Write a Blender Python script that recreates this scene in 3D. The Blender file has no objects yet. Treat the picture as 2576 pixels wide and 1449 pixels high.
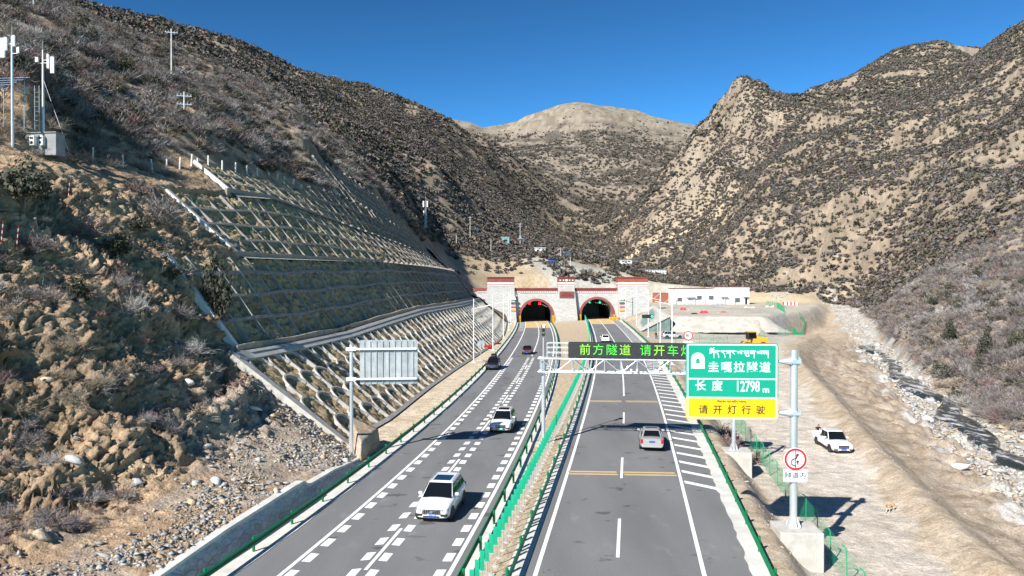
import bpy, bmesh, math, random
import numpy as np
from mathutils import Vector, Matrix

# ------------------------------------------------------------------ camera, sky, sun, exposure
scene = bpy.context.scene
COL = scene.collection
CAM_Z = 13.1
cam_data = bpy.data.cameras.new('camera')
cam_data.sensor_width = 36.0
cam_data.lens = 36.0 * 1860 / 2576
cam_data.clip_start = 0.5
cam_data.clip_end = 12000
cam = bpy.data.objects.new('camera', cam_data)
COL.objects.link(cam)
cam.location = (0, 0, CAM_Z)
cam.rotation_euler = (math.radians(90) - math.atan(19.5 / 1860), 0, 0)
scene.camera = cam

SUN_FROM = Vector((-9.0, -11.6, 10.9)).normalized()      # towards the sun: behind the camera, to the left
sun_el = math.asin(SUN_FROM.z)
sun_az = math.atan2(SUN_FROM.x, SUN_FROM.y)
world = bpy.data.worlds.new('World')
scene.world = world
world.use_nodes = True
wn = world.node_tree.nodes
wl = world.node_tree.links
wn.clear()
sky = wn.new('ShaderNodeTexSky')
sky.sky_type = 'NISHITA'
sky.sun_disc = False
sky.sun_elevation = sun_el
sky.sun_rotation = sun_az
sky.altitude = 4000
sky.air_density = 1.0
sky.dust_density = 0.0
sky.ozone_density = 3.0
bg = wn.new('ShaderNodeBackground')
bg.inputs['Strength'].default_value = 0.077
wo = wn.new('ShaderNodeOutputWorld')
tint = wn.new('ShaderNodeMix'); tint.data_type = 'RGBA'; tint.blend_type = 'MULTIPLY'; tint.inputs[0].default_value = 1.0
tint.inputs[7].default_value = (0.30, 0.55, 0.49, 1)
gam = wn.new('ShaderNodeGamma'); gam.inputs[1].default_value = 1.6
wl.new(sky.outputs[0], gam.inputs[0])
wl.new(gam.outputs[0], tint.inputs[6])
wl.new(tint.outputs[2], bg.inputs[0])
wl.new(bg.outputs[0], wo.inputs[0])
sl = bpy.data.lights.new('sun', 'SUN')
sl.energy = 5.0
sl.angle = math.radians(0.5)
sl.color = (1.0, 0.95, 0.87)
sun = bpy.data.objects.new('sun', sl)
COL.objects.link(sun)
sun.location = (-60, -80, 80)
sun.rotation_euler = SUN_FROM.to_track_quat('Z', 'Y').to_euler()
scene.view_settings.view_transform = 'Standard'
scene.view_settings.look = 'None'
scene.view_settings.exposure = 0.80
scene.view_settings.gamma = 1.0
scene.cycles.max_bounces = 6
scene.cycles.transparent_max_bounces = 12

# ------------------------------------------------------------------ helpers
RND = random.Random(7)
FPX, HZN = 1860.0, 705.0


def at(px, py, d):
    """picture point (2576 wide) at depth d metres -> world"""
    return Vector(((px - 1288) / FPX * d, d, CAM_Z - (py - HZN) / FPX * d))


def on(px, py, z=0.0):
    """picture point on the level z -> world"""
    return at(px, py, (CAM_Z - z) * FPX / (py - HZN))


def tag(o, label=None, cat=None, group=None, kind=None):
    if label: o['label'] = label
    if cat: o['category'] = cat
    if group: o['group'] = group
    if kind: o['kind'] = kind
    return o


def empty(name, loc, rz=0.0, label=None, cat=None, group=None):
    o = bpy.data.objects.new(name, None)
    o.empty_display_size = 0.3
    COL.objects.link(o)
    o.location = loc
    o.rotation_euler = (0, 0, rz)
    return tag(o, label, cat, group)


class MB:
    def __init__(self):
        self.v = []; self.f = []; self.m = []; self.mi = 0

    def quad(self, a, b, c, d):
        i = len(self.v); self.v += [a, b, c, d]; self.f.append((i, i + 1, i + 2, i + 3)); self.m.append(self.mi)

    def poly(self, pts):
        i = len(self.v); self.v += list(pts); self.f.append(tuple(range(i, i + len(pts)))); self.m.append(self.mi)

    def hexa(self, p):
        i = len(self.v); self.v += [tuple(q) for q in p]
        for f in ((0, 3, 2, 1), (4, 5, 6, 7), (0, 1, 5, 4), (1, 2, 6, 5), (2, 3, 7, 6), (3, 0, 4, 7)):
            self.f.append(tuple(i + k for k in f)); self.m.append(self.mi)

    def box(self, x0, x1, y0, y1, z0, z1, mtx=None):
        p = [(x0, y0, z0), (x1, y0, z0), (x1, y1, z0), (x0, y1, z0), (x0, y0, z1), (x1, y0, z1), (x1, y1, z1), (x0, y1, z1)]
        if mtx is not None: p = [tuple(mtx @ Vector(q)) for q in p]
        self.hexa(p)

    def bar(self, a, b, w, h, up=(0, 0, 1)):
        a = Vector(a); b = Vector(b); d = (b - a)
        if d.length < 1e-6: return
        d.normalize(); up = Vector(up)
        s = d.cross(up)
        if s.length < 1e-4: s = d.cross(Vector((1, 0, 0)))
        s.normalize(); u = s.cross(d)
        s = s * (w / 2); u = u * (h / 2)
        self.hexa([a - s - u, a + s - u, b + s - u, b - s - u, a - s + u, a + s + u, b + s + u, b - s + u])

    def tube(self, pts, r, n=8, r1=None, caps=True):
        pts = [Vector(p) for p in pts]
        rings = []
        for k, p in enumerate(pts):
            if k == 0: d = pts[1] - pts[0]
            elif k == len(pts) - 1: d = pts[-1] - pts[-2]
            else: d = pts[k + 1] - pts[k - 1]
            d.normalize()
            s = d.cross(Vector((0, 0, 1)))
            if s.length < 0.02: s = d.cross(Vector((0, 1, 0)))
            s.normalize(); u = s.cross(d)
            rr = r if r1 is None else r + (r1 - r) * k / (len(pts) - 1)
            i = len(self.v)
            for j in range(n):
                a = 2 * math.pi * j / n
                self.v.append(tuple(p + s * (math.cos(a) * rr) + u * (math.sin(a) * rr)))
            rings.append(i)
        for k in range(len(rings) - 1):
            for j in range(n):
                self.f.append((rings[k] + j, rings[k] + (j + 1) % n, rings[k + 1] + (j + 1) % n, rings[k + 1] + j)); self.m.append(self.mi)
        if caps:
            self.f.append(tuple(rings[0] + j for j in reversed(range(n)))); self.m.append(self.mi)
            self.f.append(tuple(rings[-1] + j for j in range(n))); self.m.append(self.mi)

    def prism(self, pts, y0, y1):
        """pts (x,z) outline extruded along y"""
        n = len(pts); i = len(self.v)
        self.v += [(x, y0, z) for x, z in pts] + [(x, y1, z) for x, z in pts]
        self.f.append(tuple(i + k for k in range(n))); self.f.append(tuple(i + n + k for k in reversed(range(n))))
        self.m += [self.mi, self.mi]
        for k in range(n):
            self.f.append((i + k, i + n + k, i + n + (k + 1) % n, i + (k + 1) % n)); self.m.append(self.mi)

    def grid(self, P, close=False):
        """P[i][j] points"""
        i0 = len(self.v); n = len(P); m = len(P[0])
        for r in P: self.v += [tuple(q) for q in r]
        for a in range(n - 1):
            for b in range(m if close else m - 1):
                self.f.append((i0 + a * m + b, i0 + a * m + (b + 1) % m, i0 + (a + 1) * m + (b + 1) % m, i0 + (a + 1) * m + b)); self.m.append(self.mi)

    def build(self, name, mats, parent=None, world=False, smooth=False, bevel=0.0, sub=0, fix=True):
        me = bpy.data.meshes.new(name)
        v = self.v
        if world and parent is not None:
            q = parent.location; v = [(a[0] - q.x, a[1] - q.y, a[2] - q.z) for a in v]
        me.from_pydata([tuple(a) for a in v], [], self.f)
        if not isinstance(mats, (list, tuple)): mats = [mats]
        for m in mats: me.materials.append(m)
        me.polygons.foreach_set('material_index', self.m)
        if fix:
            bm = bmesh.new(); bm.from_mesh(me)
            bmesh.ops.recalc_face_normals(bm, faces=bm.faces)
            bm.to_mesh(me); bm.free()
        if smooth: me.polygons.foreach_set('use_smooth', [True] * len(me.polygons))
        me.update()
        o = bpy.data.objects.new(name, me); COL.objects.link(o)
        if parent is not None: o.parent = parent
        if bevel > 0:
            b = o.modifiers.new('bevel', 'BEVEL'); b.width = bevel; b.segments = 2; b.limit_method = 'ANGLE'; b.angle_limit = math.radians(35)
        if sub:
            s = o.modifiers.new('subd', 'SUBSURF'); s.levels = sub; s.render_levels = sub
        return o


def fast_mesh(name, V, faces, mats, col=None, smooth=False, parent=None, midx=None):
    """faces: ndarray (n,3) or (n,4)"""
    me = bpy.data.meshes.new(name)
    V = np.asarray(V, np.float32); faces = np.asarray(faces, np.int32); k = faces.shape[1]
    me.vertices.add(len(V)); me.vertices.foreach_set('co', V.ravel())
    me.loops.add(faces.size); me.loops.foreach_set('vertex_index', faces.ravel())
    me.polygons.add(len(faces)); me.polygons.foreach_set('loop_start', np.arange(0, faces.size, k, dtype=np.int32))
    if smooth: me.polygons.foreach_set('use_smooth', np.ones(len(faces), bool))
    if not isinstance(mats, (list, tuple)): mats = [mats]
    for m in mats: me.materials.append(m)
    if midx is not None: me.polygons.foreach_set('material_index', np.asarray(midx, np.int32))
    me.update(calc_edges=True)
    if col is not None:
        a = me.attributes.new('Col', 'FLOAT_COLOR', 'POINT')
        c = np.ones((len(V), 4), np.float32); c[:, :3] = col
        a.data.foreach_set('color', c.ravel())
    o = bpy.data.objects.new(name, me); COL.objects.link(o)
    if parent is not None: o.parent = parent
    return o


def copy_thing(o, loc=None, rz=None, scale=None):
    c = o.copy(); COL.objects.link(c)
    for ch in list(o.children):
        d = ch.copy(); COL.objects.link(d); d.parent = c
        for g in ch.children:
            e = g.copy(); COL.objects.link(e); e.parent = d
    if loc is not None: c.location = loc
    if rz is not None: c.rotation_euler = (0, 0, rz)
    if scale is not None: c.scale = scale if hasattr(scale, '__len__') else (scale,) * 3
    return c


# ------------------------------------------------------------------ noise (numpy)
def _hash(ix, iy, iz, seed):
    h = (ix.astype(np.int64) * 374761393 + iy.astype(np.int64) * 668265263 + iz.astype(np.int64) * 2147483647 + seed * 974711) & 0xFFFFFFFF
    h = ((h ^ (h >> 13)) * 1274126177) & 0xFFFFFFFF
    h = ((h ^ (h >> 16)) * 2246822519) & 0xFFFFFFFF
    return ((h ^ (h >> 15)) & 0xFFFF) / 65535.0 * 2 - 1


def vnoise(x, y, z=None, seed=0):
    if z is None: z = np.zeros_like(x)
    ix, iy, iz = np.floor(x), np.floor(y), np.floor(z)
    fx, fy, fz = x - ix, y - iy, z - iz
    fx = fx * fx * fx * (fx * (fx * 6 - 15) + 10); fy = fy * fy * fy * (fy * (fy * 6 - 15) + 10); fz = fz * fz * (3 - 2 * fz)
    r = 0
    for dz in (0, 1):
        wz = fz if dz else 1 - fz
        if dz and not np.any(fz): continue
        for dx in (0, 1):
            wx = fx if dx else 1 - fx
            for dy in (0, 1):
                wy = fy if dy else 1 - fy
                r = r + wx * wy * wz * _hash(ix + dx, iy + dy, iz + dz, seed)
    return r


def fbm(x, y, z=None, octv=4, seed=0, gain=0.5, lac=2.03):
    r = 0; a = 1.0; s = 1.0
    for k in range(octv):
        r = r + a * vnoise(x * s + 13.7 * k, y * s - 7.1 * k, None if z is None else z * s, seed + k * 17)
        a *= gain; s *= lac
    return r


def ridged(x, y, octv=4, seed=0, gain=0.5):
    r = 0; a = 1.0; s = 1.0
    for k in range(octv):
        r = r + a * (1 - 2 * np.abs(vnoise(x * s + 5.3 * k, y * s + 9.1 * k, None, seed + 31 * k)))
        a *= gain; s *= 2.07
    return r


def smooth01(x): 
    x = np.clip(x, 0, 1); return x * x * (3 - 2 * x)


# ------------------------------------------------------------------ materials
MATS = {}


def mat(name, c, rough=0.6, metal=0.0, c2=None, scale=3.0, detail=4.0, bump=0.0, bscale=None, emit=None, estr=0.0, coat=0.0, spec=None, stretch=None, lo=0.35, hi=0.65, alpha=None, trans=0.0):
    if name in MATS: return MATS[name]
    m = bpy.data.materials.new(name); m.use_nodes = True
    nt = m.node_tree; n = nt.nodes; l = nt.links
    b = n['Principled BSDF']
    b.inputs['Base Color'].default_value = (*c, 1); b.inputs['Roughness'].default_value = rough; b.inputs['Metallic'].default_value = metal
    if spec is not None: b.inputs['Specular IOR Level'].default_value = spec
    if coat: b.inputs['Coat Weight'].default_value = coat; b.inputs['Coat Roughness'].default_value = 0.05
    if trans: b.inputs['Transmission Weight'].default_value = trans
    if emit: b.inputs['Emission Color'].default_value = (*emit, 1); b.inputs['Emission Strength'].default_value = estr
    if c2 is not None or bump:
        tc = n.new('ShaderNodeTexCoord'); src = tc.outputs['Object']
        if stretch:
            mp = n.new('ShaderNodeMapping'); mp.inputs['Scale'].default_value = stretch; l.new(src, mp.inputs[0]); src = mp.outputs[0]
        nz = n.new('ShaderNodeTexNoise'); nz.inputs['Scale'].default_value = scale; nz.inputs['Detail'].default_value = detail; nz.inputs['Roughness'].default_value = 0.62
        l.new(src, nz.inputs['Vector'])
        if c2 is not None:
            rp = n.new('ShaderNodeValToRGB'); rp.color_ramp.elements[0].position = lo; rp.color_ramp.elements[1].position = hi
            rp.color_ramp.elements[0].color = (*c, 1); rp.color_ramp.elements[1].color = (*c2, 1)
            l.new(nz.outputs['Fac'], rp.inputs[0]); l.new(rp.outputs[0], b.inputs['Base Color'])
        if bump:
            bz = nz
            if bscale:
                bz = n.new('ShaderNodeTexNoise'); bz.inputs['Scale'].default_value = bscale; bz.inputs['Detail'].default_value = 5; l.new(src, bz.inputs['Vector'])
            bp = n.new('ShaderNodeBump'); bp.inputs['Strength'].default_value = bump; bp.inputs['Distance'].default_value = 0.1
            l.new(bz.outputs['Fac'], bp.inputs['Height']); l.new(bp.outputs[0], b.inputs['Normal'])
    MATS[name] = m
    return m


def colmat(name, rough=0.9, nscale=6.0, namp=0.35, bump=0.0, bdist=0.2, oscale2=None, rnd=0.0, spec=0.2):
    """base colour from the Col attribute (own colour of the ground / plant), broken up by noise"""
    if name in MATS: return MATS[name]
    m = bpy.data.materials.new(name); m.use_nodes = True
    nt = m.node_tree; n = nt.nodes; l = nt.links
    b = n['Principled BSDF']; b.inputs['Roughness'].default_value = rough; b.inputs['Specular IOR Level'].default_value = spec
    a = n.new('ShaderNodeAttribute'); a.attribute_name = 'Col'
    tc = n.new('ShaderNodeTexCoord')
    nz = n.new('ShaderNodeTexNoise'); nz.inputs['Scale'].default_value = nscale; nz.inputs['Detail'].default_value = 8; nz.inputs['Roughness'].default_value = 0.65
    l.new(tc.outputs['Object'], nz.inputs['Vector'])
    mr = n.new('ShaderNodeMapRange'); mr.inputs[1].default_value = 0.3; mr.inputs[2].default_value = 0.7; mr.inputs[3].default_value = 1 - namp; mr.inputs[4].default_value = 1 + namp
    l.new(nz.outputs['Fac'], mr.inputs[0])
    fac = mr.outputs[0]
    if oscale2:
        n2 = n.new('ShaderNodeTexNoise'); n2.inputs['Scale'].default_value = oscale2; n2.inputs['Detail'].default_value = 6
        l.new(tc.outputs['Object'], n2.inputs['Vector'])
        m2 = n.new('ShaderNodeMapRange'); m2.inputs[1].default_value = 0.3; m2.inputs[2].default_value = 0.7; m2.inputs[3].default_value = 1 - namp; m2.inputs[4].default_value = 1 + namp
        l.new(n2.outputs['Fac'], m2.inputs[0])
        mm = n.new('ShaderNodeMath'); mm.operation = 'MULTIPLY'; l.new(fac, mm.inputs[0]); l.new(m2.outputs[0], mm.inputs[1]); fac = mm.outputs[0]
    if rnd:
        oi = n.new('ShaderNodeObjectInfo')
        m3 = n.new('ShaderNodeMapRange'); m3.inputs[3].default_value = 1 - rnd; m3.inputs[4].default_value = 1 + rnd
        l.new(oi.outputs['Random'], m3.inputs[0])
        mm = n.new('ShaderNodeMath'); mm.operation = 'MULTIPLY'; l.new(fac, mm.inputs[0]); l.new(m3.outputs[0], mm.inputs[1]); fac = mm.outputs[0]
    vm = n.new('ShaderNodeVectorMath'); vm.operation = 'SCALE'
    l.new(a.outputs['Color'], vm.inputs[0]); l.new(fac, vm.inputs['Scale'])
    l.new(vm.outputs[0], b.inputs['Base Color'])
    if bump:
        bp = n.new('ShaderNodeBump'); bp.inputs['Strength'].default_value = bump; bp.inputs['Distance'].default_value = bdist
        l.new(nz.outputs['Fac'], bp.inputs['Height']); l.new(bp.outputs[0], b.inputs['Normal'])
    MATS[name] = m
    return m


M_conc = mat('concrete', (0.40, 0.385, 0.345), 0.85, c2=(0.53, 0.51, 0.47), scale=1.5, bump=0.15, bscale=9)
M_concd = mat('old_concrete', (0.34, 0.32, 0.29), 0.9, c2=(0.50, 0.47, 0.43), scale=1.2, bump=0.3, bscale=7)
M_white = mat('white_paint', (0.78, 0.78, 0.76), 0.6)
M_galv = mat('galvanised_steel', (0.52, 0.54, 0.56), 0.42, 0.55, c2=(0.68, 0.70, 0.72), scale=2.0, stretch=(1, 1, 0.15))
M_black = mat('black_plastic', (0.012, 0.012, 0.013), 0.5)
M_glass = mat('dark_glass', (0.006, 0.008, 0.011), 0.04, spec=0.35)
# ------------------------------------------------------------------ plan of the place
_pf = {'LL': [-1.085, 6.6, -16.913, 26.541, -17.399], 'LC': [-0.528, 2.54, -7.471, 18.656, -12.1], 'LR': [-0.026, 0.42, -4.63, 17.034, -7.917],
       'RL': [0.461, -2.524, 2.059, 15.228, -4.089], 'RC': [0.724, -4.06, 4.52, 14.181, -0.325], 'RR': [0.46, -2.66, 2.065, 15.687, 3.278]}


def lane(k, y):
    return np.polyval(_pf[k], np.asarray(y, float) / 100)


_fy = [0, 40, 58.6, 69.2, 90.2, 105, 123.4, 140, 160, 180, 195, 228, 400]
_fx = [-18, -15, -13.1, -11.4, -9.9, -8.5, -6.5, -4.7, -2.6, -1.8, -1.6, -1.5, -1.5]


def foot(y):
    return np.interp(y, _fy, _fx)


# cut slope tiers: lower edge (s0,h0) and upper edge (s1,h1) as tables over y; s is measured from the foot line to the left
TIER = [
    dict(y0=58.6, y1=224, s0=[(0, 0)], h0=[(0, 0.05)], s1=[(58, 9.0), (222, 8.4)], h1=[(58, 7.1), (87, 6.9), (125, 8.1), (175, 8.0), (222, 7.6)]),
    dict(y0=61.5, y1=224, s0=[(0, 10.4)], h0=[(58, 7.5), (87, 7.3), (125, 8.4), (175, 8.3), (222, 7.8)], s1=[(0, 16.0)], h1=[(60, 15.0), (127, 16.1), (222, 15.7)]),
    dict(y0=76, y1=222, s0=[(0, 17.4)], h0=[(60, 15.6), (127, 16.4), (222, 16.0)], s1=[(0, 24.3), (160, 24.3), (222, 20.5)], h1=[(76, 22.0), (102, 24.2), (135, 22.8), (170, 21.3), (222, 18.6)]),
    dict(y0=92, y1=222, s0=[(0, 25.4), (160, 25.4), (222, 21.3)], h0=[(76, 22.8), (92, 24.2), (102, 24.7), (135, 23.2), (170, 21.7), (222, 18.9)], s1=[(92, 29.6), (108, 30.6), (145, 31.4), (190, 28.2), (222, 22.6)], h1=[(60, 23.6), (86, 25.3), (92, 27.7), (108, 28.5), (145, 30.2), (160, 29.4), (190, 27.0), (222, 20.4)]),
    dict(y0=150, y1=222, s0=[(145, 32.2), (190, 29.0), (222, 23.0)], h0=[(60, 25.0), (88, 27.0), (96, 29.3), (145, 30.8), (160, 30.0), (190, 27.4), (222, 20.8)], s1=[(150, 42), (155, 38.6), (172, 36.8), (195, 34.5), (215, 27.6), (222, 24.5)], h1=[(60, 31), (90, 34), (100, 36), (150, 41), (155, 38.8), (172, 37.6), (195, 35.1), (215, 27.4), (222, 22.5)]),
]


def tb(t, y):
    return np.interp(y, [a for a, b in t], [b for a, b in t])


def tier_edges(T, y):
    return tb(T['s0'], y), tb(T['h0'], y), tb(T['s1'], y), tb(T['h1'], y)


def bank_profile(y, s):
    """height of the left bank at (y, s), without relief"""
    y = np.asarray(y, float); s = np.asarray(s, float)
    sh = np.interp(y, [18, 27, 31, 34, 37, 41, 46], [24, 17, 11, 6.8, 3.2, 0.9, 0]) * smooth01((s - 2) / 3)
    kf = np.interp(y, [18, 30, 35, 42, 45, 50, 56], [0.55, 0.68, 0.9, 0.95, 0.6, 0.45, 0.1])
    s_in = s; s = np.where(s > 0, np.maximum(s - sh, np.minimum(s, 2 + 0.25 * np.maximum(s - 2, 0))), s)
    nat = np.interp(s, [-0.35, 0, 2, 5, 8, 11, 14.6, 19.6, 23.5, 24.5, 28, 33, 45, 63], [0, 1.3, 1.5, 2.2, 4.0, 6.4, 9.8, 14.0, 17.5, 20.3, 21.6, 25, 36, 52])
    nat = nat - 1.3 * (1 - kf) * np.exp(-np.maximum(s, 0) / 3.0) * smooth01((s + 0.35) / 0.35); s = s_in
    out = np.zeros_like(s)
    knots_s = []; knots_h = []
    for T in TIER:
        a, b, c, d = tier_edges(T, y)
        knots_s += [a, c]; knots_h += [b, d]
    knots_s.append(knots_s[-1] + 20); knots_h.append(knots_h[-1] + 16)
    out = np.where(s < 0, 0, out)
    for k in range(len(knots_s) - 1):
        s0, s1, h0, h1 = knots_s[k], knots_s[k + 1], knots_h[k], knots_h[k + 1]
        t = np.clip((s - s0) / np.maximum(s1 - s0, 0.05), 0, 1)
        out = np.where(s >= s0, h0 + (h1 - h0) * t, out)
    w = smooth01((y - 50.5) / 10.5)
    return nat * (1 - w) + out * w


# wide terrain: control points (px, py, depth), elevation interpolated in (direction, log depth)
CP = '''
-700,1400,22 -700,700,34 -700,0,60 -700,-300,120 -700,-200,400 -300,1449,25 -300,700,36 -300,100,60 -300,-150,140 -300,-120,300
0,100,75 100,60,130 215,10,250 60,-40,280 250,250,95 500,250,130 435,215,170 700,300,170 330,120,200 380,45,320 560,95,400 720,150,470 860,205,540 1000,262,640 1110,315,720 1260,400,850 1400,500,950 1540,575,1050
700,200,330 800,300,260 900,370,250 1000,400,330 1100,420,420 1200,450,560 1300,520,640 1400,560,760 900,300,380
215,60,420 560,160,640 860,270,850 1110,370,1100 1300,460,1250
1100,450,330 1100,560,310 1200,600,320 1400,600,420 1300,640,330 1500,590,700 1480,640,480 1560,610,600
1200,655,285 1340,655,285 1480,672,290 1600,716,262 1640,722,262 1700,726,275 1680,712,330 1620,704,330 1640,697,400 1130,650,262 1260,735,247 1340,730,246 1440,712,255 1560,705,275 1640,712,300 1580,655,380 1640,680,420 1600,640,520
1110,345,2600 1110,308,3000 1170,315,3000 1260,333,3100 1330,300,3050 1445,262,3000 1600,290,3050 1700,310,3050 1770,326,3100 1900,330,3100
1260,400,2000 1330,370,2300 1445,340,2400 1600,350,2400 1720,360,2400 1445,430,1800 1600,430,1800 1500,520,1300 1600,500,1400
1300,420,1500 1445,300,4200 1100,350,4500 1700,350,4200 2300,300,4500 560,300,4500
1860,238,650 1800,300,650 1700,400,640 1620,510,640 1565,572,660 1740,350,650 1940,243,760 2030,245,900 1850,300,850 1760,420,820 1680,500,820
2130,210,1000 2250,162,1050 2330,142,1100 2400,150,1150 2150,300,1400 2400,240,1600 2440,140,620 2500,105,560 2576,60,520 2800,-60,480 3200,-100,400 2500,200,800 2700,100,800 3200,50,900
1900,500,430 1900,380,540 2100,400,430 2300,300,470 2500,250,430 2500,500,270 2300,600,300 2100,600,340 1900,640,380 1780,580,480 1750,660,420 1650,600,520 2050,300,560 2400,400,350 2300,230,620
1700,712,330 1850,712,330 2000,712,325 2060,735,300 1960,740,292 2140,740,290 2200,840,190 2450,1000,107 2350,900,133 2576,900,110 2576,700,170 2576,400,300 2576,1090,80 2700,1100,70 3100,900,80 3100,400,200
2300,760,190 2420,850,140
300,600,60 300,430,66 160,400,62 450,640,65 690,350,147 740,395,146 760,340,157 700,420,128 800,385,160 830,400,176 930,470,200 1030,560,222 560,405,99 640,430,114 520,405,94
'''
_cp = []
for tok in CP.split():
    a, b, c = tok.split(','); _cp.append((float(a), float(b), float(c)))
# flat ground and road, sampled as control points too
for y in (25, 40, 60, 90, 130, 180, 225):
    for k in ('LL', 'RL', 'RR'):
        x = float(lane(k, y)); _cp.append((1288 + FPX * x / y, HZN + FPX * CAM_Z / y, y))
for y in (62, 80, 105, 130, 160, 190, 218):
    s1, h1 = float(tb(TIER[4 if y > 155 else 3]['s1'], y)), float(tb(TIER[4 if y > 155 else 3]['h1'], y))
    if y < 90: s1, h1 = 24.3, 22.2
    x = float(foot(y)) - s1 - 0.5
    _cp.append((1288 + FPX * x / y, HZN + FPX * (CAM_Z - h1) / y, y))
for y, s1, h1 in ((62, 33.5, 25.6), (75, 33.5, 26.8), (88, 33.5, 28.3), (62, 42, 30.8), (75, 42, 32.6), (88, 42, 34.4), (50, 36, 26.0), (50, 45, 34.0)):
    x = float(foot(y)) - s1
    _cp.append((1288 + FPX * x / y, HZN + FPX * (CAM_Z - h1) / y, y))
_cp = np.array(_cp)


def _uv(px, d):
    return np.stack([(px - 1288) / FPX * 2.6, np.log(d)], -1)


_A = _uv(_cp[:, 0], _cp[:, 2]); _e = (HZN - _cp[:, 1]) / FPX


def _ker(a, b):
    return (((a[:, None, :] - b[None, :, :]) ** 2).sum(-1) + 1e-5) ** 0.75


_n = len(_A); _K = np.zeros((_n + 3, _n + 3)); _K[:_n, :_n] = _ker(_A, _A) ; _K[:_n, _n] = 1; _K[:_n, _n + 1:] = _A; _K[_n:, :_n] = _K[:_n, _n:].T
_K[:_n, :_n] -= np.eye(_n) * 2e-4
_w = np.linalg.solve(_K, np.concatenate([_e, np.zeros(3)]))


def rbf_z(x, y):
    q = np.stack([x / y * 2.6, np.log(y)], -1).reshape(-1, 2)
    r = np.empty(len(q))
    for i in range(0, len(q), 20000):
        c = q[i:i + 20000]; r[i:i + 20000] = _ker(c, _A) @ _w[:_n] + _w[_n] + c @ _w[_n + 1:]
    return CAM_Z + r.reshape(x.shape) * y


# right-hand ground: embankment, dirt road, berm, river
_by = [10, 30, 42.5, 64, 90, 118, 150, 190]; _bx = [21, 23.4, 25.6, 31.2, 38.5, 45.5, 57, 80]
_ry = [10, 45, 71, 82, 96, 119, 159, 190, 216, 266, 313]; _rx = [36, 43, 49, 53, 57, 65, 80, 91, 102, 120, 133]
_rz = [-5.4, -5.0, -4.6, -4.5, -4.4, -4.2, -3.6, -3.1, -2.6, -0.5, 2.5]


def river_x(y): return np.interp(y, _ry, _rx)
def river_z(y): return np.interp(y, _ry, _rz)
def berm_x(y): return np.interp(y, _by, _bx)
def dirt_z(y): return np.interp(y, [0, 60, 85, 115, 140], [-2.0, -2.0, -1.5, -0.5, 0.0])


def right_profile(x, y):
    xr = lane('RR', y) + 2.9
    dz = dirt_z(y); bx = berm_x(y); rx = river_x(y); rz = river_z(y)
    bx = np.minimum(bx, rx - 14)
    q = x - xr
    z = np.where(q < 0.9, 0.0, dz * smooth01((q - 0.9) / 2.4))
    berm = 0.8 * np.exp(-((x - bx) / 1.3) ** 2) * np.clip((150 - y) / 30, 0, 1)
    z = z + berm
    t = np.clip((x - bx - 0.8) / np.maximum(rx - 4.0 - bx - 0.8, 1), 0, 1)
    drop = np.interp(t, [0, 0.22, 0.55, 1], [0, 0.55, 0.72, 1.0])
    z = np.where(x > bx + 0.8, dz + (rz + 0.5 - dz) * drop + berm, z)
    z = np.where(x > rx - 4.0, rz + 0.5 - 1.0 * smooth01((x - rx + 4.0) / 2.0), z)
    return z


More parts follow.
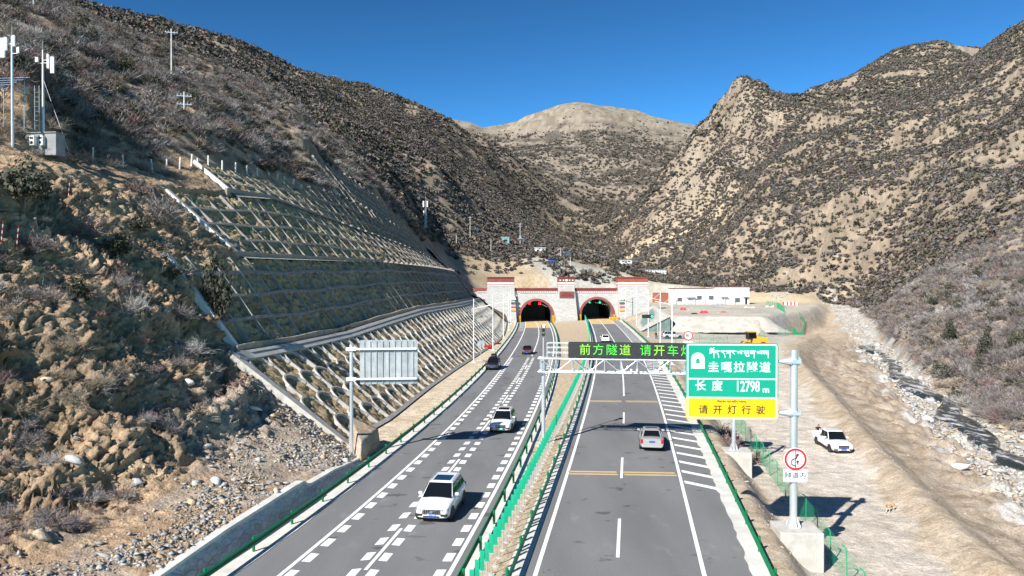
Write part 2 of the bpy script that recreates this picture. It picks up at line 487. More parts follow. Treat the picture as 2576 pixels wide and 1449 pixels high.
def ground_z(x, y, relief=True):
    """height of the one terrain sheet"""
    z0 = rbf_z(x, y)
    # relief grows with distance from the works
    nat = np.ones_like(x)
    z = z0
    if relief:
        cell = y * 0.0085
        r = 0
        fm = smooth01((y - 1500) / 500)
        for lam, amp, kind in ((2.2, 0.06, 'f'), (6, 0.06, 'f'), (17, 0.055, 'r'), (45, 0.05, 'r'), (130, 0.045, 'r'), (420, 0.05, 'r')):
            w = np.clip((lam / cell - 2.0) / 2.0, 0, 1) * np.clip((y - lam * 1.1) / (lam * 1.5), 0, 1)
            nn = fbm(x / lam, y / lam, octv=2, seed=int(lam)) if kind == 'f' else ridged(x / lam + 0.3 * vnoise(x / lam, y / lam, seed=3), y / lam, octv=2, seed=int(lam)) - 0.35
            r = r + w * amp * lam * nn * (1 - (0.6 if lam < 200 else 0.2) * fm)
        rock = smooth01((x / y - 0.17) / 0.05) * smooth01((0.36 - x / y) / 0.06) * smooth01((y - 430) / 120) * smooth01((950 - y) / 200)
        r = r * (1 + 1.4 * rock) * (1 - 0.7 * smooth01((x - -40) / 20) * smooth01((135 - x) / 20) * smooth01((360 - y) / 50))
        z = z + r
    # left bank and tiers
    s = foot(y) - x
    ledge = np.where(y < 58, foot(y) - (lane('LL', y) - 3.9), 0.0)
    w58 = smooth01((y - 52) / 6.6)
    s_n = (lane('LL', y) - 3.9) - x
    sb = s_n * (1 - w58) + s * w58
    bp = bank_profile(y, sb)
    if relief:
        cov = smooth01((sb - 1.0) / 1.0) * smooth01((33.5 - sb) / 2.0) * smooth01((93.0 - y) / 2.0)
        bp = bp - 3.0 * cov
    top = np.where(y < 150, np.interp(y, [15, 60, 92, 150], [33, 33, 33, 34]), np.interp(y, [150, 155, 195, 222], [42.5, 39, 35, 25]))
    wl_ = smooth01((top + 3 - s) / 5.0) * smooth01((sb + 0.45) / 0.2) * smooth01((226 - y) / 3.0)
    z = z * (1 - wl_) + bp * wl_
    # sink under the lattice soil
    for T in TIER:
        s0, h0, s1, h1 = tier_edges(T, y)
        inside = smooth01((s - s0 + 1.1) / 0.5) * smooth01((s1 + 1.1 - s) / 0.5) * smooth01((y - T['y0'] - 0.2) / 0.8) * smooth01((T['y1'] - y) / 1.0)
        z = z - 0.75 * inside
    # right hand ground
    rp = right_profile(x, y)
    if relief:
        q = x - lane('RR', y) - 3.0
        rough = 0.07 + 0.62 * smooth01((x - berm_x(y) - 3) / 5)
        rp = rp + rough * fbm(x / 2.2, y / 2.2, octv=4, seed=77) * smooth01((q - 0.8) / 1.0) * np.where(x > river_x(y) - 3.5, 0.3, 1.0)
    wr = smooth01((x - lane('RR', y) + 2) / 1.0) * smooth01((river_x(y) + 5.5 - x) / 5.0) * smooth01((205 - y) / 30)
    z = z * (1 - wr) + rp * wr
    # road corridor
    wc = smooth01((x - np.where(y < 58, lane('LL', y) - 3.98, foot(y) - 0.3)) / np.where(y < 58, 0.25, 0.5)) * smooth01((lane('RR', y) + 3.3 - x) / 0.5) * smooth01((262 - y) / 3)
    base = np.where(x < lane('LL', y) - 2.75, -0.02, -0.3)
    z = z * (1 - wc) + base * wc
    # building platform and forecourt
    yy = np.clip((y - 188) / 8, 0, 1)
    plat = 3.4 * smooth01((y - np.interp(x, [60, 70], [187, 166])) / np.interp(x, [60, 70], [7, 36])) + np.clip((y - 196) / 74, 0, 1) * 1.0
    wp = smooth01((x - 40) / 4 if True else 0) * smooth01((np.interp(y, [185, 200, 235, 280, 310], [66, 74, 100, 122, 128]) - x) / 6) * smooth01((y - np.interp(x, [60, 70], [186.5, 165])) / np.interp(x, [60, 70], [1, 6])) * smooth01((300 - y) / 10)
    z = z * (1 - wp) + plat * wp
    # hill toe behind the portal: keep the ground out of the tunnels
    wt = smooth01((x + 12) / 2) * smooth01((46 - x) / 2) * smooth01((y - 226) / 1.5) * smooth01((238 - y) / 1.0)
    z = np.where(wt > 0.5, np.minimum(z, -0.25), z)
    return z


_ra = np.concatenate([np.linspace(-1.5, -0.78, 60, endpoint=False), np.linspace(-0.78, 0.78, 860, endpoint=False), np.linspace(0.78, 1.5, 60)])
_rd = np.exp(np.concatenate([np.linspace(math.log(13.0), math.log(150), 470, endpoint=False), np.linspace(math.log(150), math.log(5200), 390)]))
GX = _ra[None, :] * _rd[:, None]; GY = np.repeat(_rd[:, None], len(_ra), 1)
GZ = ground_z(GX, GY)


def gz(x, y):
    """terrain height at a point, from the built sheet"""
    x = np.asarray(x, float); y = np.asarray(y, float)
    i = np.clip(np.searchsorted(_rd, y) - 1, 0, len(_rd) - 2); ti = np.clip((y - _rd[i]) / (_rd[i + 1] - _rd[i]), 0, 1)
    rr = x / y
    j = np.clip(np.searchsorted(_ra, rr) - 1, 0, len(_ra) - 2); tj = np.clip((rr - _ra[j]) / (_ra[j + 1] - _ra[j]), 0, 1)
    return (GZ[i, j] * (1 - tj) + GZ[i, j + 1] * tj) * (1 - ti) + (GZ[i + 1, j] * (1 - tj) + GZ[i + 1, j + 1] * tj) * ti


def gp(x, y, dz=0.0):
    return Vector((x, y, float(gz(x, y)) + dz))


def hit(px, py, lo=15.0, hi=5000.0):
    """first terrain point seen through a picture point"""
    d = np.exp(np.linspace(math.log(lo), math.log(hi), 2500))
    x = (px - 1288) / FPX * d; zr = CAM_Z - (py - HZN) / FPX * d
    below = gz(x, d) > zr
    k = int(np.argmax(below)) if below.any() else len(d) - 1
    return Vector((float(x[k]), float(d[k]), float(gz(x[k], d[k]))))


# ground colours (own colour of soil, gravel, rock)
def ground_col(X, Y, Z):
    def c(*a): return np.array(a)
    n1 = fbm(X / 9, Y / 9, octv=4, seed=41)[..., None]; n2 = fbm(X / 1.6, Y / 1.6, octv=3, seed=43)[..., None]
    hz = smooth01((Y - 90) / 60)[..., None]
    soil = c(0.40, 0.305, 0.21) * (1 - hz) + c(0.285, 0.228, 0.168) * hz + n1 * c(0.05, 0.04, 0.03) + n2 * c(0.05, 0.045, 0.035)
    far = c(0.29, 0.245, 0.19) + n1 * 0.03
    wf = smooth01((Y - 500) / 1500)[..., None]
    col = soil * (1 - wf) + far * wf
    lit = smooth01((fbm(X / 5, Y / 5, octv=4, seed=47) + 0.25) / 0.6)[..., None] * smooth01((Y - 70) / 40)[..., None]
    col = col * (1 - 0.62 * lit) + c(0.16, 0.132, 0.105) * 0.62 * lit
    # far mountain: grass brown above, dark scrub below
    zz = smooth01((Z - 430 + 110 * fbm(X / 260, Y / 260, octv=3, seed=8)) / 160)[..., None] * smooth01((Y - 1500) / 500)[..., None]
    scrub = smooth01((fbm(X / 45, Y / 45, octv=4, seed=19) + 0.25) / 0.5)[..., None] * smooth01((Y - 900) / 500)[..., None]
    col = col * (1 - 0.72 * scrub * (1 - zz)) + c(0.05, 0.045, 0.04) * 0.72 * scrub * (1 - zz)
    spk = fbm(X / 14, Y / 40, octv=3, seed=29)[..., None]
    col = col * (1 - zz) + (c(0.25, 0.215, 0.168) + n1 * 0.03 + spk * 0.06) * zz
    # spur rock
    rk = (smooth01((X / Y - 0.17) / 0.05) * smooth01((0.36 - X / Y) / 0.06) * smooth01((Y - 430) / 120) * smooth01((950 - Y) / 200) * smooth01(fbm(X / 25, Y / 25, octv=3, seed=55) * 2 + 0.2))[..., None]
    col = col * (1 - 0.6 * rk) + c(0.31, 0.26, 0.20) * 0.6 * rk
    # right-hand works: pale dirt road, tan berm, brown bench, grey river gravel
    xr = lane('RR', Y); q = X - xr; bx = berm_x(Y); rx = river_x(Y)
    wy = smooth01((330 - Y) / 40)
    def mixin(col, w, cc): 
        w = np.clip(w, 0, 1)[..., None]; return col * (1 - w) + cc * w
    e = fbm(X / 3, Y / 3, octv=4, seed=61)
    pale = c(0.50, 0.45, 0.385) + n1 * 0.04 + n2 * 0.02
    inR = smooth01((q + 1) / 1) * smooth01((rx + 4 - X) / 3) * wy
    col = mixin(col, inR, c(0.41, 0.335, 0.25) + n2 * 0.05)
    road = smooth01((q - 5.4 + e * 0.6) / 0.8) * smooth01((bx - 1.2 - X + e * 0.9) / 1.2) * smooth01((180 - Y) / 30)
    col = mixin(col, road, pale)
    bench = smooth01((X - bx - 1.8 + e) / 1.5) * smooth01((190 - Y) / 30)
    col = mixin(col, bench, c(0.325, 0.265, 0.205) + n2 * 0.05)
    grav = smooth01((X - rx + np.interp(Y, [30, 70, 110, 200], [8.5, 7.5, 5.5, 4.5]) + e * 3.0) / 2.0) * smooth01((rx + 4 - X + e) / 1.5) * smooth01((330 - Y) / 30) * smooth01((X - bx - 2) / 2)
    col = mixin(col, grav, c(0.42, 0.405, 0.38) + n2 * 0.08)
    plat = smooth01((X - 40) / 4) * smooth01((np.interp(Y, [185, 200, 235, 280, 310, 330], [66, 74, 100, 122, 128, 128]) - X) / 5) * smooth01((Y - 150) / 20) * smooth01((305 - Y) / 8)
    col = mixin(col, plat, c(0.43, 0.395, 0.335) + n1 * 0.05 + n2 * 0.03)
    # scree and grey rubble by the near left road
    s = np.where(Y < 58, (lane('LL', Y) - 3.9) - X, foot(Y) - X)
    scree = smooth01((6.8 - s + 3.5 * fbm(X / 4, Y / 4, octv=3, seed=71)) / 1.5) * smooth01((s + 0.2) / 0.3) * smooth01((60 - Y) / 3) * smooth01(fbm(X / 2.2, Y / 2.2, octv=3, seed=73) * 1.5 + 0.55)
    col = mixin(col, scree * 0.5, c(0.36, 0.35, 0.335) + n2 * 0.07)
    scar = smooth01((Y - 42 + 2 * e) / 4) * smooth01((62 - Y) / 2) * smooth01((s - 1) / 1) * smooth01((11 - s + 2 * e) / 2)
    col = mixin(col, scar * 0.8, c(0.40, 0.36, 0.31) + n2 * 0.08)
    # hydroseeded slope and sprayed concrete above the portal
    hyd = smooth01((Y - 236) / 3) * smooth01((290 - Y) / 10) * smooth01((X + 26) / 4) * smooth01((40 - X) / 5)
    col = mixin(col, hyd, c(0.375, 0.31, 0.22) + n1 * 0.05)
    shot = hyd * smooth01((X - 10 - (262 - Y) * 0.35 + 3 * e) / 3)
    col = mixin(col, shot, c(0.38, 0.37, 0.33) + n1 * 0.06)
    # side strip next to the left road
    strip = smooth01((X - foot(Y) + 0.2) / 0.3) * smooth01((lane('LL', Y) - 2.6 - X) / 0.2) * smooth01((Y - 57) / 2) * smooth01((232 - Y) / 4)
    col = mixin(col, strip, c(0.52, 0.44, 0.33) + n2 * 0.05)
    # grey loop road on the forecourt
    lp = [(50, 262), (66, 252), (74, 232), (76, 214), (74, 198), (69, 184), (58, 172), (48, 168), (30, 165)]
    dm = np.full(X.shape, 1e9); near = (Y > 150) & (Y < 275) & (X > 20) & (X < 100)
    for (xa, ya), (xb, yb) in zip(lp[:-1], lp[1:]):
        tt = np.clip(((X - xa) * (xb - xa) + (Y - ya) * (yb - ya)) / ((xb - xa) ** 2 + (yb - ya) ** 2), 0, 1)
        dm = np.minimum(dm, np.hypot(X - xa - tt * (xb - xa), Y - ya - tt * (yb - ya)))
    col = mixin(col, np.where(near, smooth01((3.4 - dm + 0.5 * e) / 0.8), 0), c(0.36, 0.365, 0.34) + n2 * 0.03)
    # bare yellow cuttings
    for (px, py, d, w, h) in ((1610, 640, 520, 60, 30), (1900, 735, 300, 12, 22), (1980, 735, 300, 14, 22)):
        p = at(px, py, d)
        col = mixin(col, np.exp(-((X - p.x) / w) ** 2 - ((Y - p.y) / h) ** 2) * 1.4, c(0.52, 0.43, 0.29))
    return np.clip(col, 0.02, 0.75)


M_ground = colmat('ground_soil', nscale=1.1, namp=0.28, bump=0.7, bdist=0.35, oscale2=9.0)
_nr, _nc = GX.shape
_idx = np.arange(_nr * _nc).reshape(_nr, _nc)
_q = np.stack([_idx[:-1, :-1], _idx[:-1, 1:], _idx[1:, 1:], _idx[1:, :-1]], -1).reshape(-1, 4)
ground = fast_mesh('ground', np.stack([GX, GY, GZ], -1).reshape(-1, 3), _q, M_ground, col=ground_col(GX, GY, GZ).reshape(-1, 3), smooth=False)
tag(ground, kind='structure')


# the eroded earth bank on the left: one sheet displaced along its own normals
def bank_sb(y, s):
    return s


_bys = np.exp(np.linspace(math.log(14.0), math.log(95.0), 520)); _bss = np.concatenate([np.linspace(0.05, 8, 70, endpoint=False), np.linspace(8, 26, 230, endpoint=False), np.linspace(26, 35.5, 60)])
BY, BS = np.meshgrid(_bys, _bss, indexing='ij')
_w58 = smooth01((BY - 52) / 6.6)
BX0 = (lane('LL', BY) - 3.9) * (1 - _w58) + foot(BY) * _w58


def _bank_h(y, s):
    h = bank_profile(y, s)
    ph = (h + 1.6 * fbm(y / 8.0, s / 6.0, octv=3, seed=4)) / 3.6
    fr = ph - np.floor(ph)
    ter = (np.floor(ph) + smooth01((fr - 0.5) / 0.5) * 0.6 + fr * 0.4 - ph) * 3.6 + 0.5
    return h + ter * (0.5 + 0.4 * smooth01((17 - s) / 3)) * smooth01((s - 5) / 3) * smooth01((24 - s) / 4)


BH = _bank_h(BY, BS)
_zt = rbf_z(BX0 - BS, BY); _wt = smooth01((BS - 27) / 6.5)
BH = BH * (1 - _wt) + _zt * _wt
BPT = np.stack([BX0 - BS, BY, BH], -1)
_du = np.gradient(BPT, axis=0); _dv = np.gradient(BPT, axis=1)
BN = np.cross(_dv, _du); BN /= np.linalg.norm(BN, axis=-1, keepdims=True)
BN = np.where(BN[..., 2:3] < 0, -BN, BN)
p = BPT
_l1 = fbm(p[..., 0] / 4.6, p[..., 1] / 4.6, p[..., 2] / 4.6, octv=2, seed=5)
_l2 = 0.55 - np.abs(fbm(p[..., 0] / 2.1, p[..., 1] / 2.1, p[..., 2] / 2.1, octv=4, seed=6, gain=0.55)) * 1.5
_l3 = fbm(p[..., 0] / 0.55, p[..., 1] / 0.55, p[..., 2] / 0.55, octv=3, seed=7)
_st = smooth01((BS - 4.5) / 3)
_tin = np.zeros_like(BY)
for T in TIER[:4]:
    a, b, c, d = tier_edges(T, BY)
    _tin = np.maximum(_tin, smooth01((BS - a + 1.0) / 0.6) * smooth01((c + 1.0 - BS) / 0.6) * smooth01((BY - T['y0'] - 0.1) / 0.7))
_amp = (0.12 + 0.88 * _st) * smooth01((35.5 - BS) / 5) * (0.3 + 0.7 * smooth01((25.0 - BS) / 2))
_l4 = 0.5 - np.abs(fbm(p[..., 0] / 1.05 + 3, p[..., 1] / 1.05, p[..., 2] / 0.8, octv=5, seed=16, gain=0.66)) * 1.6
_disp = _amp * (0.62 * _l1 + 0.28 * _l2 + 0.42 * _l4) + (0.05 + 0.10 * _st) * _l3
_disp = _disp * (1 - _tin) - 0.95 * _tin
_edge = smooth01(BS / 0.8)
BPT = BPT + BN * (_disp * _edge)[..., None]
BPT[..., 2] -= 2.5 * smooth01((BY - 92.5) / 2)
_nb, _mb = BY.shape
_i = np.arange(_nb * _mb).reshape(_nb, _mb)
_q = np.stack([_i[:-1, :-1], _i[1:, :-1], _i[1:, 1:], _i[:-1, 1:]], -1).reshape(-1, 4)
_q = _q[:, ::-1]
_c = ground_col(BPT[..., 0], BPT[..., 1], BPT[..., 2])
_dk = smooth01(fbm(p[..., 0] / 3.3, p[..., 1] / 3.3, p[..., 2] / 3.3, octv=4, seed=12) * 1.6 - 0.1)[..., None] * _st[..., None]
_c = _c * np.array([1.02, 0.95, 0.89])
_c = _c * (1 - 0.45 * _dk) + np.array([0.20, 0.16, 0.12]) * 0.45 * _dk
M_bank = colmat('bank_soil', nscale=5.0, namp=0.28, bump=1.0, bdist=0.22, oscale2=1.3)
bank = fast_mesh('earth_bank', BPT.reshape(-1, 3), _q, M_bank, col=np.clip(_c, 0.02, 0.8).reshape(-1, 3))
tag(bank, kind='structure')


def bank_at(y, s):
    i = int(np.argmin(np.abs(_bys - y))); j = int(np.argmin(np.abs(_bss - s)))
    return Vector(BPT[i, j])


def on_left(px, py):
    """bank point nearest to the ray through a picture point (visible one)"""
    qx = 1288 + FPX * BPT[..., 0] / BPT[..., 1]; qy = HZN + FPX * (CAM_Z - BPT[..., 2]) / BPT[..., 1]
    d = (qx - px) ** 2 + (qy - py) ** 2 + BPT[..., 1] * 0.6
    k = np.unravel_index(int(np.argmin(d)), d.shape)
    return Vector(BPT[k])
# ------------------------------------------------------------------ carriageways
def zroad(side, y):
    return 0.0 if side == 'L' else 0.75 * float(smooth01((y - 165) / 75.0))


YS = list(np.arange(13.0, 268.0, 1.5))


def ribbon(name, fl, fr, mats, z=0.0, ys=YS, side='L', skirt=0.0, kind='structure', jag=0.0, seed=1, zn=0.0):
    mb = MB(); r = random.Random(seed); P = []
    for y in ys:
        a = float(fl(y)); b = float(fr(y)); zz = z + zroad(side, y)
        if jag: b += r.uniform(-jag, jag)
        row = [(a, y, zz), (b, y, zz)]
        if skirt: row = [(a, y, zz - skirt)] + row + [(b, y, zz - skirt)]
        P.append(row)
    mb.grid(P)
    o = mb.build(name, mats, fix=False)
    bmr = bmesh.new(); bmr.from_mesh(o.data)
    bmesh.ops.recalc_face_normals(bmr, faces=bmr.faces)
    if sum(f.normal.z for f in bmr.faces) < 0: bmesh.ops.reverse_faces(bmr, faces=bmr.faces)
    bmr.to_mesh(o.data); bmr.free()
    if kind: tag(o, kind=kind)
    return o


def asphalt():
    m = bpy.data.materials.new('asphalt'); m.use_nodes = True
    nt = m.node_tree; n = nt.nodes; l = nt.links; b = n['Principled BSDF']
    b.inputs['Roughness'].default_value = 0.82; b.inputs['Specular IOR Level'].default_value = 0.3
    tc = n.new('ShaderNodeTexCoord')
    def noise(scale, det, st=None):
        z = n.new('ShaderNodeTexNoise'); z.inputs['Scale'].default_value = scale; z.inputs['Detail'].default_value = det
        if st:
            mp = n.new('ShaderNodeMapping'); mp.inputs['Scale'].default_value = st; l.new(tc.outputs['Object'], mp.inputs[0]); l.new(mp.outputs[0], z.inputs[0])
        else: l.new(tc.outputs['Object'], z.inputs[0])
        return z.outputs['Fac']
    def rng(x, a, b_, c, d):
        z = n.new('ShaderNodeMapRange'); z.inputs[1].default_value = a; z.inputs[2].default_value = b_; z.inputs[3].default_value = c; z.inputs[4].default_value = d
        l.new(x, z.inputs[0]); return z.outputs[0]
    def mul(a, c):
        z = n.new('ShaderNodeMath'); z.operation = 'MULTIPLY'; l.new(a, z.inputs[0]); l.new(c, z.inputs[1]); return z.outputs[0]
    big = rng(noise(0.35, 5, (1, 0.25, 1)), 0.3, 0.7, 0.86, 1.12)
    fine = rng(noise(14, 4), 0.3, 0.7, 0.86, 1.14)
    blot = rng(noise(0.9, 3, (0.55, 0.85, 1)), 0.645, 0.69, 1.0, 0.55)
    dust = rng(noise(0.7, 6, (1, 0.5, 1)), 0.62, 0.8, 1.0, 1.35)
    f = mul(mul(big, fine), mul(blot, dust))
    v = n.new('ShaderNodeVectorMath'); v.operation = 'SCALE'; v.inputs[0].default_value = (0.168, 0.171, 0.176); l.new(f, v.inputs['Scale'])
    l.new(v.outputs[0], b.inputs['Base Color'])
    bp = n.new('ShaderNodeBump'); bp.inputs['Strength'].default_value = 0.15; bp.inputs['Distance'].default_value = 0.02
    l.new(noise(30, 3), bp.inputs['Height']); l.new(bp.outputs[0], b.inputs['Normal'])
    return m


M_asph = asphalt()
M_line = mat('road_paint', (0.52, 0.52, 0.51), 0.7, c2=(0.80, 0.80, 0.78), scale=5, detail=8, lo=0.26, hi=0.46)
M_yell = mat('ochre_road_paint', (0.52, 0.36, 0.16), 0.75, c2=(0.60, 0.44, 0.23), scale=3)
M_kerb = mat('kerb_concrete', (0.50, 0.49, 0.46), 0.85, c2=(0.66, 0.65, 0.61), scale=0.8, detail=8, bump=0.1, bscale=10)
M_med = mat('median_soil', (0.36, 0.275, 0.18), 0.95, c2=(0.50, 0.42, 0.30), scale=2.2, detail=8, bump=0.6, bscale=7)
L = lane
ribbon('left_carriageway', lambda y: L('LL', y) - 2.0, lambda y: L('LR', y) + 0.55, M_asph, 0.0)
ribbon('right_carriageway', lambda y: L('RL', y) - 0.5, lambda y: L('RR', y) + 2.2, M_asph, 0.0, side='R')
ribbon('left_kerb_strip', lambda y: L('LL', y) - 3.3, lambda y: L('LL', y) - 1.98, M_kerb, 0.03, skirt=0.4, jag=0.05, ys=[y for y in YS if y < 228])
ribbon('median_kerb_strip', lambda y: L('LR', y) + 0.53, lambda y: L('LR', y) + 1.35, M_kerb, 0.03, skirt=0.4, jag=0.06, ys=[y for y in YS if y < 228], seed=2)
ribbon('median_kerb_strip', lambda y: L('RL', y) - 1.35, lambda y: L('RL', y) - 0.48, M_kerb, 0.03, skirt=0.4, side='R', ys=[y for y in YS if y < 228], seed=3)
ribbon('right_kerb_strip', lambda y: L('RR', y) + 3.15, lambda y: L('RR', y) + 2.15, M_kerb, 0.03, skirt=0.4, jag=0.09, side='R', ys=list(np.arange(13, 228, 0.7)), seed=4)
mb = MB(); P = []
for y in np.arange(13.0, 229.0, 0.7):
    a = float(L('LR', y)) + 1.3; b = float(L('RL', y)) - 1.3; zz = zroad('R', y)
    P.append([(a + (b - a) * k / 8, y, 0.02 + (zz * k / 8) + (0 if k in (0, 8) else 0.05 * math.sin(k * 0.4) + 0.035 * RND.uniform(-1, 1))) for k in range(9)])
mb.grid(P); o = mb.build('median_ground', M_med, fix=False); tag(o, kind='structure')
bmr = bmesh.new(); bmr.from_mesh(o.data)
if sum(f.normal.z for f in bmr.faces) < 0:
    bmesh.ops.reverse_faces(bmr, faces=bmr.faces); bmr.to_mesh(o.data)
bmr.free()

# painted markings, sheets 5 mm above the asphalt
mk = MB()


def strip(k, y0, y1, off, w, side, z=0.005, mb=None, slant=0.0):
    mb = mb or mk
    n = max(1, int((y1 - y0) / 2.0))
    for i in range(n):
        a = y0 + (y1 - y0) * i / n; b = y0 + (y1 - y0) * (i + 1) / n
        xa = float(L(k, a)) + off; xb = float(L(k, b)) + off
        mb.quad((xa - w / 2, a, z + zroad(side, a)), (xa + w / 2, a - slant, z + zroad(side, a)), (xb + w / 2, b - slant, z + zroad(side, b)), (xb - w / 2, b, z + zroad(side, b)))


strip('LL', 13, 262, 0, 0.2, 'L'); strip('LR', 13, 262, 0, 0.2, 'L'); strip('RL', 13, 262, 0, 0.2, 'R'); strip('RR', 13, 262, 0, 0.2, 'R')
strip('LC', 127, 262, 0, 0.2, 'L'); strip('RC', 83.5, 262, 0, 0.18, 'R')
for y in (18.2, 33.3, 48.4, 63.5, 78.6, 93.7, 108.8): strip('LC', y, y + 5.6, 0, 0.17, 'L')
for y in (20, 34.8, 48.8, 67.5): strip('RC', y, y + 5.7, 0, 0.17, 'R')
for i in range(52):
    y = 20.1 + i * 2.03
    strip('LL', y, y + 1.05, 0.42, 0.42, 'L', slant=0.10); strip('LR', y, y + 1.05, -0.44, 0.44, 'L', slant=-0.0)
    strip('LC', y + 0.1, y + 1.1, 0.42, 0.42, 'L', slant=0.10); strip('LC', y + 0.1, y + 1.1, -0.42, 0.42, 'L', slant=-0.1)
y = 47.6
while y < 236:
    x0 = float(L('RR', y)) + 0.22; x1 = float(L('RR', y)) + 2.05; zz = 0.005 + zroad('R', y); w = 0.62 if y < 120 else 0.45
    mk.quad((x0, y, zz), (x1, y - 1.75, zz), (x1 + 0.1, y - 1.75 + w, zz), (x0 + 0.08, y + w, zz))
    y += 2.7 if y < 110 else 2.0
y = 150.0
while y < 236:
    zz = 0.005; x1 = float(L('LL', y)) - 0.25
    if y > 190: mk.quad((x1 - 1.4, y - 0.6, zz), (x1, y, zz), (x1, y + 0.5, zz), (x1 - 1.4, y - 0.1, zz))
    y += 2.0
mko = mk.build('road_markings', M_line, fix=False); tag(mko, kind='structure')
yk = MB()
for y0 in (49.5, 79.6, 150.0):
    for dy in (0.0, 0.62):
        for (k0, o0, k1, o1) in (('RL', 0.2, 'RC', -0.22), ('RC', 0.22, 'RR', -0.2)):
            xa = float(L(k0, y0)) + o0; xb = float(L(k1, y0)) + o1; sl_ = -0.06
            ya = y0 + dy + sl_ * (xa - 8); yb = y0 + dy + sl_ * (xb - 8)
            yk.quad((xa, ya, 0.005), (xb, yb, 0.005), (xb, yb + 0.34, 0.005), (xa, ya + 0.34, 0.005))
for side, k0, k1, a, b in (('L', 'LL', 'LC', 203, 262), ('L', 'LC', 'LR', 203, 262), ('R', 'RL', 'RC', 212, 262), ('R', 'RC', 'RR', 212, 262)):
    for i in range(int((b - a) / 3)):
        y0 = a + i * 3; y1 = y0 + 3
        yk.quad((float(L(k0, y0)) + 0.12, y0, 0.004 + zroad(side, y0)), (float(L(k1, y0)) - 0.12, y0, 0.004 + zroad(side, y0)), (float(L(k1, y1)) - 0.12, y1, 0.004 + zroad(side, y1)), (float(L(k0, y1)) + 0.12, y1, 0.004 + zroad(side, y1)))
tag(yk.build('yellow_road_markings', M_yell, fix=False), kind='structure')

# ------------------------------------------------------------------ guard rails
M_green = mat('green_coated_steel', (0.0, 0.145, 0.05), 0.42, c2=(0.0, 0.19, 0.07), scale=2.5)
M_agreen = mat('bright_green_plastic', (0.0, 0.27, 0.145), 0.45, c2=(0.005, 0.35, 0.19), scale=1.2)


def guard_rail(k, off, sgn, y0, y1, side, label, gap=4.0):
    """sgn = +1: the beam stands on the +x side of its posts"""
    t = empty('guard_rail', (float(L(k, y0)) + off, y0, 0.03), 0, label, 'guard rail')
    mb = MB(); prof = [(0.0, 0.36), (0.055, 0.39), (0.075, 0.44), (0.04, 0.50), (0.0, 0.525), (0.04, 0.55), (0.075, 0.61), (0.055, 0.66), (0.0, 0.69)]
    P = []
    ys = np.arange(y0, y1, 2.0)
    for y in ys:
        x = float(L(k, y)) + off + sgn * 0.12
        P.append([(x + sgn * a, y, 0.03 + b + zroad(side, y)) for a, b in prof] + [(x + sgn * (a - 0.012), y, 0.03 + b + zroad(side, y)) for a, b in reversed(prof)])
    mb.grid(P, close=True)
    mb.build('beam', M_green, t, world=True)
    pm = MB(); pm.tube([(0, 0, -0.2), (0, 0, 0.74)], 0.07, 10)
    pm.box(min(0.03, sgn * 0.125), max(-0.03, sgn * 0.125), -0.1, 0.1, 0.43, 0.62)
    post = None
    y = y0 + 1.0
    while y < y1 - 1:
        if post is None: post = o = pm.build('post', M_green, t, smooth=False, bevel=0.0)
        else:
            o = post.copy(); COL.objects.link(o); o.parent = t
        o.location = (float(L(k, y)) + off - t.location.x, y - t.location.y, zroad(side, y))
        y += gap
    return t


guard_rail('LL', -2.62, 1, 14.5, 226, 'L', 'green guard rail on the outer edge of the left carriageway below the slope')
guard_rail('LR', 0.92, -1, 14.5, 226, 'L', 'green guard rail on the median beside the oncoming left carriageway')
guard_rail('RL', -1.05, 1, 14.5, 224, 'R', 'green guard rail on the median along the right carriageway with its dark shadow')
guard_rail('RR', 2.92, -1, 14.5, 224, 'R', 'green guard rail between the hatched right shoulder and the dirt embankment')


def med_x(y):
    return float(L('RL', y)) - float(np.interp(y, [20, 60, 105, 200], [1.95, 1.9, 1.6, 1.45]))


proto = None
ORD = lambda n: f"{n}{'th' if 10 <= n % 100 <= 20 else {1: 'st', 2: 'nd', 3: 'rd'}.get(n % 10, 'th')}"
pb = MB(); pb.box(-0.095, 0.095, -0.012, 0.012, 0.98, 1.82)
pb2 = MB(); pb2.tube([(0, 0.03, 0), (0, 0.03, 1.6)], 0.024, 6); pb2.box(-0.1, 0.1, -0.02, 0.05, 0.955, 0.98)
pb3 = MB(); pb3.tube([(0, 0.03, -0.02), (0, 0.03, 0.05)], 0.17, 10)
far_m = MB(); far_m.box(-0.095, 0.095, -0.012, 0.012, 0.98, 1.82); far_m.mi = 1; far_m.box(-0.025, 0.025, 0.013, 0.05, 0, 1.5)
farp = None; i = 0
y = 24.6
while y < 225:
    i += 1
    loc = (med_x(y), y, 0.05 + zroad('R', y)); lab = f'green antiglare panel in the median, {ORD(i)} of its row from the near end'
    if y < 110:
        if proto is None:
            t = proto = empty('antiglare_panel', loc); 
            pb.build('board', M_agreen, t, bevel=0.008); pb2.build('post', M_galv, t); pb3.build('footing', M_conc, t)
        else: t = copy_thing(proto, loc)
    else:
        if farp is None:
            t = farp = far_m.build('antiglare_panel', [M_agreen, M_galv]); t.location = loc
        else:
            t = farp.copy(); COL.objects.link(t); t.location = loc
    t.rotation_euler = (0, 0, RND.uniform(-0.12, 0.12) - 0.12)
    tag(t, lab, 'anti-glare panel', 'anti-glare panels along the median')
    y += 1.0

# ------------------------------------------------------------------ lettering
_font_cache = {}


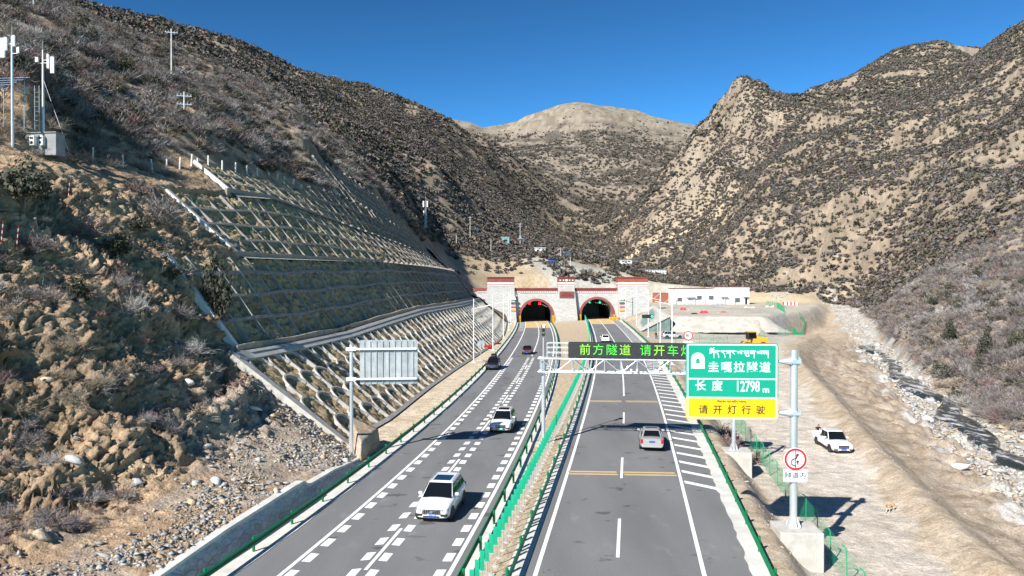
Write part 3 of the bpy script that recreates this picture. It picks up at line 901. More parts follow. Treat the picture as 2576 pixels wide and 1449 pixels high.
def letters(name, text, size, m, parent, loc, bold=0.0, align='CENTER', sx=1.0, spacing=1.0, rz=0.0, depth=0.0):
    """text standing upright, facing -y, at loc (local to parent)"""
    cu = bpy.data.curves.new(name, 'FONT'); cu.body = text; cu.size = size; cu.align_x = align; cu.align_y = 'CENTER'
    cu.offset = bold; cu.extrude = depth; cu.space_character = spacing; cu.resolution_u = 3
    ob = bpy.data.objects.new(name, cu); COL.objects.link(ob)
    dg = bpy.context.evaluated_depsgraph_get()
    me = bpy.data.meshes.new_from_object(ob.evaluated_get(dg))
    bpy.data.objects.remove(ob)
    me.name = name
    R = Matrix.Rotation(rz, 4, 'Z') @ Matrix.Rotation(math.pi / 2, 4, 'X') @ Matrix.Diagonal((sx, 1, 1, 1))
    me.transform(R)
    me.materials.clear(); me.materials.append(m)
    o = bpy.data.objects.new(name, me); COL.objects.link(o); o.parent = parent; o.location = loc
    return o


def stroke(mb, pts, w, y, w1=None, flip=1):
    """flat brush stroke in the x-z plane at depth y"""
    pts = [Vector((p[0], p[1])) for p in pts]; n = len(pts)
    Ls = []; Rs = []
    for i, p in enumerate(pts):
        d = (pts[min(i + 1, n - 1)] - pts[max(i - 1, 0)]); d.normalize(); nn = Vector((-d.y, d.x))
        ww = w if w1 is None else w + (w1 - w) * i / (n - 1)
        Ls.append(p + nn * ww / 2); Rs.append(p - nn * ww / 2)
    for i in range(n - 1):
        mb.quad((Rs[i].x, y, Rs[i].y), (Rs[i + 1].x, y, Rs[i + 1].y), (Ls[i + 1].x, y, Ls[i + 1].y), (Ls[i].x, y, Ls[i].y))


def rrect(x0, x1, z0, z1, r, n=5):
    p = []
    for cx, cz, a0 in ((x1 - r, z1 - r, 0), (x0 + r, z1 - r, 90), (x0 + r, z0 + r, 180), (x1 - r, z0 + r, 270)):
        for k in range(n + 1):
            a = math.radians(a0 + 90 * k / n); p.append((cx + r * math.cos(a), cz + r * math.sin(a)))
    return p


def frame_ring(mb, o, i, y):
    n = len(o)
    for k in range(n):
        a, b = o[k], o[(k + 1) % n]; c, d = i[(k + 1) % n], i[k]
        mb.quad((a[0], y, a[1]), (b[0], y, b[1]), (c[0], y, c[1]), (d[0], y, d[1]))


M_sgreen = mat('sign_green', (0.0, 0.30, 0.185), 0.45)
M_syel = mat('sign_yellow', (0.80, 0.47, 0.0), 0.45)
M_swhite = mat('sign_white', (0.78, 0.80, 0.80), 0.45)
M_sblack = mat('sign_black', (0.02, 0.018, 0.015), 0.5)
M_sred = mat('sign_red', (0.55, 0.012, 0.02), 0.45)

# Tibetan letters drawn as strokes; unit = head-line height of the letter body
TIB = {
    'rgo': (0.62, [[(0, .62), (.55, .62)], [(.1, .62), (.3, .5), (.05, .42)], [(.3, .62), (.34, .4)], [(0, .38), (.58, .38)], [(.1, .38), (.02, .12), (.2, .16), (.2, .36)], [(.5, .38), (.5, -.55)], [(.05, .78), (.2, .9), (.32, .74), (.42, .9), (.58, 1.0)]]),
    'nga': (0.5, [[(0, .5), (.42, .5)], [(.1, .5), (.06, .25), (.3, .22), (.4, -.1), (.44, -.5)]]),
    'tsheg': (0.2, [[(.02, .55), (.1, .42)]]),
    'da': (0.52, [[(0, .5), (.44, .5)], [(.14, .5), (.1, .32), (.3, .22), (.42, -.1), (.46, -.5)]]),
    'ka': (0.62, [[(0, .5), (.56, .5)], [(.26, .5), (.22, .25), (.05, .12)], [(.26, .3), (.36, .16)], [(.5, .5), (.5, -.55)]]),
    'ra': (0.5, [[(0, .5), (.42, .5)], [(.26, .5), (.1, .36), (.28, .2), (.42, 0)]]),
    'la': (0.6, [[(.02, .28), (.1, .46), (.2, .42), (.18, .16), (.05, .2)], [(.2, .42), (.34, .5), (.36, .14)], [(.3, .5), (.54, .5)], [(.5, .5), (.5, .02)]]),
    'phu': (0.66, [[(0, .5), (.2, .5)], [(.1, .5), (.04, .2), (.2, .12), (.34, .2), (.34, .5), (.56, .5)], [(.5, .5), (.5, .05)], [(.1, .0), (.25, -.22), (.5, -.26), (.56, -.08), (.44, -.02)]]),
    'ga': (0.56, [[(0, .5), (.52, .5)], [(.14, .5), (.06, .2), (.2, .14), (.28, .3), (.26, .5)], [(.46, .5), (.46, -.55)]]),
    'ma': (0.62, [[(0, .5), (.56, .5)], [(.14, .5), (.1, .2), (.02, .12)], [(.12, .2), (.32, .08)], [(.34, .5), (.3, .1)], [(.5, .5), (.5, .02)]]),
    'shad': (0.16, [[(.06, .6), (.06, -.55)]]),
    'sa': (0.62, [[(0, .5), (.56, .5)], [(.12, .5), (.08, .16), (.28, .3)], [(.3, .5), (.3, .08)], [(.5, .5), (.5, .02)]]),
    'glo': (0.58, [[(0, .62), (.5, .62)], [(.1, .62), (.06, .4), (.22, .44)], [(.42, .62), (.42, .3)], [(.02, .25), (.2, .3), (.2, .08)], [(.25, .28), (.5, .28), (.5, -.1)], [(.05, .78), (.2, .9), (.32, .74), (.5, .95)]]),
    'spa': (0.56, [[(0, .62), (.5, .62)], [(.12, .62), (.08, .4)], [(.3, .62), (.3, .36)], [(0, .3), (.5, .3)], [(.06, .3), (.1, .05), (.4, .1)], [(.46, .62), (.46, 0)]]),
    'na': (0.5, [[(0, .5), (.45, .5)], [(.12, .5), (.05, .3), (.22, .26)], [(.38, .5), (.4, .1), (.3, -.3)]]),
    'skyo': (0.6, [[(0, .62), (.55, .62)], [(.12, .62), (.08, .36), (.3, .46)], [(.46, .62), (.46, .1)], [(.1, .3), (.3, .1), (.5, .1)], [(.1, -.05), (.3, -.3), (.52, -.15)], [(.05, .78), (.2, .9), (.32, .74), (.5, .95)]]),
}


def tibetan(name, seq, m, parent, x0, z, width, unit, y, thick):
    mb = MB(); tot = sum(TIB[s][0] for s in seq); k = width / tot; x = x0
    for s in seq:
        w, st = TIB[s]
        for p in st:
            hor = abs(p[0][1] - p[-1][1]) < 0.01
            stroke(mb, [(x + a * k, z + b * unit) for a, b in p], thick * (1.25 if hor else 1.0), y, None if hor else thick * 0.6)
        x += w * k
    return mb.build(name, m, parent, fix=False)


# ------------------------------------------------------------------ tunnel name sign on its tall pole
PX, PY = 14.85, 38.9


def sign_foundation(t, x0, x1, y0, y1, z0, z1, m=None):
    mb = MB(); mb.box(x0, x1, y0, y1, z0, z1)
    return mb.build('foundation', m or M_conc, t, bevel=0.04)


def pole_base(mb, r, z0):
    mb.tube([(0, 0, z0), (0, 0, z0 + 0.035)], r * 2.2, 16)
    for k in range(8):
        a = k * math.pi / 4 + 0.2
        c, s = math.cos(a), math.sin(a)
        n = Vector((-s, c, 0)) * 0.012
        p = [Vector((c * r * 0.95, s * r * 0.95, z0 + 0.035)), Vector((c * r * 2.0, s * r * 2.0, z0 + 0.035)), Vector((c * r * 2.0, s * r * 2.0, z0 + 0.1)), Vector((c * r * 0.95, s * r * 0.95, z0 + 0.6))]
        mb.hexa([q - n for q in p] + [q + n for q in p])
        mb.tube([(c * r * 1.9, s * r * 1.9, z0 + 0.03), (c * r * 1.9, s * r * 1.9, z0 + 0.11)], 0.03, 6)


def arm_clamp(mb, z, r):
    mb.tube([(0, 0, z - 0.13), (0, 0, z + 0.13)], r * 1.14, 16)
    mb.box(-r * 1.5, r * 1.5, -r * 1.25, -r * 0.9, z - 0.1, z + 0.1)
    mb.box(-r * 1.5, r * 1.5, r * 0.9, r * 1.25, z - 0.1, z + 0.1)
    for k in (-1, 1):
        mb.hexa([(k * r * 1.0, -0.02, z - 0.5 * 0.55), (k * r * 1.0, 0.02, z - 0.5 * 0.55), (k * r * 1.9, 0.02, z - 0.1), (k * r * 1.9, -0.02, z - 0.1), (k * r * 1.0, -0.02, z + 0.26), (k * r * 1.0, 0.02, z + 0.26), (k * r * 1.9, 0.02, z + 0.1), (k * r * 1.9, -0.02, z + 0.1)])


t = empty('tunnel_sign', (PX, PY, 0.0), -0.06, 'large green and yellow tunnel name sign on a thick pole and concrete block', 'road sign')
mb = MB(); mb.tube([(0, 0, 0.1), (0, 0, 9.45)], 0.19, 20); pole_base(mb, 0.19, 0.1); mb.build('pole', M_galv, t, smooth=False)
mb = MB()
for z in (8.83, 6.12):
    mb.tube([(-5.2, -0.06, z), (-0.17, -0.06, z)], 0.085, 10)
    mb.tube([(-0.75, -0.06, z), (-0.17, -0.06, z)], 0.11, 10, r1=0.22)
mb.build('arm', M_galv, t)
mb = MB(); arm_clamp(mb, 8.83, 0.2); arm_clamp(mb, 6.12, 0.2); mb.build('clamp', M_galv, t)
sign_foundation(t, -0.95, 1.25, -1.0, 1.0, -2.1, 0.09)
# board frame: x from -5.62 to -0.83, z from 5.75 to 9.79
bx0, bx1, bz0, bz1 = -5.66, -0.86, 5.75, 9.80
zc = bz0 + 1.13
brd = MB(); brd.mi = 0
full = rrect(bx0, bx1, bz0, bz1, 0.17)
up = [(a, b) for a, b in full if b > zc]; lo_ = [(a, b) for a, b in full if b <= zc]
upp = [(bx1, zc)] + up + [(bx0, zc)]; low = [(bx0, zc)] + lo_ + [(bx1, zc)]
brd.prism(upp, -0.20, -0.16); brd.mi = 1; brd.prism(low, -0.20, -0.16)
board = brd.build('sign_board', [M_sgreen, M_syel], t)
yb = -0.206
fr = MB()
frame_ring(fr, rrect(bx0 + 0.06, bx1 - 0.06, bz0 + 0.06, bz1 - 0.06, 0.12), rrect(bx0 + 0.13, bx1 - 0.13, bz0 + 0.13, bz1 - 0.13, 0.06), yb)
for z in (zc + 0.03, bz0 + 2.15): fr.box(bx0 + 0.13, bx1 - 0.13, yb - 0.001, yb + 0.001, z - 0.035, z + 0.035)
fr.build('border', M_swhite, board, fix=False)


def sx_(px): return bx0 + (px - 160) / (1700 - 160) * (bx1 - bx0)
def sz_(py): return bz1 - (py - 88) / (1370 - 88) * (bz1 - bz0)


tibetan('tibetan_lettering', ['rgo', 'nga', 'tsheg', 'da', 'ka', 'ra', 'tsheg', 'la', 'tsheg', 'phu', 'ga', 'tsheg', 'la', 'ma', 'shad'], M_swhite, board, sx_(555), sz_(280), sx_(1545) - sx_(555), 0.36, yb, 0.055)
for i, ch in enumerate('圭嘎拉隧道'): letters('lettering', ch, 0.60, M_swhite, board, (sx_(622 + i * 214), yb, sz_(503)), bold=0.006)
for ch, px in (('长', 405), ('度', 685)): letters('lettering', ch, 0.59, M_swhite, board, (sx_(px), yb, sz_(815)), bold=0.006)
letters('lettering', '12798', 0.80, M_swhite, board, (sx_(1190), yb, sz_(820)), bold=0.012, sx=0.64)
letters('lettering', 'm', 0.46, M_swhite, board, (sx_(1495), yb, sz_(866)), bold=0.01)
tibetan('tibetan_lettering', ['glo', 'ga', 'tsheg', 'spa', 'ra', 'tsheg', 'na', 'sa', 'tsheg', 'ga', 'skyo', 'da', 'tsheg', 'ra', 'ga', 'sa', 'shad', 'shad'], M_sblack, board, sx_(690), sz_(1082), sx_(1170) - sx_(690), 0.13, yb, 0.02)
for i, ch in enumerate('请开灯行驶'): letters('lettering', ch, 0.50, M_sblack, board, (sx_(455 + i * 238.5), yb, sz_(1214)), bold=0.006)
pg = MB()
xo0, xo1 = sx_(248), sx_(474); zb = sz_(520); zt = sz_(252); cx = (xo0 + xo1) / 2; rr = (xo1 - xo0) / 2


def arch_pts(r, zb, zs, n=14): return [(cx + r, zb)] + [(cx + r * math.cos(math.pi * k / n), zs + r * math.sin(math.pi * k / n)) for k in range(n + 1)] + [(cx - r, zb)]


zs = zt - rr
def ring(o, i):
    for k in range(len(o) - 1): pg.quad((o[k][0], yb, o[k][1]), (i[k][0], yb, i[k][1]), (i[k + 1][0], yb, i[k + 1][1]), (o[k + 1][0], yb, o[k + 1][1]))
ring(arch_pts(rr, zb, zs), arch_pts(rr * 0.80, zb, zs)); 
inner = [(cx + (a - cx) * 0.28, (zb + (zt - zb) * 0.32) if (j in (0, 15 + 1)) else zs - 0.08 + (b - zs) * 0.36) for j, (a, b) in enumerate(arch_pts(rr, zb, zs))]
ring(arch_pts(rr * 0.74, zb, zs), inner)
zi = zb + (zt - zb) * 0.32
pg.quad((cx - rr * 0.70, yb, zb), (cx + rr * 0.70, yb, zb), (cx + rr * 0.26, yb, zi), (cx - rr * 0.26, yb, zi))
pg.build('tunnel_pictogram', M_swhite, board, fix=False)

# no-overtaking disc and plate on the same pole
def disc(mb, cx, cz, r, y0, y1, n=36):
    mb.prism([(cx + r * math.cos(2 * math.pi * k / n), cz + r * math.sin(2 * math.pi * k / n)) for k in range(n)], y0, y1)


mb = MB(); disc(mb, 0.02, 3.72, 0.60, -0.27, -0.24)
dd = mb.build('prohibition_disc', M_swhite, t)
mb = MB(); n = 40
co = [(0.02 + 0.575 * math.cos(2 * math.pi * k / n), 3.72 + 0.575 * math.sin(2 * math.pi * k / n)) for k in range(n)]
ci = [(0.02 + 0.455 * math.cos(2 * math.pi * k / n), 3.72 + 0.455 * math.sin(2 * math.pi * k / n)) for k in range(n)]
frame_ring(mb, co, ci, -0.275); mb.box(-0.005, 0.055, -0.277, -0.275, 3.26, 4.18)
mb.build('red_ring', M_sred, dd, fix=False)
mb = MB(); yy = -0.281
stroke(mb, [(-0.0, 3.36), (-0.18, 3.45), (-0.18, 3.68), (0.06, 3.79), (0.13, 3.98)], 0.07, yy); mb.poly([(0.14, yy, 4.06), (0.03, yy, 3.93), (0.22, yy, 3.91)])
stroke(mb, [(0.13, 3.44), (0.13, 3.62)], 0.07, yy); mb.poly([(0.13, yy, 3.70), (0.04, yy, 3.57), (0.22, yy, 3.57)])
mb.build('overtaking_arrows', M_sblack, dd, fix=False)
mb = MB(); mb.prism(rrect(-0.6, 0.62, 2.52, 3.18, 0.05), -0.27, -0.24); pl = mb.build('supplementary_plate', M_swhite, t)
mb = MB(); frame_ring(mb, rrect(-0.575, 0.595, 2.545, 3.155, 0.04), rrect(-0.55, 0.57, 2.57, 3.13, 0.03), -0.274); mb.build('border', M_sblack, pl, fix=False)
for i, ch in enumerate('隧道内'): letters('lettering', ch, 0.36, M_sblack, pl, (-0.36 + i * 0.37, -0.275, 2.85), bold=0.005)

# ------------------------------------------------------------------ sign seen from behind, left of the road
t = empty('road_sign', (-11.9, 54.7, 0.0), 0.08, 'grey back of a road sign on a pole at the foot of the left slope', 'road sign')
mb = MB(); mb.tube([(0, 0, 0.05), (0, 0, 8.35)], 0.135, 16); pole_base(mb, 0.135, 0.05); mb.build('pole', M_galv, t)
mb = MB()
for z in (8.02, 5.8):
    mb.bar((-0.3, -0.16, z), (4.8, -0.16, z), 0.10, 0.13); mb.tube([(0, 0, z - 0.14), (0, 0, z + 0.14)], 0.16, 14); mb.box(-0.35, 0.35, -0.22, -0.12, z - 0.12, z + 0.12); mb.box(-0.3, 0.3, 0.12, 0.2, z - 0.1, z + 0.1)
mb.build('arm', M_white, t)
M_back = mat('weathered_aluminium', (0.25, 0.275, 0.295), 0.6, 0.2, c2=(0.46, 0.48, 0.49), scale=1.6, detail=8, stretch=(1, 1, 0.5))
mb = MB(); mb.prism(rrect(0.62, 4.88, 5.38, 8.66, 0.12), 0.0, 0.03); bk = mb.build('sign_board', M_back, t)
mb = MB()
for k in range(9): mb.bar((0.95 + k * 0.45, -0.04, 5.46), (0.95 + k * 0.45, -0.04, 8.58), 0.05, 0.05, up=(0, 1, 0))
mb.build('stiffener', mat('dull_aluminium', (0.34, 0.36, 0.37), 0.6, 0.2), bk)

# ------------------------------------------------------------------ gantry with the message board
GA = Vector((2.5, 58.9, 0.0)); GB = Vector((17.1, 56.9, 0.0))
gd = GB - GA; glen = gd.length; grz = math.atan2(gd.y, gd.x)
t = empty('sign_gantry', GA, grz, 'truss gantry over the right carriageway with a dark message board in green letters', 'gantry')
for x, z0 in ((0, 0.0), (glen, 0.0)):
    mb = MB(); mb.tube([(x, 0, z0), (x, 0, 7.05)], 0.15, 14)
    tmp = MB(); pole_base(tmp, 0.17, z0); b0 = len(mb.v)
    mb.v += [(a + x, b, c) for a, b, c in [tuple(q) for q in tmp.v]]; mb.f += [tuple(i + b0 for i in f) for f in tmp.f]; mb.m += tmp.m
    mb.build('post', M_galv, t)
mb = MB()
for yo in (-0.45, 0.45):
    for z in (6.9, 5.85): mb.tube([(-0.4, yo, z), (glen + 0.4, yo, z)], 0.065, 8)
    n = 12
    for k in range(n + 1):
        x = -0.2 + (glen + 0.4) * k / n
        mb.tube([(x, yo, 5.85), (x, yo, 6.9)], 0.035, 6)
        if k < n:
            x1 = -0.2 + (glen + 0.4) * (k + 1) / n
            mb.tube([(x, yo, 5.85 if k % 2 else 6.9), (x1, yo, 6.9 if k % 2 else 5.85)], 0.035, 6)
for k in range(13):
    x = -0.2 + (glen + 0.4) * k / 12
    for z in (5.85, 6.9): mb.tube([(x, -0.45, z), (x, 0.45, z)], 0.03, 6)
mb.build('truss', M_galv, t)
mb = MB()
for x in np.arange(0.3, 3.0, 0.75):
    for yo in (-0.4, 0.4): mb.tube([(x, yo, 6.95), (x, yo, 8.12)], 0.022, 6)
for z in (7.35, 7.75, 8.12):
    for yo in (-0.4, 0.4): mb.tube([(0.3, yo, z), (2.05, yo, z)], 0.022, 6)
    mb.tube([(0.3, -0.4, z), (0.3, 0.4, z)], 0.022, 6)
mb.box(0.2, 2.1, -0.4, 0.4, 6.97, 6.99)
mb.build('walkway_railing', M_galv, t)
M_led = mat('display_black', (0.018, 0.018, 0.02), 0.55, c2=(0.026, 0.025, 0.025), scale=6)
mb = MB(); mb.box(2.0, 13.3, -0.42, 0.52, 7.03, 8.18); dsp = mb.build('message_board', M_led, t, bevel=0.02)
M_ledg = mat('display_green', (0.02, 0.3, 0.02), 0.5, emit=(0.10, 0.85, 0.06), estr=0.62)
M_ledy = mat('display_lime', (0.1, 0.3, 0.02), 0.5, emit=(0.38, 0.85, 0.06), estr=0.62)
for i, ch in enumerate('前方隧道 请开车灯'):
    if ch == ' ': continue
    x = 3.33 + i * 1.035 + (0.0 if i < 4 else -0.49)
    letters('lettering', ch, 0.92, M_ledg if i % 3 else M_ledy, dsp, (x, -0.428, 7.60), bold=-0.003)
mb = MB()
for k in range(11): mb.box(2.3 + k * 1.05, 2.36 + k * 1.05, -0.3, -0.1, 6.9, 7.03)
mb.build('board_bracket', M_galv, t)
mb = MB()
for x in (6.9, 7.35): mb.tube([(x, -0.5, 6.1), (x, -0.5, 5.98)], 0.05, 8); mb.box(x - 0.07, x + 0.07, -0.75, -0.45, 6.05, 6.2)
mb.build('camera_unit', M_white, t)
sign_foundation(t, -0.9, 0.7, -0.8, 0.8, -0.25, 0.06)
mb = MB(); mb.box(glen - 0.8, glen + 1.2, -1.0, 0.9, -1.9, 0.05); mb.build('foundation', M_conc, t, bevel=0.04)
# camera mast rising from the median beside the gantry
t = empty('camera_mast', (2.55, 60.0, 0.05), 0, 'slim mast topped with traffic cameras behind the left post of the gantry', 'camera mast')
mb = MB(); mb.tube([(0, 0, 0), (0, 0, 9.4)], 0.07, 10, r1=0.05); mb.build('mast', M_galv, t)
mb = MB(); mb.box(-0.16, 0.16, -0.35, 0.1, 9.2, 9.4); mb.box(-0.12, 0.12, -0.3, 0.05, 8.55, 8.75); mb.tube([(0, 0, 8.85), (0, 0, 9.1)], 0.12, 8); mb.build('camera', M_sblack, t)
mb = MB(); mb.box(-0.13, 0.17, -0.3, 0.2, 9.405, 9.44); mb.box(-0.1, 0.1, -0.36, -0.35, 9.22, 9.38); mb.build('camera_hood', M_white, t)
# 80 km/h sign behind the green sign
t = empty('speed_limit_sign', (19.2, 80.5, 0), -0.1, 'round red rimmed speed limit sign reading 80, just above the message board', 'road sign')
mb = MB(); mb.tube([(0, 0.05, -0.6), (0, 0.05, 7.6)], 0.07, 10); mb.build('pole', M_galv, t)
mb = MB(); disc(mb, 0, 7.05, 0.50, -0.06, -0.02); dd = mb.build('sign_disc', M_swhite, t)
mb = MB(); co = [(0.50 * math.cos(2 * math.pi * k / 40), 7.05 + 0.50 * math.sin(2 * math.pi * k / 40)) for k in range(40)]; ci = [(a * 0.78, 7.05 + (b - 7.05) * 0.78) for a, b in co]
frame_ring(mb, co, ci, -0.065); mb.build('red_ring', M_sred, dd, fix=False)
letters('lettering', '80', 0.62, M_sblack, dd, (0, -0.066, 7.05), bold=0.008, sx=0.86)
mb = MB(); mb.box(-0.5, 0.5, -0.06, -0.02, 6.2, 6.48); mb.build('plate', M_swhite, t)
# round sign seen from behind
p = on(1210, 908, 0.0)
t = empty('round_sign', p, 0.1, 'grey back of a round sign on a short pole beside the left guard rail', 'road sign')
mb = MB(); mb.tube([(0, 0, 0), (0, 0, 2.9)], 0.05, 8); mb.build('pole', M_galv, t)
mb = MB(); disc(mb, 0, 2.75, 0.62, 0.05, 0.09); mb.build('sign_disc', M_back, t)
mb = MB(); mb.box(-0.5, 0.5, -0.4, 0.4, -0.1, 0.12); mb.build('foundation', M_conc, t)
# ------------------------------------------------------------------ lattice slopes (tiers of the cut)
M_soil = colmat('seeded_soil', nscale=3.0, namp=0.3, bump=0.8, bdist=0.12, oscale2=11.0)
M_beam = mat('lattice_concrete', (0.22, 0.205, 0.185), 0.88, c2=(0.34, 0.32, 0.29), scale=1.1, detail=7, bump=0.25, bscale=8)
M_side = mat('pale_concrete', (0.58, 0.56, 0.52), 0.85, c2=(0.72, 0.70, 0.66), scale=1.0, detail=7, bump=0.2, bscale=8)
M_brown = mat('bench_concrete', (0.27, 0.235, 0.18), 0.9, c2=(0.40, 0.36, 0.29), scale=1.0, detail=7, bump=0.2, bscale=6)


def tier_pt(T, y, v):
    s0, h0, s1, h1 = tier_edges(T, y)
    s = s0 + (s1 - s0) * v; h = h0 + (h1 - h0) * v
    return foot(y) - s, y, h


def tier_normal(T, y):
    s0, h0, s1, h1 = tier_edges(T, y); a = s1 - s0; b = h1 - h0
    n = np.sqrt(a * a + b * b); return b / n, 0 * n, a / n       # (+x, up)


def beam_on(mb, T, pts, w, hgt, ybias=0.0):
    """box-section beam along [(y,v)] on the tier; w wide, hgt proud"""
    P = []
    V3 = [Vector([float(q) for q in tier_pt(T, y, v)]) for y, v in pts]
    for k, (y, v) in enumerate(pts):
        nx, ny, nz = [float(q) for q in tier_normal(T, y)]
        n = Vector((nx, 0, nz))
        d = V3[min(k + 1, len(pts) - 1)] - V3[max(k - 1, 0)]; d.normalize()
        s = d.cross(n); s.normalize()
        c = V3[k]
        P.append([c - s * w / 2 - n * 0.3, c - s * w / 2 + n * hgt, c + s * w / 2 + n * hgt, c + s * w / 2 - n * 0.3])
    mb.grid(P, close=True)
    mb.poly([tuple(q) for q in P[0]]); mb.poly([tuple(q) for q in reversed(P[-1])])


LABS = ['lowest slope tier faced with rows of concrete arches beside the left road',
        'lattice slope tier directly above the concrete arches, mostly in shadow',
        'sunlit lattice slope tier with green seeded soil and a pale side beam',
        'narrow upper lattice slope tier below the row of white posts',
        'topmost far lattice slope tier, dark and steep below the shrubs']
for ti, T in enumerate(TIER):
    y0, y1 = T['y0'], T['y1']
    ys = np.exp(np.linspace(math.log(y0), math.log(y1), 620)); nv = 64
    YY, VV = np.meshgrid(ys, np.linspace(0, 1, nv), indexing='ij')
    X, Y, Z = tier_pt(T, YY, VV); nx, ny, nz = tier_normal(T, YY)
    am = [0.20, 0.31, 0.30, 0.27, 0.2][ti]
    big = fbm(X / 1.7, Y / 1.7, Z / 1.7, octv=2, seed=80 + ti)
    ds = am * (big * 0.7 + (0.6 - np.abs(fbm(X / 0.75, Y / 0.75, Z / 0.75, octv=3, seed=90 + ti)) * 1.8)) + 0.05 * fbm(X / 0.25, Y / 0.25, Z / 0.25, octv=2, seed=95)
    ds -= [0.14, 0.12, 0.10, 0.09, 0.06][ti]
    Pt = np.stack([X + nx * ds, Y, Z + nz * ds], -1)
    g1 = fbm(X / 2.4, Y / 2.4, Z / 2.4, octv=4, seed=100 + ti)[..., None]; g2 = fbm(X / 0.7, Y / 0.7, Z / 0.7, octv=3, seed=110 + ti)[..., None]
    col = np.array([0.38, 0.29, 0.175]) + g1 * 0.05 + g2 * 0.04
    def mx(c, w, cc): return c * (1 - w) + np.array(cc) * w
    col = mx(col, np.clip(smooth01(g1 * 1.4 + 0.15) * 0.55, 0, 1), (0.13, 0.095, 0.055))
    if ti == 0: col = col * np.array([0.85, 0.86, 0.86])  # lowest tier's soil darkened for the shade inside its arch pits
    gw = [0.10, 0.18, 0.40, 0.35, 0.0][ti]
    col = mx(col, smooth01((g2 - 0.32) / 0.25) * gw * smooth01((150 - YY) / 40)[..., None], (0.0, 0.20, 0.085))
    if ti == 0: col = mx(col, (smooth01((YY - 148 - 7 * VV) / 5) * 0.8)[..., None], (0.085, 0.19, 0.18))
    if ti in (1, 2, 3): col = mx(col, (smooth01((YY - 128) / 12) * 0.65)[..., None], (0.16, 0.12, 0.08))
    if ti == 4: col = mx(col, 0.6, (0.14, 0.12, 0.09))
    t = empty('slope_lattice', (float(foot(y0)), y0, float(tb(T['h0'], y0))), 0, LABS[ti], 'slope lattice', 'tiers of the cut slope')
    ii = np.arange(len(ys) * nv).reshape(len(ys), nv)
    q = np.stack([ii[:-1, :-1], ii[:-1, 1:], ii[1:, 1:], ii[1:, :-1]], -1).reshape(-1, 4)[:, ::-1]
    fast_mesh('soil_fill', Pt.reshape(-1, 3) - np.array(t.location), q, M_soil, col=np.clip(col, 0.01, 0.7).reshape(-1, 3), parent=t)
    mb = MB()
    if ti == 0:
        # staggered arches
        rows = 4; sp = 3.0
        for r in range(rows):
            vt = 0.955 - r * 0.235; vb = max(vt - 0.232, 0.0)
            y = y0 + 2.0 + (sp / 2 if r % 2 else 0)
            while y < y1 - 1.5:
                ln = 11.4
                pts = []
                for k in range(11):
                    a = math.pi * k / 10
                    pts.append((y - 1.36 * math.cos(a), vt - 1.36 / ln + 1.36 / ln * math.sin(a)))
                beam_on(mb, T, pts, 0.17, 0.10)
                beam_on(mb, T, [(y - 1.5, vt - 1.15 / ln), (y - 1.5, vb + 0.004)], 0.30, 0.112)
                y += sp
        mb.build('concrete_arches', mat('arch_concrete', (0.33, 0.315, 0.29), 0.88, c2=(0.47, 0.45, 0.415), scale=1.1, detail=7, bump=0.25, bscale=8), t, world=True)
        mb = MB()
        yy = list(np.arange(y0, y1, 2.5)) + [y1]
        # full top band and left border
        P = []
        for y in yy:
            n = [float(q) for q in tier_normal(T, y)]
            r_ = []
            for v, h in ((1.02, -0.3), (1.02, 0.16), (0.935, 0.16), (0.935, -0.3)):
                a = tier_pt(T, y, v); r_.append((float(a[0]) + n[0] * h, y, float(a[2]) + n[2] * h))
            P.append(r_)
        mb.grid(P, close=True)
        beam_on(mb, T, [(y0 - 0.1, v) for v in np.linspace(-0.02, 1.0, 9)], 1.0, 0.24)
        beam_on(mb, T, [(y, 0.012) for y in yy], 0.4, 0.15)
        mb.build('border_beam', M_conc, t, world=True)
    else:
        sp = {1: 3.6, 2: 4.4, 3: 3.9, 4: 3.4}[ti]
        k = 0; y = y0 + (2.6 if ti != 4 else 2.0)
        while y < y1:
            beam_on(mb, T, [(y + RND.uniform(-0.06, 0.06), v) for v in np.linspace(0, 1.015, 7)], 0.26, 0.15 + RND.uniform(-0.03, 0.02))
            if y > 128: beam_on(mb, T, [(y, 1.0), (y, 1.05)], 0.5, 0.35)
            y += sp
        rows = {1: (0.28, 0.56, 0.82), 2: (0.24, 0.5, 0.76), 3: (0.33, 0.68), 4: (0.25, 0.5, 0.75)}[ti]
        for v in rows:
            pts = [(y, v + 0.012 * math.sin(y * 0.35 + v * 9)) for y in np.arange(y0, y1, 1.8)]
            beam_on(mb, T, pts, 0.30, 0.145)
        mb.build('concrete_lattice', M_beam, t, world=True)
        mb = MB(); beam_on(mb, T, [(y0, v) for v in np.linspace(-0.03, 1.04, 9)], 0.62 if ti != 2 else 0.8, 0.28)
        mb.build('side_beam', M_side, t, world=True)
        if ti in (1, 2, 3):
            # low wall at the foot of this tier, along the bench below
            wb = MB(); P = []
            U = T
            for y in list(np.arange(y0 - (0.5 if ti == 1 else 1.5), y1, 1.6)):
                s0, h0, s1, h1 = [float(q) for q in tier_edges(T, y)]
                x = float(foot(y)) - s0 + 0.45; hh = h0 + 0.28 + 0.05 * math.sin(y * 0.5)
                P.append([(x, y, h0 - 0.75), (x, y, hh), (x - 0.28, y, hh), (x - 0.28, y, h0 - 0.75)])
            wb.grid(P, close=True); wb.poly(P[0])
            wb.build('bench_wall', M_brown if ti < 3 else M_beam, t, world=True)
            wb = MB(); P = []
            B = TIER[ti - 1]
            for y in list(np.arange(y0 - 0.5, y1, 2.0)):
                s0, h0, s1, h1 = [float(q) for q in tier_edges(T, y)]; c = tier_edges(B, y)
                P.append([(float(foot(y)) - float(c[2]) + 0.25, y, float(c[3]) + 0.1), (float(foot(y)) - s0 + 0.5, y, h0 - 0.2)])
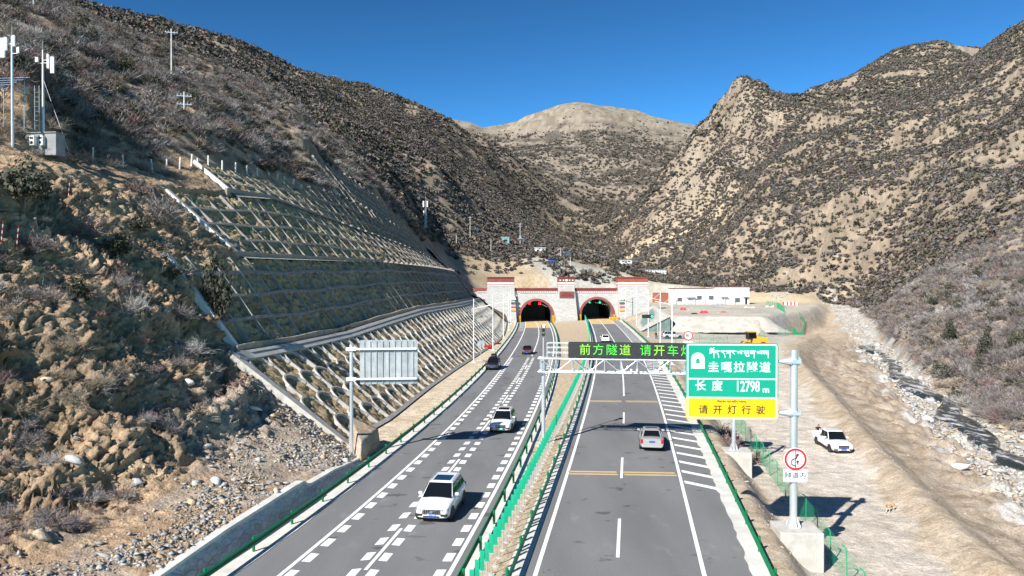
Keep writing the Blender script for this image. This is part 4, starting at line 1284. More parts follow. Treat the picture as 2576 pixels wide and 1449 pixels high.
            wb.grid(P); wb.build('bench_gutter', M_beam, t, world=True)

# sprayed concrete gully between the lattice and the hill above the portal
mb = MB(); P = []
for y in np.linspace(221.5, 233, 12):
    row = []
    for k in range(26):
        v = k / 25
        s = 0.3 + v * 23.5
        h = float(np.interp(s, [0, 8.4, 10.4, 16, 17.4, 20.5, 24], [0.2, 7.7, 8.0, 15.8, 16.2, 18.8, 22.8]))
        w = (y - 221.5) / 11.5
        row.append((float(foot(y)) - s, y, h + 0.5 - 1.3 * w * w + 0.18 * RND.uniform(-1, 1)))
    P.append(row)
mb.grid(P); o = mb.build('concrete_gully', M_conc); tag(o, 'rough grey sprayed concrete strip closing the far end of the lattice slopes', 'slope facing')

# ------------------------------------------------------------------ stone retaining wall, near left
M_stone = bpy.data.materials.new('rubble_masonry'); M_stone.use_nodes = True
_n = M_stone.node_tree.nodes; _l = M_stone.node_tree.links; _b = _n['Principled BSDF']; _b.inputs['Roughness'].default_value = 0.9
_tc = _n.new('ShaderNodeTexCoord'); _mp = _n.new('ShaderNodeMapping'); _mp.inputs['Scale'].default_value = (1.6, 2.0, 3.9)
_l.new(_tc.outputs['Object'], _mp.inputs[0])
_vo = _n.new('ShaderNodeTexVoronoi'); _vo.inputs['Scale'].default_value = 1.0; _vo.feature = 'DISTANCE_TO_EDGE'; _l.new(_mp.outputs[0], _vo.inputs['Vector'])
_vc = _n.new('ShaderNodeTexVoronoi'); _vc.inputs['Scale'].default_value = 1.0; _l.new(_mp.outputs[0], _vc.inputs['Vector'])
_rp = _n.new('ShaderNodeValToRGB'); _rp.color_ramp.elements[0].position = 0.0; _rp.color_ramp.elements[1].position = 0.12
_rp.color_ramp.elements[0].color = (0.33, 0.315, 0.30, 1); _rp.color_ramp.elements[1].color = (0.43, 0.415, 0.395, 1)
_l.new(_vo.outputs['Distance'], _rp.inputs[0])
_mx = _n.new('ShaderNodeMix'); _mx.data_type = 'RGBA'; _mx.blend_type = 'MULTIPLY'; _mx.inputs[0].default_value = 0.35
_l.new(_rp.outputs[0], _mx.inputs[6]); _l.new(_vc.outputs['Color'], _mx.inputs[7])
_hs = _n.new('ShaderNodeHueSaturation'); _hs.inputs['Saturation'].default_value = 0.25; _hs.inputs['Value'].default_value = 1.25; _l.new(_mx.outputs[2], _hs.inputs['Color'])
_l.new(_hs.outputs[0], _b.inputs['Base Color'])
_bp = _n.new('ShaderNodeBump'); _bp.inputs['Strength'].default_value = 1.0; _bp.inputs['Distance'].default_value = 0.16
_l.new(_rp.outputs[0], _bp.inputs['Height']); _l.new(_bp.outputs[0], _b.inputs['Normal'])


def wall_h(y): return float(np.interp(y, [18, 30, 35, 42, 43.5, 44.2, 48, 53], [0.75, 0.92, 1.2, 1.28, 1.25, 0.85, 0.75, 0.3]))


t = empty('retaining_wall', (float(L('LL', 14)) - 3.3, 14, 0), 0, 'low rubble stone retaining wall with a pale cap beside the near left guard rail', 'retaining wall')
mb = MB(); P = []
for y in np.arange(13.0, 53.0, 0.16):
    x = float(L('LL', y)) - 3.28; h = wall_h(y); r_ = []
    for k in range(11):
        v = k / 10; b = 0.03 * float(fbm(np.array([y / 0.33]), np.array([v * h / 0.22]), octv=2, seed=33)[0])
        r_.append((x - 0.5 * v + b * (1 if 0 < k < 10 else 0), y, -0.1 + v * (h + 0.1)))
    P.append(r_)
mb.grid(P); mb.build('stone_face', M_stone, t, world=True)
mb = MB(); P = []
for y in np.arange(13.0, 53.2, 0.5):
    x = float(L('LL', y)) - 3.76; h = wall_h(y)
    P.append([(x + 0.05, y, h - 0.12), (x + 0.05, y, h + 0.03), (x - 0.40, y, h + 0.04), (x - 0.40, y, h - 0.6)])
mb.grid(P, close=True); mb.poly(P[-1]); mb.build('coping', M_kerb, t, world=True)

# ------------------------------------------------------------------ tunnel portal
def RX(px): return ((1850 + 0.3494 * px) / 1.59006 - 1288) / 8.087
def RZ(py): return CAM_Z - ((1050 + 0.3494 * py) / 1.59006 - HZN) / 8.087


M_block = bpy.data.materials.new('pale_block_masonry'); M_block.use_nodes = True
_n = M_block.node_tree.nodes; _l = M_block.node_tree.links; _b = _n['Principled BSDF']; _b.inputs['Roughness'].default_value = 0.85
_tc = _n.new('ShaderNodeTexCoord'); _sp = _n.new('ShaderNodeSeparateXYZ'); _cb = _n.new('ShaderNodeCombineXYZ'); _ad = _n.new('ShaderNodeMath')
_l.new(_tc.outputs['Object'], _sp.inputs[0]); _l.new(_sp.outputs[0], _ad.inputs[0]); _l.new(_sp.outputs[1], _ad.inputs[1]); _l.new(_ad.outputs[0], _cb.inputs[0]); _l.new(_sp.outputs[2], _cb.inputs[1])
_br = _n.new('ShaderNodeTexBrick'); _br.inputs['Scale'].default_value = 1.0; _br.inputs['Brick Width'].default_value = 0.8; _br.inputs['Row Height'].default_value = 0.34; _br.inputs['Mortar Size'].default_value = 0.03
_br.inputs['Color1'].default_value = (0.41, 0.41, 0.40, 1); _br.inputs['Color2'].default_value = (0.54, 0.54, 0.525, 1); _br.inputs['Mortar'].default_value = (0.22, 0.22, 0.22, 1)
_l.new(_cb.outputs[0], _br.inputs['Vector']); _l.new(_br.outputs['Color'], _b.inputs['Base Color'])
_bp = _n.new('ShaderNodeBump'); _bp.inputs['Strength'].default_value = 0.6; _bp.inputs['Distance'].default_value = 0.06; _l.new(_br.outputs['Color'], _bp.inputs['Height']); _l.new(_bp.outputs[0], _b.inputs['Normal'])
M_red = mat('oxide_red', (0.19, 0.050, 0.046), 0.8, c2=(0.24, 0.068, 0.06), scale=0.8)
M_red2 = mat('brick_red', (0.27, 0.060, 0.035), 0.8, c2=(0.33, 0.085, 0.05), scale=0.8)
M_dred = mat('dark_red', (0.10, 0.025, 0.022), 0.85)
M_lining = mat('tunnel_lining', (0.16, 0.155, 0.15), 0.9)
M_tun = mat('tunnel_shade_lining', (0.035, 0.034, 0.033), 0.95)  # same lining deeper in, the tunnel's gloom put into a darker colour
M_mor = mat('hazard_yellow', (0.75, 0.42, 0.01), 0.6)
YW, YT = 231.2, 229.4
portal = empty('tunnel_portal', (9, YT, 0), 0, 'pale stone twin tunnel portal with three towers and dark red cornices', 'tunnel portal')


def pbuild(mb, name, m, par=None, **k):
    o = mb.build(name, m, None, **k)
    par = par or portal
    o.parent = par
    o.matrix_parent_inverse = Matrix.Identity(4)
    loc = Vector(par.location)
    if par is not portal: loc = Vector(portal.location)
    if par is portal:
        o.data.transform(Matrix.Translation(-loc))
    else:
        o.data.transform(Matrix.Translation(-loc))
    return o


def dentils(mb, x0, x1, z0, z1, y, depth, n):
    w = (x1 - x0) / n
    for k in range(n):
        mb.box(x0 + k * w + w * 0.18, x0 + k * w + w * 0.82, y - depth, y + 0.05, z0, z1)


def tower(b0, b1, t0, t1, zb, red, nd, ext=5.0):
    zt = RZ(270)
    X = [RX(b0), RX(b1), RX(t1), RX(t0)]
    mb = MB()
    mb.hexa([(X[0], YT, zb), (X[1], YT, zb), (X[1], YT + ext, zb), (X[0], YT + ext, zb), (X[3], YT + 0.45, zt), (X[2], YT + 0.45, zt), (X[2], YT + ext, zt), (X[3], YT + ext, zt)])
    tw = pbuild(mb, 'tower', M_block)
    a, b = X[3], X[2]; yb = YT + 0.4; ye = YT + ext + 0.1
    mb = MB()
    mb.box(a - 0.04, b + 0.04, yb, ye, RZ(262), RZ(250)); mb.box(a - 0.12, b + 0.12, yb - 0.12, ye, RZ(226), RZ(188)); mb.box(a - 0.08, b + 0.08, yb - 0.06, ye, RZ(188), RZ(172)); mb.box(a - 0.2, b + 0.2, yb - 0.25, ye + 0.1, RZ(172), RZ(164))
    pbuild(mb, 'red_cornice', red, tw)
    mb = MB(); mb.box(a - 0.02, b + 0.02, yb + 0.02, ye, RZ(250), RZ(236)); mb.box(a, b, yb + 0.03, ye - 0.05, RZ(270), RZ(262)); mb.box(a, b, yb + 0.03, ye - 0.05, RZ(236), RZ(226))
    dentils(mb, a, b, RZ(237), RZ(226), yb, 0.16, nd); dentils(mb, a, b, RZ(272), RZ(261), yb, 0.12, nd)
    pbuild(mb, 'white_dentils', M_white, tw)
    mb = MB(); dentils(mb, a - 0.08, b + 0.08, RZ(186), RZ(177), yb - 0.05, 0.06, nd); pbuild(mb, 'dark_dentils', M_dred, tw)
    return tw


tower(225, 622, 287, 590, RZ(695), M_red, 17)
tm = tower(1062, 1322, 1098, 1280, RZ(690), M_red, 11)
tower(1790, 2150, 1780, 2118, RZ(690), M_red2, 19)
mb = MB()
for px, r in ((1117, 0.2), (1155, 0.2), (1190, 0.36), (1225, 0.2), (1260, 0.2)):
    disc(mb, RX(px), RZ(203), r, YT + 0.22, YT + 0.3, 20)
pbuild(mb, 'white_disc', M_white, tm)
mb = MB(); mb.hexa([(RX(1110), YT + 0.02, RZ(403)), (RX(1274), YT + 0.02, RZ(403)), (RX(1274), YT + 0.5, RZ(403)), (RX(1110), YT + 0.5, RZ(403)), (RX(1110), YT + 0.1, RZ(330)), (RX(1274), YT + 0.1, RZ(330)), (RX(1274), YT + 0.5, RZ(330)), (RX(1110), YT + 0.5, RZ(330))])
plq = pbuild(mb, 'name_plaque', M_red, tm)
for i, ch in enumerate('圭嘎拉隧道'):
    o = letters('lettering', ch, 0.72, M_dred, plq, (RX(1138 + i * 28) - 9, -0.02, RZ(380)), bold=0.0)
mbt = tibetan('tibetan_lettering', ['rgo', 'nga', 'da', 'ka', 'ra', 'la', 'phu', 'ga', 'la', 'ma', 'shad'], M_dred, plq, RX(1150) - 9, RZ(356), RX(1240) - RX(1150), 0.32, 0.0, 0.06)


def tunnel(cpx, rin, zb, ztop, x0, x1, zc0):
    """bay wall with its arch, red ring, tube behind; centre px, inner radius m, springing from heights"""
    cx = RX(cpx); zs = ztop - rin; N = 26
    arch = [(cx + rin * math.cos(math.pi * k / N), zs + rin * math.sin(math.pi * k / N)) for k in range(N + 1)]
    arch = [(cx + rin, zb)] + arch + [(cx - rin, zb)]
    wall = MB(); zt = RZ(293)
    for k in range(1, N + 1):
        a, b = arch[k], arch[k + 1]
        wall.quad((a[0], YW, a[1]), (b[0], YW, b[1]), (b[0], YW, zt), (a[0], YW, zt))
    wall.quad((cx + rin, YW, zb), (x1, YW, zb), (x1, YW, zt), (cx + rin, YW, zt)); wall.quad((x0, YW, zb), (cx - rin, YW, zb), (cx - rin, YW, zt), (x0, YW, zt))
    wall.quad((x0, YW, zt), (x1, YW, zt), (x1, YW + 3, zt), (x0, YW + 3, zt))
    bay = pbuild(wall, 'bay_wall', M_block, fix=False)
    mb = MB(); ro = rin + 0.74
    outer = [(cx + ro, zb)] + [(cx + ro * math.cos(math.pi * k / N), zs + ro * math.sin(math.pi * k / N)) for k in range(N + 1)] + [(cx - ro, zb)]
    P = [[(i[0], YW + 0.3, i[1]), (i[0], YW - 0.3, i[1]), (o[0], YW - 0.22, o[1]), (o[0], YW + 0.1, o[1])] for i, o in zip(arch, outer)]
    mb.grid(P); pbuild(mb, 'arch_ring', M_red, bay)
    mb = MB(); nt = 16
    P = []
    for k in range(nt + 1):
        y = YW + 0.1 + 80.0 * (k / nt) ** 1.6
        dx = -0.06 * (y - YW) * 0.5
        P.append([(a + dx, y, b) for a, b in arch])
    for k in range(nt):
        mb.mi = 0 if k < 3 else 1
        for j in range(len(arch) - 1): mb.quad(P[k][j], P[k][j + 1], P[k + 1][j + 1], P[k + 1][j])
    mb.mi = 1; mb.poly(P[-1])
    mb.quad(P[2][0], P[2][-1], P[-1][-1], P[-1][0])
    pbuild(mb, 'tunnel_tube', [M_lining, M_tun], bay, fix=False)
    # cornice
    mb = MB(); mb.box(x0, x1, YW - 0.35, YW + 3, RZ(330), RZ(301)); mb.box(x0, x1, YW - 0.55, YW + 3, RZ(301), RZ(292))
    pbuild(mb, 'red_cornice', M_red, bay)
    mb = MB(); dentils(mb, x0, x1, RZ(345), RZ(331), YW, 0.28, max(6, int((x1 - x0) / 0.55))); pbuild(mb, 'white_dentils', M_white, bay)
    mb = MB(); dentils(mb, x0, x1, RZ(312), RZ(304), YW - 0.3, 0.1, max(6, int((x1 - x0) / 0.55))); pbuild(mb, 'dark_dentils', M_dred, bay)
    for sx in (-1, 1):
        xx = cx + sx * (rin + 0.45); mb = MB()
        mb.mi = 0; mb.box(xx - 0.42, xx + 0.42, YW - 0.42, YW - 0.30, zb, zb + 2.2)
        mb.mi = 1
        for k in range(6):
            z0 = zb + k * 0.38 - 0.1
            mb.hexa([(xx - 0.41, YW - 0.43, max(z0, zb)), (xx + 0.41, YW - 0.43, z0 + 0.35), (xx + 0.41, YW - 0.421, z0 + 0.35), (xx - 0.41, YW - 0.421, max(z0, zb)), (xx - 0.41, YW - 0.43, z0 + 0.17), (xx + 0.41, YW - 0.43, min(z0 + 0.52, zb + 2.2)), (xx + 0.41, YW - 0.421, min(z0 + 0.52, zb + 2.2)), (xx - 0.41, YW - 0.421, z0 + 0.17)])
        pbuild(mb, 'hazard_marking', [M_mor, M_sblack], bay, fix=False)
    return cx, zs, bay


M_rl = mat('red_lamp', (0.3, 0, 0), 0.5, emit=(1.0, 0.03, 0.05), estr=1.3)
M_gl = mat('green_lamp', (0, 0.3, 0.2), 0.5, emit=(0.05, 0.9, 0.55), estr=0.9)
M_tl = mat('tunnel_lamp', (0.4, 0.4, 0.4), 0.5, emit=(0.8, 0.85, 0.8), estr=0.35)
XL = (RX(597), RX(1090)); XR = (RX(1282), RX(1795))
c1, s1, bay1 = tunnel(848, 4.86, -0.15, RZ(440), *XL, 0)
c2, s2, bay2 = tunnel(1545, 4.86, 0.25, RZ(420), *XR, 0)
for bay, pxs, py, m, kind in ((bay1, (768, 885), 470, M_rl, 'x'), (bay2, (1462, 1580), 455, M_gl, 'a')):
    for px in pxs:
        x, z = RX(px), RZ(py); mb = MB(); y = YW + 0.6
        if kind == 'x':
            stroke(mb, [(x - 0.38, z - 0.38), (x + 0.38, z + 0.38)], 0.17, y); stroke(mb, [(x - 0.38, z + 0.38), (x + 0.38, z - 0.38)], 0.17, y - 0.004)
        else:
            stroke(mb, [(x, z + 0.42), (x, z - 0.2)], 0.16, y); stroke(mb, [(x - 0.36, z), (x, z - 0.4), (x + 0.36, z)], 0.16, y - 0.004)
        sb = MB(); sb.box(x - 0.5, x + 0.5, y + 0.01, y + 0.2, z - 0.5, z + 0.5)
        sg = pbuild(sb, 'lane_signal', M_sblack, bay); pbuild(mb, 'signal_lamp', m, sg, fix=False)
for bay, cx, z0 in ((bay1, c1, s1), (bay2, c2, s2)):
    mb = MB()
    for sd, a in ((-1, 2.45), (1, 0.72)):
        for k in range(7):
            y = YW + 2 + k * 4.0; r = 4.5; xx = cx + r * math.cos(a) - 0.03 * (y - YW); zz = z0 + r * math.sin(a)
            mb.box(xx - 0.1, xx + 0.1, y, y + (1.6 if sd > 0 else 0.5), zz - 0.05, zz + 0.05)
    pbuild(mb, 'tunnel_lights', M_tl, bay)
# wing wall on the far left
mb = MB(); mb.box(RX(120), RX(300), YW - 0.3, YW + 2, RZ(420), RZ(330)); w_ = pbuild(mb, 'wing_wall', M_block)
mb = MB(); mb.box(RX(120), RX(285), YW - 0.5, YW + 2, RZ(330), RZ(292)); pbuild(mb, 'red_cornice', M_red, w_)
mb = MB(); dentils(mb, RX(165), RX(285), RZ(343), RZ(331), YW - 0.35, 0.2, 7); pbuild(mb, 'white_dentils', M_white, w_)
# coloured plates at the towers
for px, tone in ((582, 0), (1822, 1)):
    for py, m in ((415, M_white), (461, mat('plate_green', (0.05, 0.13, 0.09), 0.6)), (503, mat('plate_pink', (0.55, 0.16, 0.2), 0.6)), (545, mat('plate_orange', (0.62, 0.33, 0.05), 0.6))):
        mb = MB(); mb.box(RX(px - 28), RX(px + 28), YT - 0.12, YT + 0.55, RZ(py + 8), RZ(py - 8)); pbuild(mb, 'coloured_plate', m)
# striped crash block at the right tunnel
x0, x1 = RX(1678), RX(1790)
t = empty('crash_block', ((x0 + x1) / 2, YW - 1.8, 0.72), 0, 'yellow and black striped crash block at the right edge of the right tunnel', 'crash block')
hw = (x1 - x0) / 2
mb = MB(); mb.box(-hw, hw, -0.3, 0.3, -0.2, 0.95); bl = mb.build('block', M_mor, t, bevel=0.03)
mb = MB()
for k in range(7):
    xa = -hw + 0.1 + k * (2 * hw - 0.5) / 6; mb.quad((xa, -0.305, -0.15), (xa + 0.16, -0.305, -0.15), (xa + 0.36, -0.305, 0.92), (xa + 0.2, -0.305, 0.92))
mb.build('stripes', M_sblack, bl, fix=False)
# ------------------------------------------------------------------ shrubs and junipers
rng = np.random.default_rng(11)
M_twig = colmat('shrub_twigs', nscale=1.5, namp=0.25, rnd=0.0, rough=0.85)
M_leaf = colmat('juniper_foliage', nscale=2.5, namp=0.35, rough=0.8)


def rdir(n, up=0.0):
    v = rng.normal(size=(n, 3)); v[:, 2] = np.abs(v[:, 2]) * 0.9 + up
    return v / np.linalg.norm(v, axis=1, keepdims=True)


def tri_twigs(A, B, w):
    """thin triangles from A (width w) to B"""
    d = B - A; r = rng.normal(size=A.shape); s = np.cross(d, r); s /= np.linalg.norm(s, axis=1, keepdims=True) + 1e-9
    s = s * (np.asarray(w).reshape(-1, 1) / 2)
    return np.stack([A - s, A + s, B], 1)


def twig_template(nm, nt, ns, w, sink=0.0, spread=1.0, flat=1.0):
    out = []
    d0 = rdir(nm, 0.25); d0[:, 2] *= flat; ln = rng.uniform(0.6, 1.0, nm)[:, None]
    B0 = d0 * ln * np.array([spread, spread, 1]); A0 = np.zeros((nm, 3)); A0[:, :2] = rng.normal(size=(nm, 2)) * 0.1
    out.append(tri_twigs(A0, B0, w * 2.4))
    t = rng.uniform(0.25, 1.0, (nm, nt)); A1 = (A0[:, None] + (B0 - A0)[:, None] * t[..., None]).reshape(-1, 3)
    d1 = np.repeat(d0, nt, 0) * 0.9 + rng.normal(size=(nm * nt, 3)) * 0.55; d1[:, 2] += 0.25
    B1 = A1 + d1 * rng.uniform(0.18, 0.42, nm * nt)[:, None]
    out.append(tri_twigs(A1, B1, w * 1.3))
    if ns:
        t = rng.uniform(0.2, 1.0, (len(A1), ns)); A2 = (A1[:, None] + (B1 - A1)[:, None] * t[..., None]).reshape(-1, 3)
        d2 = np.repeat(d1, ns, 0) * 0.6 + rng.normal(size=(len(A2), 3)) * 0.6
        B2 = A2 + d2 * rng.uniform(0.1, 0.26, len(A2))[:, None]
        out.append(tri_twigs(A2, B2, w))
    T = np.concatenate(out); T[..., 2] = np.maximum(T[..., 2], -0.15) * 0.85 - sink
    return T


def leaf_template(nb, nl, size, tall=1.0, core=True):
    c = rdir(nb, 0.1) * rng.uniform(0.15, 0.72, nb)[:, None]; c[:, 2] = c[:, 2] * tall + 0.28 * tall
    r = rng.uniform(0.22, 0.42, nb)
    C = np.repeat(c, nl, 0); Rr = np.repeat(r, nl)[:, None]
    d = rng.normal(size=(nb * nl, 3)); d /= np.linalg.norm(d, axis=1, keepdims=True)
    P = C + d * Rr * rng.uniform(0.55, 1.08, nb * nl)[:, None]
    u = rng.normal(size=P.shape); u /= np.linalg.norm(u, axis=1, keepdims=True); v = np.cross(u, d + rng.normal(size=P.shape) * 0.4); v /= np.linalg.norm(v, axis=1, keepdims=True) + 1e-9
    s = size * rng.uniform(0.5, 1.3, len(P))[:, None]
    T = np.stack([P - u * s - v * s * 0.5, P + u * s - v * s * 0.5, P + v * s], 1)
    T[..., 2] = np.maximum(T[..., 2], -0.12)
    return T


def tri_obj(name, T, col, m, jitter=0.18):
    V = T.reshape(-1, 3); k = len(T)
    c = np.repeat(np.asarray(col)[None, :] * (1 + rng.uniform(-jitter, jitter, (k, 1))), 3, 0)
    return fast_mesh(name, V, np.arange(3 * k).reshape(k, 3), m, col=np.clip(c, 0, 1))


GREY = (0.195, 0.178, 0.168); PALE = (0.31, 0.295, 0.285); REDD = (0.20, 0.135, 0.125); PURP = (0.172, 0.150, 0.148); DRY = (0.235, 0.195, 0.145)
JUN = (0.060, 0.063, 0.043); JUN2 = (0.085, 0.085, 0.06)
shrub_kinds = {}
for nm, col, kw in (('grey', GREY, dict(nm=22, nt=12, ns=4, w=0.017)), ('pale grey', PALE, dict(nm=20, nt=11, ns=4, w=0.017)), ('reddish', REDD, dict(nm=24, nt=12, ns=3, w=0.017)),
                    ('purple brown', PURP, dict(nm=24, nt=13, ns=4, w=0.018)), ('dry brown', DRY, dict(nm=26, nt=12, ns=3, w=0.016, flat=0.8))):
    lst = []
    for q in range(2):
        o = tri_obj('bare_shrub', twig_template(**kw), tuple(1.25 * q for q in col), M_twig); COL.objects.unlink(o); lst.append(o)
    shrub_kinds[nm] = lst
jun_kinds = []
for q in range(3):
    o = tri_obj('juniper', leaf_template(13, 95, 0.062, tall=(0.95, 1.25, 1.6)[q]), (JUN, JUN2, JUN)[q], M_leaf, 0.4); COL.objects.unlink(o); jun_kinds.append(o)
bark = mat('bark', (0.16, 0.125, 0.10), 0.9)

n_ind = {'s': 0, 'j': 0}


def put_shrub(kind, loc, r, label, group, sq=1.0):
    src = shrub_kinds[kind][RND.randrange(2)]
    o = src.copy(); COL.objects.link(o); o.location = (loc.x, loc.y, loc.z - 0.06 * r)
    o.scale = (r, r * RND.uniform(0.85, 1.15), r * sq); o.rotation_euler = (RND.uniform(-.12, .12), RND.uniform(-.05, .2), RND.uniform(0, 6.28))
    tag(o, label, 'shrub', group); n_ind['s'] += 1
    return o


jtrunk = MB()
for a in (0.0, 2.1, 4.2):
    jtrunk.tube([(0, 0, -0.25), (0.06 * math.cos(a), 0.06 * math.sin(a), 0.2), (0.3 * math.cos(a), 0.3 * math.sin(a), 0.6)], 0.05, 5, r1=0.015)
jtr0 = jtrunk.build('trunk', bark); COL.objects.unlink(jtr0)


def put_juniper(loc, r, label, group, q=None, tall=1.0):
    src = jun_kinds[RND.randrange(3) if q is None else q]
    t = empty('juniper', (loc.x, loc.y, loc.z - 0.05 * r), RND.uniform(0, 6.28), label, 'juniper', group)
    t.scale = (r, r * RND.uniform(0.85, 1.15), r * tall)
    o = src.copy(); o.name = 'crown'; COL.objects.link(o); o.parent = t
    k = jtr0.copy(); COL.objects.link(k); k.parent = t; n_ind['j'] += 1
    return t


# the ones that stand out on the left bank
G1 = 'shrubs on the eroded left bank'
for px, py, rpx, kind, lab in (
        (400, 560, 78, 'grey', 'wide grey leafless shrub right of the dark bank below the terrace'), (330, 790, 62, 'pale grey', 'pale silvery leafless shrub in the middle of the earth bank'),
        (225, 590, 60, 'purple brown', 'purple grey leafless shrub left of the wide grey one on the bank'), (480, 890, 44, 'pale grey', 'pale leafless shrub just left of the lowest lattice corner'),
        (245, 985, 46, 'grey', 'grey twiggy shrub hanging over the dark hollow in the bank'), (395, 935, 20, 'reddish', 'small red twigged shrub below the dark hollow of the bank'),
        (75, 640, 60, 'purple brown', 'dark leafless shrub low at the left frame edge on the bank'), (150, 880, 46, 'dry brown', 'dry brown shrub tangle on the lower left bank'),
        (60, 1040, 62, 'dry brown', 'dry brown shrub mat on the overhanging bank edge at far left'), (290, 690, 40, 'reddish', 'reddish shrub between the two dark junipers on the bank'),
        (455, 800, 38, 'purple brown', 'brown leafless shrub beneath the tall juniper by the lattice'), (120, 760, 50, 'grey', 'grey shrub on the bare earth of the left bank'),
        (345, 480, 36, 'reddish', 'dark red shrub at the end of the shaded bank'), (180, 1010, 44, 'dry brown', 'brown shrub on the lit lump above the shaded hollow')):
    p = on_left(px, py); put_shrub(kind, p, rpx / FPX * p.y * 1.05, lab, G1)
for px, py, rpx, q, lab, tall in (
        (55, 520, 95, 1, 'large dark green juniper at the left edge below the equipment cabin', 1.15), (300, 640, 56, 0, 'dark round juniper in the middle of the left bank', 1.0), (385, 660, 52, 0, 'dark juniper right of the round one on the left bank', 1.0),
        (200, 745, 50, 0, 'low dark juniper on the lower left bank', 0.9), (545, 830, 52, 2, 'tall grey green juniper in front of the lattice corner', 2.3), (350, 585, 40, 1, 'small dark juniper beneath the wide grey shrub', 1.0),
        (545, 700, 34, 1, 'small juniper at the left end of the middle lattice tier', 1.3), (430, 700, 34, 0, 'dark juniper beside the lattice side beam', 0.9)):
    p = on_left(px, py); put_juniper(p, rpx / FPX * p.y, lab, 'junipers on the eroded left bank', q, tall)

KL = ('grey', 'pale grey', 'reddish', 'purple brown', 'dry brown')
SIZE = lambda r: 'small' if r < 1.0 else ('broad' if r > 1.9 else 'medium')
# smaller ones on the bank
for k in range(100):
    for _ in range(20):
        y = math.exp(RND.uniform(math.log(27), math.log(72 if k < 62 else 92))); s = RND.uniform(6, 23) if k < 62 else RND.uniform(28, 35); p = bank_at(y, s)
        px = 1288 + FPX * p.x / p.y
        if -60 < px < 560 and not (y > 56 and s < 26): break
    kind = RND.choices(KL, (3, 2, 2, 3, 4))[0]; r = RND.uniform(0.35, 1.15) if s < 24 else RND.uniform(0.9, 1.9)
    where = ('lower' if s < 12 else 'middle' if s < 20 else 'upper')
    put_shrub(kind, p, r, f'{SIZE(r)} {kind} shrub on the {where} earth bank about {int(y)} metres off', G1, RND.uniform(0.7, 1.0))


def ray_shrubs(n, box, dmax, kinds, wts, rr, group, phrase, jun=0.0, excl=None):
    k = 0; tries = 0
    while k < n and tries < n * 14:
        tries += 1
        px = RND.uniform(box[0], box[2]); py = RND.uniform(box[1], box[3])
        if excl and excl(px, py): continue
        p = hit(px, py, 40)
        if p.y > dmax or p.y < 45: continue
        if p.y < 96 and (foot(p.y) - p.x) < 34 and p.x < 0: continue
        side = phrase(px, py, p)
        if side is None: continue
        r = RND.uniform(*rr)
        if RND.random() < jun:
            put_juniper(p, r * 0.8, f'dark {SIZE(r)} juniper {side}', 'junipers ' + group, None, RND.uniform(0.9, 1.4))
        else:
            kind = RND.choices(kinds, wts)[0]
            put_shrub(kind, p, r, f'{SIZE(r)} {kind} shrub {side}', 'shrubs ' + group, RND.uniform(0.7, 1.05))
        k += 1


def left_phrase(px, py, p):
    s = foot(p.y) - p.x
    if p.y < 222 and s < 35 and not (p.y < 92): return None
    if p.y > 150 and s < 44 and p.y < 224: return None
    a = 'above the equipment cabin' if px < 260 else 'above the white posts' if px < 560 else 'above the top lattice tier'
    return f'{a}, about {int(p.y)} metres off'


ray_shrubs(112, (0, 60, 760, 420), 190, KL, (4, 3, 2, 4, 1), (1.2, 2.6), 'on the left hillside above the cut', left_phrase, jun=0.14)


def right_phrase(px, py, p):
    if p.x < river_x(p.y) + 3.5: return None
    a = 'on the right stream bank' if p.x < river_x(p.y) + 12 else 'on the lower right hillside'
    return f'{a}, about {int(p.y)} metres off'


ray_shrubs(115, (2080, 640, 2576, 1130), 230, KL, (4, 2, 2, 5, 1), (1.3, 2.7), 'on the right hillside', right_phrase, jun=0.13)

# the rest of the scrub: one object per kind
def scatter(n, dlo, dhi, keep):
    d = np.exp(rng.uniform(math.log(dlo), math.log(dhi), n)); r = rng.uniform(-0.78, 0.78, n)
    # area density: thin by d^2 relative to dhi
    k = keep(r * d, d) * (d / dhi) ** 2 if False else keep(r * d, d)
    ok = rng.uniform(0, 1, n) < k
    return (r * d)[ok], d[ok]


def allowed(X, Y):
    s = foot(Y) - X; w = np.ones_like(X)
    top = np.where(Y < 150, 32.5, np.interp(Y, [150, 155, 195, 222, 234], [44, 40, 36, 26, 26]))
    w *= np.where((Y < 232) & (s < top) & (X < lane('LR', np.minimum(Y, 260))), 0, 1)
    w *= np.where((Y < 262) & (X > foot(Y) - 1) & (X < lane('RR', np.minimum(Y, 260)) + 5), 0, 1)
    w *= np.where((Y < 300) & (X > 46) & (X < river_x(Y) + 4), 0, 1) * np.where((Y < 240) & (X > 20) & (X < 50), 0, 1)
    w *= np.where((Y > 230) & (Y < 284) & (X > -28) & (X < 46), np.where((Y > 256) & (X > 14), 0.5, np.where((Y > 268), 0.25, 0.03)), 1)
    w *= np.where((Y > 285) & (Y < 312) & (X > 66) & (X < 128), 0, 1)
    return w


